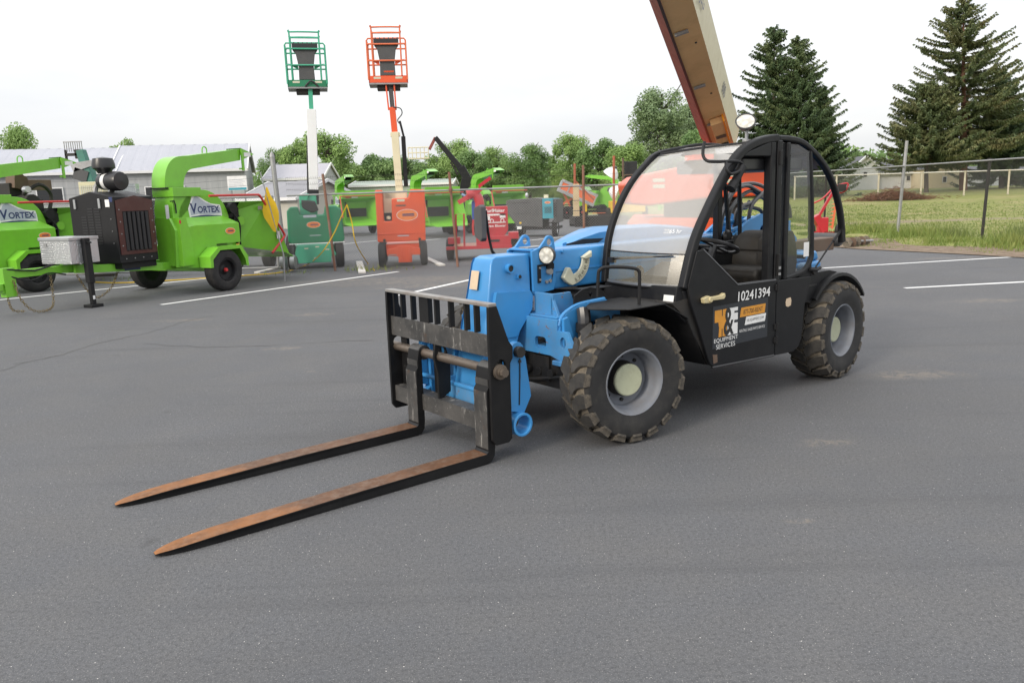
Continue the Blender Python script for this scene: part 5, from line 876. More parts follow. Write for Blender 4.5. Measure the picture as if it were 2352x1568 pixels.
# dump trailer with its bed tipped
DT = thing('dump_trailer', 'dump trailer with silver and orange bed tipped up behind a timber post', 'dump trailer', (5, 47, 0), -90)
a = math.atan2(1.2-2.1, .15+1.75); c0 = Vector((0, -.82, 1.52)); ux = Vector((0, math.cos(a), math.sin(a))); uz = Vector((0, -math.sin(a), math.cos(a))); L_ = 2.25; Hh = .62
def bedbox(x0, x1, u0, u1, v0, v1): 
    V = [Vector((x, 0, 0))+c0+ux*u+uz*v for x in (x0, x1) for u in (u0, u1) for v in (v0, v1)]; return V, [(0, 1, 3, 2), (4, 6, 7, 5), (0, 4, 5, 1), (2, 3, 7, 6), (0, 2, 6, 4), (1, 5, 7, 3)]
bed = MB(); bed.add(*bedbox(-1.6, -1.5, -L_/2, L_/2, -Hh/2, Hh/2)); bed.add(*bedbox(-1.6, 0, -L_/2, L_/2, -Hh/2-.06, -Hh/2)); bed.add(*bedbox(-1.6, 0, -L_/2, -L_/2+.05, -Hh/2, Hh/2)); bed.add(*bedbox(-1.6, 0, L_/2-.05, L_/2, -Hh/2, Hh/2)); bed = bed.obj('dump_bed', alu, DT)
mb = MB(); mb.add(*bedbox(-.05, 0, -L_/2, L_/2, -Hh/2, Hh/2)); mb.obj('bed_side', orange2, bed)
mb = MB(); mb.add(*bedbox(-.08, .03, -L_/2-.03, L_/2+.03, Hh/2-.10, Hh/2+.06)); mb.add(*bedbox(-.08, .03, -L_/2-.03, L_/2+.03, -Hh/2-.08, -Hh/2+.10))
for u in (-L_/2, -.62, .0, .62, L_/2-.06): mb.add(*bedbox(-.04, .025, u-.01, u+.07, -Hh/2, Hh/2)) if u in (-L_/2, L_/2-.06, -.62) else None
mb.obj('bed_rail', alu, bed)
mb = MB(); mb.beam((-.7, -2.0, .72), (-.7, -1.1, 1.2), .12, .10, (1, 0, 0)); mb.beam((-.7, -1.25, .75), (-.7, -1.65, 1.6), .12, .12, (1, 0, 0)); mb.obj('tipping_ram', orange2, DT); mb = MB(); mb.box(-1.5, 0, -2.4, .5, .55, .72); mb.box(-.3, .02, -2.4, -.9, .82, .86); mb.box(-.3, .0, -.2, 1.6, .35, .5); mb.obj('trailer_frame', blackm, DT, bevel=.01)
for y in (-1.5, -.6): road_wheel(DT, (-.1, y, .38), 1, R=.38, W=.24, rim=.2).rotation_euler = (0, 0, rad(-90))
mb = MB(); mb.box(-.5, .02, -.55, -.3, .40, 1.1); mb.obj('yellow_column', yellow, DT); mb = MB(); mb.box(-.1, .02, .0, .9, .28, .32); mb.obj('orange_step', orange2, DT)
# light tower
LT = thing('light_tower', 'towable light tower with two big silver lamps beside the windscreen', 'light tower', (6.2, 45, 0), -90)
mb = MB(); mb.cyl((0, .35, .3), (0, .35, 3.35), .06, n=10); mb.tube([(0, .35, 2.35), (.1, .5, 2.42), (.1, 1.6, 2.40)], .03, 6); mb.obj('mast', brownbox, LT)
def lamp(p, rot, sc=1.0):
    l = MB().lathe([(0, -.35), (.12, -.33), (.34, -.12), (.44, .12), (.42, .14), (.3, .0), (0, -.1)], (0, 0, 0), 'x', 22, closed=False).obj('floodlight', whitep, LT, loc=p, rot=rot); l.scale = (sc, sc, sc)
    MB().lathe([(0, -.42), (.10, -.42), (.12, -.32), (0, -.30)], (0, 0, 0), 'x', 12, closed=False).obj('lamp_base', cgrey, l); MB().lathe([(0, .13), (.41, .13), (0, .131)], (0, 0, 0), 'x', 20).obj('lamp_glass', reflector, l); return l
l1, l2 = W(1405, 398, 45), W(1414, 441, 45)
def loc_(p): q = p-LT.location; return Vector((-q.y, q.x, q.z))
lamp(loc_(l1), (0, rad(125), rad(60)), 1.05); lamp(loc_(l2), (0, rad(20), rad(75)), 1.12)
mb = MB(); p0 = loc_(W(1437, 422, 45)); mb.box(p0.x-.1, p0.x+.1, p0.y-.40, p0.y+.5, p0.z-.35, p0.z+.12); mb.obj('rib_panel', cream, LT, bevel=.03); mb = MB(); p0 = loc_(W(1446, 388, 45)); mb.box(p0.x-.6, p0.x-.4, p0.y-.22, p0.y+.5, p0.z-.55, p0.z+.42); mb.obj('generator_panel', plastic, LT, bevel=.02)
mb = MB(); mb.box(-.7, .7, -.4, 1.5, .35, 1.0); mb.obj('generator_body', yellow, LT, bevel=.04)
for y in (-.5, 1.6): road_wheel(LT, (0, y, .32), -1 if y < 0 else 1, R=.32)
# articulated lift with black boom, far
AL = thing('articulated_lift', 'black articulated lift arm with small cream basket against the trees', 'boom lift', (-1.9, 36, 0), -90)
def q(px, py, Y=36): p = W(px, py, Y)-AL.location; return Vector((-p.y, p.x, p.z))
mb = MB(); mb.beam(q(1000, 316), q(1062, 392), .20, .26, (1, 0, 0), w1=.26, h1=.34); mb.beam(q(1058, 384), q(1076, 415), .36, .40, (1, 0, 0)); mb.beam(q(1072, 405), q(1066, 440), .40, .44, (1, 0, 0)); mb.beam(q(1066, 436), q(1045, 470), .4, .5, (1, 0, 0)); mb.obj('boom', blackm, AL, bevel=.02)
MB().beam(q(1030, 352)+Vector((.1, 0, .13)), q(1057, 385)+Vector((.1, 0, .13)), .03, .04, (1, 0, 0)).obj('boom_pipe', galv, AL); MB().beam(q(1035, 372), q(1052, 402), .08, .08, (1, 0, 0)).obj('boom_ram', dark, AL)
MB().beam(q(1000, 316), q(986, 344), .12, .12, (1, 0, 0)).obj('jib', paint('dull_red', (.25, .05, .04)), AL, bevel=.01); mb = MB()
e0 = q(985, 362); 
bw = MB(); bw.box(e0.x-.4, e0.x+.1, e0.y-.90, e0.y, e0.z-.05, e0.z); bw = bw.obj('basket_floor', cream, AL)
for k in range(6): MB().tube([(e0.x+.1, e0.y-.9+.18*k, e0.z), (e0.x+.1, e0.y-.9+.18*k, e0.z+.45)], .02, 5).obj('basket_post', cream, bw)
for z in (.22, .45): MB().tube([(e0.x+.1, e0.y-.9, e0.z+z), (e0.x+.1, e0.y, e0.z+z)], .025, 5).obj('basket_rail', cream, bw)
mb = MB(); mb.box(-.8, .8, -.9, .9, .45, 1.25); mb.obj('turntable', blackm, AL, bevel=.05)
for x in (-.8, .8):
    for s in (-1, 1): road_wheel(AL, (x, s*.9, .4), s, R=.4)
# green telehandler far left, only its raised boom shows
GT = thing('telehandler', 'dark green telehandler with raised fork carriage behind the left chippers', 'telehandler', (-14.6, 29, 0), -90)
def q2(px, py, Y=29): p = W(px, py, Y)-GT.location; return Vector((-p.y, p.x, p.z))
dgreen = paint('dark_green_paint', (.03, .16, .12), .45, .4, dcol=(.10, .13, .12)); mb = MB(); mb.beam(q2(186, 345), q2(200, 392), .26, .26, (1, 0, 0), w1=.30, h1=.30); mb.beam(q2(198, 385), q2(222, 470), .40, .40, (1, 0, 0), w1=.5, h1=.5); mb.obj('boom', dgreen, GT, bevel=.02)
mb = MB(); mb.prism([(-.45, .1), (.35, .2), (.4, .02), (-.35, -.2)], -.05, .05, 'yz'); mb.obj('boom_bracket', galv, GT, loc=q2(198, 382)+Vector((.2, 0, 0))); mb = MB(); c_ = q2(166, 352); mb.beam(q2(196, 390)+Vector((.1, 0, 0)), q2(190, 415)+Vector((.1, 0, 0)), .5, .3, (1, 0, 0)); mb.obj('boom_block', cgrey, GT)
fr = MB(); fr.box(c_.x-.05, c_.x+.05, c_.y-.26, c_.y+.36, c_.z-.10, c_.z+.0); fr.box(c_.x-.05, c_.x+.05, c_.y-.26, c_.y-.20, c_.z-.30, c_.z+.12); fr.box(c_.x-.05, c_.x+.05, c_.y+.1, c_.y+.36, c_.z-.2, c_.z+.12); fr = fr.obj('fork_carriage', dark, GT, bevel=.01)
for k in range(9): MB().box(c_.x-.02, c_.x+.02, c_.y-.26+k*.078, c_.y-.245+k*.078, c_.z+.05, c_.z+.40).obj('guard_bar', galv, fr)
MB().box(c_.x-.03, c_.x+.03, c_.y-.27, c_.y+.38, c_.z+.38, c_.z+.41).obj('guard_top', galv, fr)
mb = MB(); mb.box(-1.0, 1.0, -1.6, 1.0, .5, 1.6); mb.obj('body', dgreen, GT, bevel=.08)
for x in (-.9, .9):
    for y in (-1.2, .8): road_wheel(GT, (x, y, .5), 1 if x > 0 else -1, R=.5, W=.35, rim=.28).rotation_euler = (0, 0, rad(-90 if x > 0 else 90))
# radiator unit standing behind the engine box (cream slatted cabinet) 
RU = thing('cooling_unit', 'small cream slatted cooling cabinet behind the black engine box', 'cabinet', (*W(214, 445, 18.5).xy, 0), -80)
mb = MB(); mb.box(-.22, .10, -.26, .26, 1.50, 2.18); ru = mb.obj('cabinet', cream, RU, bevel=.01); mb = MB(); mb.box(-.2, .08, -.25, .25, 0, 1.5); mb.obj('stand', dark, RU)
for k in range(11): MB().box(.10, .108, -.22+k*.042, -.20+k*.042, 1.60, 2.10).obj('slat', concrete, ru)
mb = MB(); mb.box(-.62, -.24, .30, .85, 1.5, 2.12); mb.obj('wire_cage', glassmat('clear_plastic', (.75, .78, .8), .10), RU)
# sickle mower, red
MO = thing('sickle_mower', 'red sickle bar mower with upright orange cutter bar beside the right fence', 'mower', (9.6, 23.7, 0), -90)
mb = MB(); mb.tube(smoothpath([(0, -.45, 1.03), (0, -.2, 1.15), (0, .05, 1.40)], 3), .025, 6); mb.beam((0, -.30, .62), (0, .16, 1.45), .07, .08, (1, 0, 0)); mb.beam((0, -.40, .65), (0, -.12, .18), .20, .24, (1, 0, 0)); mb.tube(smoothpath([(0, .12, 1.50), (0, .50, 1.58), (0, .52, 1.45), (0, .40, 1.32), (0, .15, 1.30)], 4), .025, 6); mb.tube([(-.1, -.4, .15), (-.1, .45, .12)], .03, 6); mb.obj('frame', redp, MO)
mb = MB(); mb.box(-.05, .1, -.35, -.02, .14, .60); mb.obj('gearbox', redp, MO, bevel=.03); bar = MB(); bar.beam((.05, .10, .25), (.05, .22, 1.30), .05, .03, (1, 0, 0)); bar = bar.obj('cutter_bar', orange2, MO)
for k in range(9): MB().prism([(.10+.013*k, .30+k*.11), (.11+.013*k, .36+k*.11), (-.03+.013*k, .31+k*.11)], .04, .06, 'yz').obj('guard_tooth', orange2, bar)
MB().box(-.02, .12, .22, .45, 1.36, 1.56).obj('drive_cover', dark, MO, bevel=.02); road_wheel(MO, (0, .36, .20), 1, R=.20, W=.12, rim=.1).rotation_euler = (0, 0, rad(-60)); road_wheel(MO, (-.5, -.3, .2), 1, R=.2, W=.12, rim=.1)
# auger lying by the fence
AU = thing('auger', 'rusty brown auger bit lying on the asphalt edge by the fence', 'auger', (*gnd(1968, 567).xy, .09), 12)
mb = MB(); mb.cyl((-.45, 0, .05), (.45, 0, .05), .03, n=8); mb.obj('shaft', galv, AU)
for k in range(5): MB().lathe([(.03, -.012), (.13, -.004), (.13, .004), (.03, .012)], (-.4+k*.19, 0, .04), 'x', 16).obj('flight', brownbox if k % 2 else dusty, AU).rotation_euler = (0, 0, rad(20))
# brush pile, far right
rnd = random.Random(9); BP = thing('brush_pile', 'low pile of rust brown cut brush on the grass', 'brush pile', (*gnd(2040, 467).xy, 0)); BP.location = (24.3, 50, .45)
bm_ = MB()
for k in range(1700):
    x = rnd.gauss(0, 1.1); z = abs(rnd.gauss(0, .24))*max(.15, 1-abs(x)/2.6)*1.3; y = rnd.gauss(0, .5); l = rnd.uniform(.2, .6); a = rnd.uniform(0, PI2); b = rnd.uniform(-.5, .6)
    p = Vector((x, y, z)); dd = Vector((math.cos(a)*math.cos(b), math.sin(a)*math.cos(b), math.sin(b)))*l; bm_.tube([p, p+dd], [.018, .008], 3, cap=False)
bm_.obj('branches', [paint('rusty_twigs', (.20, .085, .05), .9, .5, dcol=(.11, .10, .05), sc=.6)], BP, smooth=0)['kind'] = 'stuff'
# posts, boards, small things
def post(name, lab, px, py0, py1, Y, r, mat, cat='post', group=None, brace=None):
    a, b = W(px, py0, Y), W(px, py1, Y); t = thing(name, lab, cat, (a.x, Y, 0), 0, group); MB().cyl((0, 0, 0), (b.x-a.x, 0, a.z if False else b.z), r, n=8).obj('shaft', mat, t); 
    if brace: MB().beam((0, 0, b.z*.72), (brace, 0, b.z*.35), .10, .08).obj('brace', mat, t)
    return t
ow = paint('rusty_orange_post', (.36, .10, .05), .65, .4); post('steel_post', 'rusty orange post with a diagonal brace rising above the timber post', 1320, 500, 376, 45, .07, ow, brace=1.1); post('steel_post', 'tall rusty orange post beside the silver lamps', 1410, 560, 358, 30, .05, ow)
TP = thing('timber_post', 'pale square timber post in front of the tipped dump bed', 'post', (at(1324, 498, 43.5).x, 43.5, 0)); mb = MB(); mb.box(-.16, .16, -.12, .12, 0, 2.0); mb.obj('shaft', wood, TP, bevel=.01); MB().box(-.172, .172, -.122, .122, .55, .58).obj('strap', dark, TP); MB().box(-.172, .172, -.122, .122, 1.1, 1.13).obj('strap', dark, TP)
for lab, a, b, wd in (('white painted board lying on the ground between the two raised boom lifts', (825, 603), (832, 628), .16), ('white painted board lying beside the straw blower wheel', (975, 593), (1015, 611), .16), ('white painted board under the chipper hopper corner', (590, 628), (640, 617), .14)):
    p, r_ = gnd(*a), gnd(*b); t = thing('board', lab, 'board', ((p.x+r_.x)/2, (p.y+r_.y)/2, 0), math.degrees(math.atan2(r_.y-p.y, r_.x-p.x)), 'white boards'); l = (r_-p).length/2; mb = MB(); mb.prism([(-l, -wd/2), (l, -wd/2), (l+.01, wd/2), (-l, wd/2)], 0, .04, 'xy'); mb.obj('plank', concrete, t, bevel=.005)
PL = thing('pallet', 'dark steel rack lying flat beyond the bonnet', 'pallet', (*gnd(1372, 518).xy, 0), 8); mb = MB(); mb.box(-1.2, 1.2, -.6, -.5, 0, .45); mb.box(-1.2, 1.2, .5, .6, 0, .45); mb.obj('side_beam', dark, PL, bevel=.01); mb = MB(); [mb.box(-1.2+k*.4, -1.1+k*.4, -.6, .6, .1, .4) for k in range(7)]; mb.obj('crossbars', dark, PL)
BT = thing('blue_trailer', 'royal blue trailer corner with orange sticker behind the green boom lift', 'trailer', (*gnd(705, 590).xy, 0), -90); 
b0 = W(665, 580, 21.5)
BT.location = (W(700, 560, 23).x, 23, 0); mb = MB(); mb.box(-.8, 0, -.3, .62, .40, .68); bt = mb.obj('body', bluep, BT, bevel=.02); oval(bt, (.002, .34, .52), .16, .08, 'x'); mb = MB(); mb.box(-.7, -.1, -.3, .5, .68, .86); mb.tube(smoothpath([(0, -.2, .9), (.05, 0, .98), (.05, .3, .86)], 3), .03, 6); mb.obj('engine', dark, BT, bevel=.02); road_wheel(BT, (-.2, -.42, .32), -1, R=.32, rim=.2, rimmat=whitep); road_wheel(BT, (-.2, .5, .32), 1, R=.32, rim=.2, rimmat=whitep)
YM = thing('yellow_machine', 'low yellow machine glimpsed under the chipper hopper', 'machine', (*gnd(585, 615).xy, 0), -90); mb = MB(); mb.box(-.8, 0, -.6, .5, .35, .8); mb.obj('body', yellow, YM, bevel=.04); road_wheel(YM, (-.1, .35, .28), 1, R=.28); road_wheel(YM, (-.1, -.45, .28), -1, R=.28)
# yellow flag on the hopper corner
FG = thing('safety_flag', 'yellow safety flag hanging from a short pole beside the gate post', 'flag', (W(622, 560, 15.9).x, 15.9, 0)); 
p_top = W(612, 428, 15.9)-FG.location; MB().cyl((p_top.x-.10, 0, p_top.z+.28), (p_top.x+.22, 0, .55), .012, n=6).obj('pole', galv, FG); MB().cyl((p_top.x+.22, 0, .55), (p_top.x+.20, 0, 0), .02, n=6).obj('stake', galv, FG)
fl = [(612, 432), (632, 462), (642, 490), (640, 512), (633, 532), (622, 520), (606, 498), (603, 478), (608, 462)]
rowsf = [((611, 430), (614, 430)), ((609, 448), (622, 450)), ((606, 466), (633, 466)), ((603, 484), (640, 486)), ((607, 500), (641, 503)), ((618, 516), (637, 520)), ((628, 531), (634, 533))]
mb = MB(); out_ = [a for a, b in rowsf]+[b for a, b in reversed(rowsf)]; fp = [W(a[0], a[1], 15.9)-FG.location for a in out_]; mb.prism([(p.x, p.z) for p in fp], -.006, .006, 'xz')
fo = mb.obj('cloth', yellow, FG, smooth=0)
for k, (a, b, c_) in enumerate((((611, 440), (628, 495), (634, 528)), ((609, 470), (622, 500), (630, 526)), ((618, 452), (634, 480), (638, 512)))): MB().tube(smoothpath([(W(*p, 15.9)-FG.location)+Vector((0, -.004, 0)) for p in (a, b, c_)], 4), .008, 5).obj('fold', yellow, fo)
# ================================================================ fences
wirem = flat('chain_link_wire', (.22, .22, .22), .5, .5); wired = flat('dark_chain_link_wire', (.09, .09, .085), .6, .3)
def wires(mb, p0, p1, z0, z1, pitch=.06, r=.0019, rise_=None):
    p0, p1 = Vector((*p0, 0)), Vector((*p1, 0)); Ln = (p1-p0).length; u = (p1-p0)/Ln; nn = Vector((-u.y, u.x, 0)); H_ = z1-z0
    def P_(s, z): q_ = p0+u*s; return q_+Vector((0, 0, z+(rise_(q_.x, q_.y) if rise_ else 0)))
    for sgn in (1, -1):
        k = -H_
        while k < Ln:
            a, b = (k, z0), (k+H_, z1)
            if a[0] < 0: a = (0, z0-k)
            if b[0] > Ln: b = (Ln, z0+(Ln-k))
            if b[0]-a[0] > .05:
                A_, B_ = (P_(a[0], a[1]), P_(b[0], b[1])) if sgn > 0 else (P_(a[0], z1+z0-a[1]), P_(b[0], z1+z0-b[1]))
                d = (B_-A_).normalized(); e = d.cross(nn).normalized(); off = nn*r*sgn
                V = [q_+w_+off for q_ in (A_, B_) for w_ in (e*r, -e*r*.5+nn*r*.87, -e*r*.5-nn*r*.87)]; mb.add(V, [(0, 1, 4, 3), (1, 2, 5, 4), (2, 0, 3, 5)])
            k += pitch
    return mb
def fence(name, lab, pts, h, postx, pmat, rmat, pitch=.06, r=.0019, barb=False, ext=.0, rise_=None, pr=.03, rr=.021, group='chain-link fences', wmat=None):
    Fn = thing(name, lab, 'fence', (0, 0, 0), 0, group); rz_ = rise_ or (lambda x, y: 0)
    for a, b in zip(pts, pts[1:]):
        m = wires(MB(), a, b, .03, h-.02, pitch, r, rise_); o = m.obj('chain_link', wmat or wirem, Fn, smooth=0); o['kind'] = 'stuff'
        n = 8; MB().tube([(a[0]+(b[0]-a[0])*i/n, a[1]+(b[1]-a[1])*i/n, h+rz_(a[0]+(b[0]-a[0])*i/n, a[1]+(b[1]-a[1])*i/n)) for i in range(n+1)], rr, 8).obj('top_rail', rmat, Fn)
        if barb:
            for j in range(3):
                m = MB(); z = h+.13+j*.13; pa = []
                for i in range(31): t = i/30; pa.append((a[0]+(b[0]-a[0])*t, a[1]+(b[1]-a[1])*t, z-.03*math.sin(math.pi*((t*3) % 1))))
                m.tube(pa, .003, 4)
                for i in range(90): t = i/90; x, y = a[0]+(b[0]-a[0])*t, a[1]+(b[1]-a[1])*t; m.cyl((x, y, z-.045), (x+.02, y, z+.02), .002, n=3)
                m.obj('barbed_wire', dark, Fn)['kind'] = 'stuff'
    for i, (x, y, top, lean) in enumerate(postx):
        z = rz_(x, y); m = MB(); m.tube([(x, y, z), (x+lean*.5, y, z+(h+top)/2), (x+lean, y, z+h+top)], pr*(1.25 if top > .45 else 1), 8); m.lathe([(pr*1.3, z+h-.04), (pr*1.5, z+h-.02), (pr*1.5, z+h+.03), (pr*1.3, z+h+.05)], (x+lean*.85, y, 0), 'z', 10) if top < .45 else None; m.obj('fence_post', pmat[i % len(pmat)], Fn)
    return Fn
gp, pA, pB = gnd(664, 621), gnd(768, 620), gnd(1052, 612)
FY = 17.95
fence('chain_link_fence', 'chain-link yard fence with rusty leaning posts and barbed wire before the boom lifts', [(-4.95, FY), (-1.2, FY), (4.6, FY+.2)], 1.72, [(-3.98, FY-.04, .45, -.12), (-1.18, FY-.04, .40, -.10), (1.72, FY, .45, .0), (4.6, FY+.2, .4, 0)], [rustpost, rustpost], galv, barb=True, r=.0020)
fence('chain_link_fence', 'tall chain-link fence with dark posts along the grass verge on the right', [(12.05, 14.5), (11.85, 19.7), (11.65, 23.6), (11.6, 34)], 1.92, [(11.85, 19.7, .05, .05), (11.65, 23.6, .72, .12), (11.6, 29, .05, 0), (12.05, 14.5, .05, 0)], [dark, galv], galv, rise_=rise, r=.0015, pr=.036, wmat=wired)
fence('chain_link_fence', 'pale far chain-link fence across the grass field before the houses', [(19.5, 54), (30, 52.5), (46, 50)], 1.55, [(19.5+i*2.65, 54-i*.4, .05, 0) for i in range(11)], [paint('pale_post', (.55, .50, .38), .6, .3)], paint('pale_rail', (.58, .56, .5), .6, .2), pitch=.12, r=.003, rise_=rise, pr=.06, rr=.045)
# sliding gate panel and posts, left
GA = thing('yard_gate', 'rolling chain-link gate behind the chipper with silver post and wheels', 'gate', (0, 0, 0))
gx, gy = -5.35, 18.1
m = wires(MB(), (-11.5, gy+.1), (gx, gy+.1), .12, 1.7); m.obj('chain_link', wirem, GA, smooth=0)['kind'] = 'stuff'
for z in (.10, 1.72): MB().tube([(-11.5, gy+.1, z), (gx, gy+.1, z)], .024, 8).obj('gate_rail', galv, GA)
MB().tube([(gx, gy+.1, .1), (gx, gy+.1, 1.72)], .024, 8).obj('gate_stile', galv, GA)
m = MB(); m.cyl((gx+.2, gy, 0), (gx+.1, gy, 2.6), .055, n=12); m.lathe([(.06, 2.58), (.05, 2.64), (0, 2.72)], (gx+.1, gy, 0), 'z', 12, closed=False); m.obj('gate_post', galv, GA)
for s in (-.06, .16): MB().lathe([(.0, -.05), (.16, -.05), (.17, 0), (.16, .05), (0, .05)], (gx+.25+s, gy-.1, .22), 'x', 16, closed=False).obj('gate_roller', galv, GA)
for j in range(3):
    m = MB(); m.tube([(-11.5, gy, 1.9+j*.15), (-8, gy, 1.88+j*.15), (gx+.1, gy, 2.0+j*.15)], .003, 4); m.obj('barbed_wire', dark, GA)
post('fence_post', 'plain galvanised post beyond the chipper chute', 366, 560, 377+24, 19.5, .035, galv)
CD = thing('power_cord', 'yellow power cord looped over the fence and along the asphalt', 'cord', (0, 0, 0)); m = MB()
cp = [W(797, 470, 17.85), W(783, 500, 17.85), W(765, 540, 17.85), W(735, 585, 17.8)]; cp = [Vector(p) for p in cp]+[gnd(700, 612)+Vector((0, 0, .02)), gnd(650, 626)+Vector((0, 0, .012)), gnd(560, 634)+Vector((0, 0, .012)), gnd(300, 650)+Vector((0, 0, .012)), gnd(200, 648)+Vector((0, 0, .012))]
m.tube(smoothpath(cp, 6), .012, 6); m.obj('cable', yellow, CD); m = MB(); m.tube(smoothpath([W(797, 470, 17.85), W(808, 510, 17.85), W(818, 560, 17.85), gnd(845, 606)+Vector((0, 0, .012)), gnd(860, 622)+Vector((0, 0, .012))], 6), .012, 6); m.obj('cable', yellow, CD)
# ================================================================ buildings
def siding(name, col, sc=3.2, dirt=.25, axis=0):
    g = NG(name); co = g.obj(); n = g.noise(.35, 4, .6, co); f = g.noise(6, 5, .7, co); c = g.mix(g.ramp(n, .3, .7), tuple(x*.9 for x in col), col); c = g.mix(g.math('MULTIPLY', g.ramp(f, .5, .8), dirt), c, tuple(x*.6 for x in col)); g.l(c, g.b.inputs['Base Color']); g.b.inputs['Roughness'].default_value = .55; return g.m
roofgrey = siding('grey_metal_roof', (.36, .37, .415)); wallgrey = siding('pale_grey_siding', (.35, .36, .37)); wallgrey2 = siding('grey_trim_siding', (.50, .51, .53)); sage = siding('sage_green_siding', (.30, .35, .30)); hwhite = siding('white_siding', (.78, .79, .82)); hcream = siding('cream_siding', (.68, .58, .40)); shingle = siding('dark_shingles', (.085, .085, .095)); gtrim = siding('white_trim', (.7, .7, .7))
winm = flat('dark_window', (.02, .022, .025), .12)
def corrug(mb, p0, p1, z0, z1, amp=.04, pitch=.30, q0=None, q1=None):     # ribbed sheet from bottom edge p0-p1 to top edge q0-q1
    a, b = Vector((*p0, z0)), Vector((*p1, z0)); c, d = (Vector((*p0, z1)), Vector((*p1, z1))) if q0 is None else (Vector(q0), Vector(q1))
    n = max(2, int((b-a).length/pitch)); nrm = (b-a).cross(c-a).normalized(); A, B = [], []
    for i in range(n):
        for t, o in ((0, 0), (.62, 0), (.70, amp), (.92, amp)): s = (i+t)/n; A.append(a.lerp(b, s)-nrm*o); B.append(c.lerp(d, s)-nrm*o)
    A.append(b); B.append(d); return mb.loft(A, B)
def building(name, lab, org, ang, L_, D_, he, hr, wall, roof, over=.3, ribs=.75, wins=(), trim=gtrim, cat='building', group=None, gable_win=()):
    # local x runs along the front wall (to the right seen from the camera), y goes away from the camera
    B = thing(name, lab, cat, org, ang, group)
    corrug(MB(), (0, 0), (L_, 0), 0, he, .012, ribs).obj('front_wall', wall, B, smooth=0); corrug(MB(), (L_, D_), (0, D_), 0, he, .03, ribs).obj('back_wall', wall, B, smooth=0)
    for x in (0, L_): mb = MB(); mb.prism([(0, 0), (D_, 0), (D_, he), (D_/2, hr-.05), (0, he)], x-.05, x+.05, 'yz'); mb.obj('gable_wall', wall, B, smooth=0)
    r = MB(); sl = (hr-he)/(D_/2); corrug(r, (-over, -over), (L_+over, -over), he-sl*over, 0, .012, ribs, (-over, D_/2, hr), (L_+over, D_/2, hr)); ro = r.obj('roof', roof, B, smooth=0); r = MB(); corrug(r, (L_+over, D_+over), (-over, D_+over), he-sl*over, 0, .04, ribs, (L_+over, D_/2, hr), (-over, D_/2, hr)); r.obj('roof_back', roof, B, smooth=0)
    MB().box(-over, L_+over, -over-.08, -over, he-sl*over-.16, he-sl*over+.02).obj('eave_trim', trim, ro)
    for x in (-over, L_+over):
        m = MB(); m.beam((x, -over, he-sl*over-.05), (x, D_/2, hr-.03), .08, .18); m.beam((x, D_/2, hr-.03), (x, D_+over, he-sl*over-.05), .08, .18); m.obj('barge_board', trim, ro)
    for (x0, x1, z0, z1) in wins:
        f = MB().box(x0-.08, x1+.08, -.07, -.03, z0-.08, z1+.08).obj('window', trim, B); MB().box(x0, x1, -.09, -.071, z0, z1).obj('pane', winm, f)
    return B
c1, c0_ = at(567, 470, 60), at(0, 470, 56)
ang = math.degrees(math.atan2(c1.y-c0_.y, c1.x-c0_.x)); u_ = Vector((math.cos(rad(ang)), math.sin(rad(ang)), 0)); LB = 44; org = Vector((c1.x, c1.y, 0))-u_*LB
building('metal_building', 'long pale grey metal building with wide grey roof on the left', org, ang, LB-9, 9, 4.2, 6.05, wallgrey, roofgrey, wins=[(22.2, 24.6, 2.0, 2.6), (25.4, 28.0, 2.0, 2.6), (16, 18, 2.0, 2.6), (30, 31.6, 2.1, 3.0)])
building('metal_building', 'taller grey metal gable building right of the long one', org+u_*(LB-8.9), ang, 8.9, 9.2, 4.2, 6.2, wallgrey, roofgrey, wins=[(2, 4.6, .1, 2.9)])
a0 = at(614, 470, 64); building('metal_annex', 'small grey annex building with pale roof behind the white mast', (a0.x, 64, 0), 0, 4.5, 6, 3.45, 4.6, wallgrey, siding('pale_lilac_roof', (.36, .355, .39)), over=.2)
a0 = at(560, 470, 48); building('low_shed', 'low shed with dark sloping roof beside the gate post', (a0.x, 48, 0), -28, 4.2, 5, 1.9, 2.8, siding('beige_siding', (.46, .44, .38)), siding('grey_shingles', (.22, .22, .24)), over=.3)
a0 = at(806, 470, 70); building('sage_shed', 'long low sage green metal shed behind the yard chippers', (a0.x, 70, 0), 0, 9.0, 7, 2.75, 3.15, sage, sage, over=.1, ribs=.4)
rr_ = .9
GH = thing('house', 'white gable end house with dark roof edge left of the big spruces', 'house', (at(1958, 420, 72).x, 72, rr_-.2), 0, 'houses beyond the field'); mb = MB(); mb.prism([(0, 0), (2.3, 0), (2.3, 2.15), (1.1, 3.1), (0, 2.15)], 0, 6, 'xz'); mb.obj('gable_wall', hwhite, GH, smooth=0)
for a_, b_ in (((-.25, 1.98), (1.1, 3.16)), ((1.1, 3.16), (2.55, 1.98))): MB().beam((a_[0], -.12, a_[1]), (b_[0], -.12, b_[1]), .3, .12).obj('barge_board', gtrim, GH)
mb = MB(); mb.add([(-.25, -.1, 2.02), (1.1, -.1, 3.2), (1.1, 6, 3.2), (-.25, 6, 2.02)], [(0, 1, 2, 3)]); mb.add([(2.55, -.1, 2.02), (1.1, -.1, 3.2), (1.1, 6, 3.2), (2.55, 6, 2.02)], [(0, 1, 2, 3)]); mb.obj('roof', shingle, GH); f = MB().box(.9, 1.3, -.05, -.01, 1.3, 1.8).obj('window', gtrim, GH); MB().box(.95, 1.25, -.06, -.051, 1.35, 1.75).obj('pane', winm, f)
a0 = at(2006, 420, 73); building('house', 'long white house wall under a dark roof between the spruce trunks', (a0.x, 73, rr_-.2), 0, 5.4, 5, 1.80, 2.9, hwhite, shingle, cat='house', group='houses beyond the field', wins=[(3.0, 3.3, .9, 1.3)])
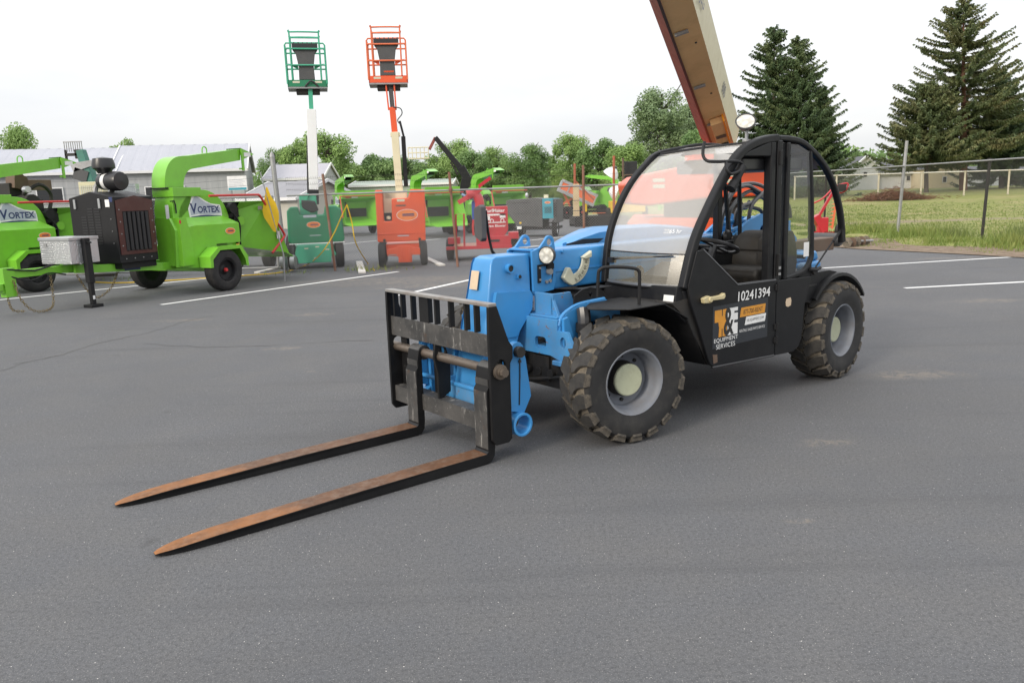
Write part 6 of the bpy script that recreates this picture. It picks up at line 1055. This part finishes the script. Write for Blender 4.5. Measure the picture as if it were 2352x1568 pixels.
HC = thing('house', 'cream gable end house lit between the two spruce trunks', 'house', (at(2132, 420, 70).x, 70, rr_-.2), 0, 'houses beyond the field'); mb = MB(); mb.prism([(0, 0), (3.0, 0), (3.0, 1.85), (1.6, 2.75), (0, 1.85)], 0, 5, 'xz'); mb.obj('gable_wall', hcream, HC, smooth=0); mb = MB(); mb.beam((-.2, -.1, 1.78), (1.6, -.1, 2.82), .3, .10); mb.beam((1.6, -.1, 2.82), (3.2, -.1, 1.78), .3, .10); mb.obj('barge_board', shingle, HC); f = MB().box(1.2, 1.6, -.05, -.01, .6, 1.15).obj('window', gtrim, HC); MB().box(1.26, 1.54, -.06, -.051, .65, 1.1).obj('pane', winm, f)
mb = MB(); mb.add([(-.2, -.1, 1.8), (1.6, -.1, 2.86), (1.6, 5, 2.86), (-.2, 5, 1.8)], [(0, 1, 2, 3)]); mb.add([(3.2, -.1, 1.8), (1.6, -.1, 2.86), (1.6, 5, 2.86), (3.2, 5, 1.8)], [(0, 1, 2, 3)]); mb.obj('roof', shingle, HC)
a0 = at(2222, 410, 72); building('house', 'low white building behind the far fence at the right edge', (a0.x, 72, rr_-.2), 0, 9, 5, 1.45, 2.0, hwhite, shingle, cat='house', group='houses beyond the field')
SN = thing('sign', 'white notice board with a blue band behind the chipper chute', 'sign', (at(545, 420, 24).x, 24, 0)); q_ = at(545, 420, 24); mb = MB(); mb.box(-.29, .29, -.02, 0, q_.z-.22, q_.z+.20); bo_ = mb.obj('board', wht, SN); MB().box(-.27, .27, -.024, -.021, q_.z-.21, q_.z-.14).obj('blue_band', tealp, bo_); [MB().box(-.24, .24-.05*(k % 3), -.024, -.021, q_.z-.10+k*.045, q_.z-.09+k*.045).obj('text_line', silver, bo_) for k in range(5)]; mb = MB(); [mb.cyl((x, .01, 0), (x, .01, q_.z+.2), .025, n=6) for x in (-.2, .2)]; mb.obj('legs', galv, SN)
# ================================================================ trees
def leafmat(name, c1, c2, c3, tr=.25):
    m = bpy.data.materials.new(name); m.use_nodes = True; t = m.node_tree; b = t.nodes['Principled BSDF']; o = t.nodes['Material Output']
    tcn = t.nodes.new('ShaderNodeTexCoord'); n1 = t.nodes.new('ShaderNodeTexNoise'); n1.inputs['Scale'].default_value = .55; n1.inputs['Detail'].default_value = 3; t.links.new(tcn.outputs['Object'], n1.inputs[0])
    n2 = t.nodes.new('ShaderNodeTexNoise'); n2.inputs['Scale'].default_value = 7; t.links.new(tcn.outputs['Object'], n2.inputs[0])
    ad = t.nodes.new('ShaderNodeMath'); ad.operation = 'ADD'; ml = t.nodes.new('ShaderNodeMath'); ml.operation = 'MULTIPLY'; ml.inputs[1].default_value = .55; t.links.new(n2.outputs[0], ml.inputs[0]); t.links.new(n1.outputs[0], ad.inputs[0]); t.links.new(ml.outputs[0], ad.inputs[1])
    r = t.nodes.new('ShaderNodeValToRGB'); r.color_ramp.elements[0].position = .55; r.color_ramp.elements[0].color = (*c1, 1); r.color_ramp.elements[1].position = 1.0; r.color_ramp.elements[1].color = (*c3, 1); e = r.color_ramp.elements.new(.78); e.color = (*c2, 1); t.links.new(ad.outputs[0], r.inputs[0]); t.links.new(r.outputs[0], b.inputs['Base Color']); b.inputs['Roughness'].default_value = .6; b.inputs['Specular IOR Level'].default_value = .3
    tl = t.nodes.new('ShaderNodeBsdfTranslucent'); t.links.new(r.outputs[0], tl.inputs[0]); mx = t.nodes.new('ShaderNodeMixShader'); mx.inputs[0].default_value = tr; t.links.new(b.outputs[0], mx.inputs[1]); t.links.new(tl.outputs[0], mx.inputs[2]); t.links.new(mx.outputs[0], o.inputs[0]); return m
lf_mid = leafmat('maple_leaves', (.16, .25, .078), (.25, .375, .12), (.34, .47, .17)); lf_dark = leafmat('dark_leaves', (.105, .185, .066), (.175, .28, .10), (.25, .36, .14)); lf_pale = leafmat('pale_willow_leaves', (.15, .22, .105), (.22, .30, .15), (.29, .37, .20)); lf_spr = leafmat('spruce_needles', (.046, .080, .038), (.082, .128, .054), (.14, .17, .07), .1); lf_spr2 = leafmat('brownish_spruce_needles', (.055, .085, .036), (.108, .138, .054), (.19, .18, .08), .1)  # broadleaf greens lightened and greyed to paint in distance haze
bark = paint('bark', (.075, .058, .045), .9, .5, dcol=(.12, .10, .08)); barkr = paint('reddish_bark', (.17, .085, .055), .9, .5, dcol=(.09, .06, .045))
def crown_mesh(seed, n, ls, sx=1.0, tall=1.0):          # unit crown: radius ~1, centre at origin
    r = random.Random(seed); blobs = []
    for k in range(46):
        a = r.uniform(0, PI2); z = r.uniform(-.97, .97); rr = math.sqrt(max(0, 1-z*z))*r.uniform(.30, .84); blobs.append((Vector((rr*math.cos(a), rr*math.sin(a), z*.78)), r.uniform(.16, .34)))
    V, F = [], []
    for k in range(n):
        c, R_ = blobs[r.randrange(len(blobs))]; d = Vector((r.gauss(0, 1), r.gauss(0, 1), r.gauss(0, 1))); d.normalize(); p = c+d*R_*(r.random()**.33); p.z *= tall
        nn = (d*.6+Vector((r.gauss(0, .6), r.gauss(0, .6), r.gauss(.4, .5)))).normalized(); e = nn.cross(Vector((r.gauss(0, 1), r.gauss(0, 1), r.gauss(0, 1)))).normalized(); f = nn.cross(e); s = ls*r.uniform(.6, 1.3); b = len(V)
        V += [p-e*s, p+f*s*.55, p+e*s, p-f*s*.55]; F.append((b, b+1, b+2, b+3))
    me = bpy.data.meshes.new('crown'); me.from_pydata(V, [], F); me.materials.append(lf_mid); return me
crowns = [crown_mesh(3, 21000, .034), crown_mesh(8, 21000, .032, tall=1.25), crown_mesh(21, 17000, .039, tall=.9)]
def trunk_mesh(seed, h=1.0):
    r = random.Random(seed); mb = MB(); mb.tube([(0, 0, 0), (.02, .0, .3*h), (-.01, .01, .65*h), (0, 0, h)], [.05, .04, .03, .012], 8)
    for k in range(9): z = r.uniform(.35, .85)*h; a = r.uniform(0, PI2); l = r.uniform(.2, .38); mb.tube([(0, 0, z), (l*.5*math.cos(a), l*.5*math.sin(a), z+l*.35), (l*math.cos(a), l*math.sin(a), z+l*.8)], [.02, .013, .005], 5)
    return mb.mesh('trunk', bark, 40)
trunks = [trunk_mesh(1), trunk_mesh(2)]
def tree(lab, px, top, wpx, Y, kind, mat, group='trees behind the yard', base=0.0, low=.12):
    a = at(px, top, Y); H_ = a.z-base; Wd = wpx/F_PX*Y/2; t = thing('tree', lab, 'tree', (a.x, Y, base), 0, group); cz = H_*(1+low)/2
    tr_ = place('trunk', trunks[kind % 2], t); tr_.scale = (H_*.55, H_*.55, H_*.92)
    me = crowns[kind]; c = place('crown', me, t, (0, 0, cz), (0, 0, rad((px*37) % 360))); zr = H_*(1-low)/2; c.material_slots[0].link = 'OBJECT'; c.material_slots[0].material = mat; tl = (1.0, 1.25, .9)[kind]*.98; c.scale = (Wd*1.18, Wd*1.18, zr/(tl*1.0)); return t
for args in [('round tree top showing above the long roof at the left edge', 22, 286, 120, 82, 0, lf_mid), ('small tree top peeping over the middle of the long roof', 278, 318, 96, 84, 2, lf_mid), ('dark tree just right of the grey gable', 628, 338, 70, 84, 1, lf_dark), ('large bright green tree behind the white mast', 745, 300, 165, 80, 0, lf_mid), ('bright tree to the left of the white mast', 676, 318, 90, 83, 2, lf_mid), ('mid green tree between the two masts', 866, 352, 120, 82, 2, lf_dark), ('tree directly behind the cream mast', 930, 358, 110, 84, 0, lf_dark), ('tree behind the small cream basket', 1040, 318, 130, 88, 1, lf_mid), ('tree under the black lift arm', 1085, 345, 110, 84, 0, lf_dark), ('tree right of the black lift arm', 1125, 335, 90, 86, 1, lf_mid), ('dark separate tree above the compressor', 1213, 328, 112, 78, 1, lf_dark), ('loose tree above the tipped dump bed', 1308, 306, 110, 88, 0, lf_mid), ('tree between the dump bed and the light tower', 1385, 318, 130, 84, 2, lf_dark), ('broad tree left of the windscreen', 1440, 330, 130, 80, 0, lf_mid), ('tall pale green tree left of the big boom', 1520, 196, 175, 92, 1, lf_pale), ('second pale tree behind the big boom', 1590, 232, 120, 94, 0, lf_pale), ('darker tree behind the cab roof', 1620, 280, 130, 82, 2, lf_dark), ('low tree line tree behind the left fence', 800, 372, 120, 86, 2, lf_mid), ('tree low behind the orange mast', 985, 372, 130, 86, 2, lf_mid), ('low tree behind the compressor', 1160, 378, 130, 88, 2, lf_dark), ('low tree behind the dump trailer', 1260, 372, 110, 86, 0, lf_mid)]:
    tree(*args)
tree('pale yellow green bush behind the compressor', 1292, 395, 60, 70, 1, leafmat('yellow_green_leaves', (.12, .20, .05), (.20, .29, .08), (.26, .34, .11))); tree('deep green tree at the right edge beyond the spruces', 2335, 255, 190, 88, 0, lf_dark, base=.9)
for lab, px, top, wp, Y in (('dark arborvitae hedge tree nearest the left spruce', 1925, 346, 70, 80), ('dark arborvitae between the spruce and the white house', 1962, 342, 46, 80), ('small dark cypress above the white house roof', 2000, 352, 30, 84), ('small dark cypress left of the tall spruce', 2025, 350, 34, 84)): tree(lab, px, top, wp, Y, 1, lf_dark, base=.9, group='evergreens by the houses', low=0)
# far wood that closes the horizon
rw = random.Random(5); V, F = [], []
for k in range(26000):
    x = rw.uniform(-150, 150); Y = 118+rw.uniform(0, 14); hmax = 6.3+1.6*noise.noise(Vector((x*.07, 0, 2)))+.9*noise.noise(Vector((x*.3, 0, 5))); z = hmax*(rw.random()**.7); p = Vector((x, Y, z)); e = Vector((rw.gauss(0, 1), rw.gauss(0, 1), rw.gauss(0, 1))).normalized(); f = e.cross(Vector((rw.gauss(0, 1), rw.gauss(0, 1), rw.gauss(0, 1)))).normalized(); s = rw.uniform(.25, .6); b = len(V); V += [p-e*s, p+f*s*.6, p+e*s, p-f*s*.6]; F.append((b, b+1, b+2, b+3))
me = bpy.data.meshes.new('far_wood'); me.from_pydata(V, [], F); me.materials.append(lf_dark); tag(place('far_wood', me), 'distant green wood along the horizon', 'wood', kind='stuff')
# spruces
def spruce(lab, px, base_py, top, halfw, Y, mat, seed, bare=.10, leanr=0, fork_=None, bk=bark):
    r = random.Random(seed); b0 = at(px, base_py, Y); tp = at(px+leanr, top, Y); H_ = tp.z-b0.z; Rw = halfw/F_PX*Y; t = thing('spruce_tree', lab, 'spruce', (b0.x, Y, b0.z), 0, 'spruces'); lx = tp.x-b0.x
    mb = MB(); mb.tube([(0, 0, -.3), (lx*.3, 0, H_*.3), (lx*.7, 0, H_*.7), (lx, 0, H_*.985)], [H_*.022, H_*.016, H_*.008, .03], 10); V, F = [], []; br = MB()
    def twig(p, d, l, wd):
        s = d.cross(Vector((r.gauss(0, 1), r.gauss(0, 1), r.gauss(0, 1)))).normalized()*wd; i = len(V); V.extend([p-s*.5, p+s*.5, p+d*l*.6+s*.45, p+d*l, p+d*l*.6-s*.45]); F.append((i, i+1, i+2, i+3, i+4))
    z = bare*H_
    while z < H_*.985:
        fz = (z/H_-bare)/(1-bare); Lm = Rw*(1-fz)**.72*(.95 if fz > .15 else .80+fz)+.15
        for k in range(r.choice((4, 5, 5, 6))):
            a = r.uniform(0, PI2); L_ = Lm*r.uniform(.55, 1.08)*(1.12 if r.random() < .12 else 1); dirh = Vector((math.cos(a), math.sin(a), 0)); zz = z+r.uniform(-.15, .15); droop = .10+.32*(1-fz); up0 = .35*fz; pts = []
            for i in range(7): s = i/6; pts.append(Vector((lx*zz/H_, 0, zz))+dirh*L_*s+Vector((0, 0, L_*(up0*s-droop*s*(1.35-s)*1.1+.10*s**3))))
            br.tube(pts, [.035*(1-fz)+.012]*1+[.02*(1-i/7)+.006 for i in range(6)], 3, cap=False)
            nst = max(4, int(L_/.15))
            for i in range(nst):
                s = (i+.6)/nst
                if s < .12: continue
                j = min(5, int(s*6)); p = pts[j].lerp(pts[j+1], s*6-j); tl = (.22+.34*(1-s))*(.55+.5*(1-fz))
                side = dirh.cross(Vector((0, 0, 1)))
                for q_ in range(11): sg = 1 if q_ % 2 else -1; dd = (dirh*r.uniform(.2, .9)+side*sg*r.uniform(.2, 1.0)+Vector((0, 0, r.uniform(-1.15, .05)))).normalized(); twig(p+Vector((r.gauss(0, .04), r.gauss(0, .04), r.gauss(0, .03))), dd, tl*r.uniform(.7, 1.3), 0.062*r.uniform(.7, 1.5))
        z += r.uniform(.20, .34)*(1-.4*fz)*(H_/14)
    mb.obj('trunk', bk, t); br.obj('branches', bk, t, smooth=0)['kind'] = 'stuff'
    me = bpy.data.meshes.new('needles'); me.from_pydata(V, [], F); me.materials.append(mat); place('crown', me, t); return t
spruce('dark spruce with the highest tip behind the cab arch', 1778, 440, 58, 158, 62, lf_spr, 11, bare=.02); spruce('second, slightly lower spruce top right beside the highest tip behind the cab', 1845, 440, 84, 148, 60, lf_spr, 17, bare=.02, leanr=-12); spruce('low dark spruce at the right of the cab arch', 1890, 430, 205, 58, 61, lf_spr, 19, bare=.02)
spruce('tallest spruce at the right with bare reddish trunk', 2213, 428, -4, 205, 62, lf_spr2, 23, bare=.23, bk=barkr); spruce('spruce leaning left of the tallest one over the cream house', 2128, 433, 188, 150, 60, lf_spr2, 29, bare=.28); spruce('dark spruce at the right edge under the tallest one', 2300, 425, 165, 130, 64, lf_spr, 31, bare=.08)
# ================================================================ grass and weeds
rg = random.Random(7); V, F = [], []
def blade(x, y, h, wd):
    z = rise(x, y)-.03; a = rg.uniform(0, PI2); lx, ly = rg.gauss(0, h*.35), rg.gauss(0, h*.35); i = len(V); V.extend([(x-wd*math.cos(a), y-wd*math.sin(a), z), (x+wd*math.cos(a), y+wd*math.sin(a), z), (x+lx, y+ly, z+h)]); F.append((i, i+1, i+2))
def edge_x(y):
    for p, q_ in zip(lot[2:], lot[3:]):
        if p[1] <= y < q_[1]: return p[0]+(q_[0]-p[0])*(y-p[1])/(q_[1]-p[1])
    return 8.5
k = 0
while k < 34000:
    y = rg.uniform(12, 46)**1.0; x = edge_x(y)+abs(rg.gauss(0, 1))*rg.choice((.8, 3, 9, 14))+.1
    dn = noise.noise(Vector((x*.6, y*.6, 1)))+.35*noise.noise(Vector((x*2.2, y*2.2, 7)))
    near_f = abs(x-11.8) < 1.0; vg = x-edge_x(y)
    if vg < 1.9 and dn < .25: k += .2; continue
    if 28 < y < 30.6 and x > 12 and rg.random() < .8: k += .2; continue
    blade(x, y, rg.uniform(.02, .06)*(1+max(0, dn)*2)*(2.3 if near_f and dn > .1 else 1), .008+.0004*y); k += 1
for cx, cy, n, hh in [(11.2, 22.0, 260, .4), (10.4, 21.4, 160, .35), (11.9, 21.3, 300, .45), (12.3, 18.8, 500, .5), (11.6, 18.2, 360, .4), (12.6, 17.4, 600, .55), (10.6, 19.6, 200, .3), (9.6, 20.2, 160, .22), (11.2, 24.2, 300, .5), (-5.0, 17.7, 60, .15), (-3.2, 17.85, 90, .2), (-2.7, 17.75, 40, .15), (-8.5, 17.6, 60, .14), (6.5, 44, 300, .5), (7.5, 40, 200, .5)]:
    for _ in range(n): blade(cx+rg.gauss(0, .32), cy+rg.gauss(0, .25), hh*rg.uniform(.3, 1), .012)
me = bpy.data.meshes.new('grass'); me.from_pydata(V, [], F); me.materials.append(leafmat('grass_blades', (.11, .165, .035), (.18, .24, .058), (.30, .31, .10))); tag(place('grass', me), 'rough grass and weeds along the fence and field', 'grass', kind='stuff')
# bare earth strip between asphalt and grass
em = NG('bare_earth'); P = em.pos(); c = em.mix(em.ramp(em.noise(5, 6, .7, P), .35, .65), (.13, .085, .055), (.24, .185, .13)); em.l(c, em.b.inputs['Base Color']); em.b.inputs['Roughness'].default_value = .95; em.bump(em.noise(25, 4, .7, P), .7, .03)
ys_ = [9+.5*i for i in range(27)]; A = [Vector((edge_x(y)-.25, y, .004+.01)) for y in ys_]; Bm = [Vector((edge_x(y)+.45, y, rise(edge_x(y)+.45, y)+.02)) for y in ys_]; B = [Vector((edge_x(y)+1.5+.8*noise.noise(Vector((y*.8, 0, 0))), y, rise(edge_x(y)+1.5, y)-.005)) for y in ys_]; mb = MB(); mb.loft(A, Bm); mb.loft(Bm, B); tag(mb.obj('earth_strip', em.m, smooth=60), kind='structure')
# ---- pieces that were laid out together become parts of their own
def split_loose(o, name=None):
    me = o.data; n = len(me.vertices); par = list(range(n))
    def find(a):
        while par[a] != a: par[a] = par[par[a]]; a = par[a]
        return a
    for e in me.edges: a, b = find(e.vertices[0]), find(e.vertices[1]); par[a] = b
    grp = {}
    for p in me.polygons: grp.setdefault(find(p.vertices[0]), []).append(p)
    if len(grp) < 2: return
    base = name or o.name.split('.')[0]
    for ps in grp.values():
        ids = sorted({v for p in ps for v in p.vertices}); mp_ = {v: i for i, v in enumerate(ids)}; m2 = bpy.data.meshes.new(base)
        m2.from_pydata([me.vertices[v].co[:] for v in ids], [], [[mp_[v] for v in p.vertices] for p in ps])
        for m in me.materials: m2.materials.append(m)
        m2.polygons.foreach_set('material_index', [p.material_index for p in ps]); m2.polygons.foreach_set('use_smooth', [p.use_smooth for p in ps]); m2.set_sharp_from_angle(angle=rad(35))
        c = place(base, m2, o.parent, o.location, o.rotation_euler)
        for md in o.modifiers:
            b = c.modifiers.new('bevel', 'BEVEL'); b.width = md.width; b.segments = md.segments; b.limit_method = 'ANGLE'; b.angle_limit = rad(40); b.harden_normals = True
    bpy.data.objects.remove(o)
for nm, to in (('hinge', None), ('door_seal', None), ('latch_label', None), ('plate_bolt', None), ('collar_bolts', 'collar_bolt'), ('hydraulic_hose', None), ('boom_hose', None), ('pivot_rib', None), ('legs', 'leg'), ('crossbars', 'crossbar'), ('side_beam', None), ('head_pin', None), ('gauge_tick', None), ('emblem_wheel', None)):
    for o in [o for o in bpy.data.objects if o.type == 'MESH' and o.name.split('.')[0] == nm and o.data.users == 1]: split_loose(o, to)
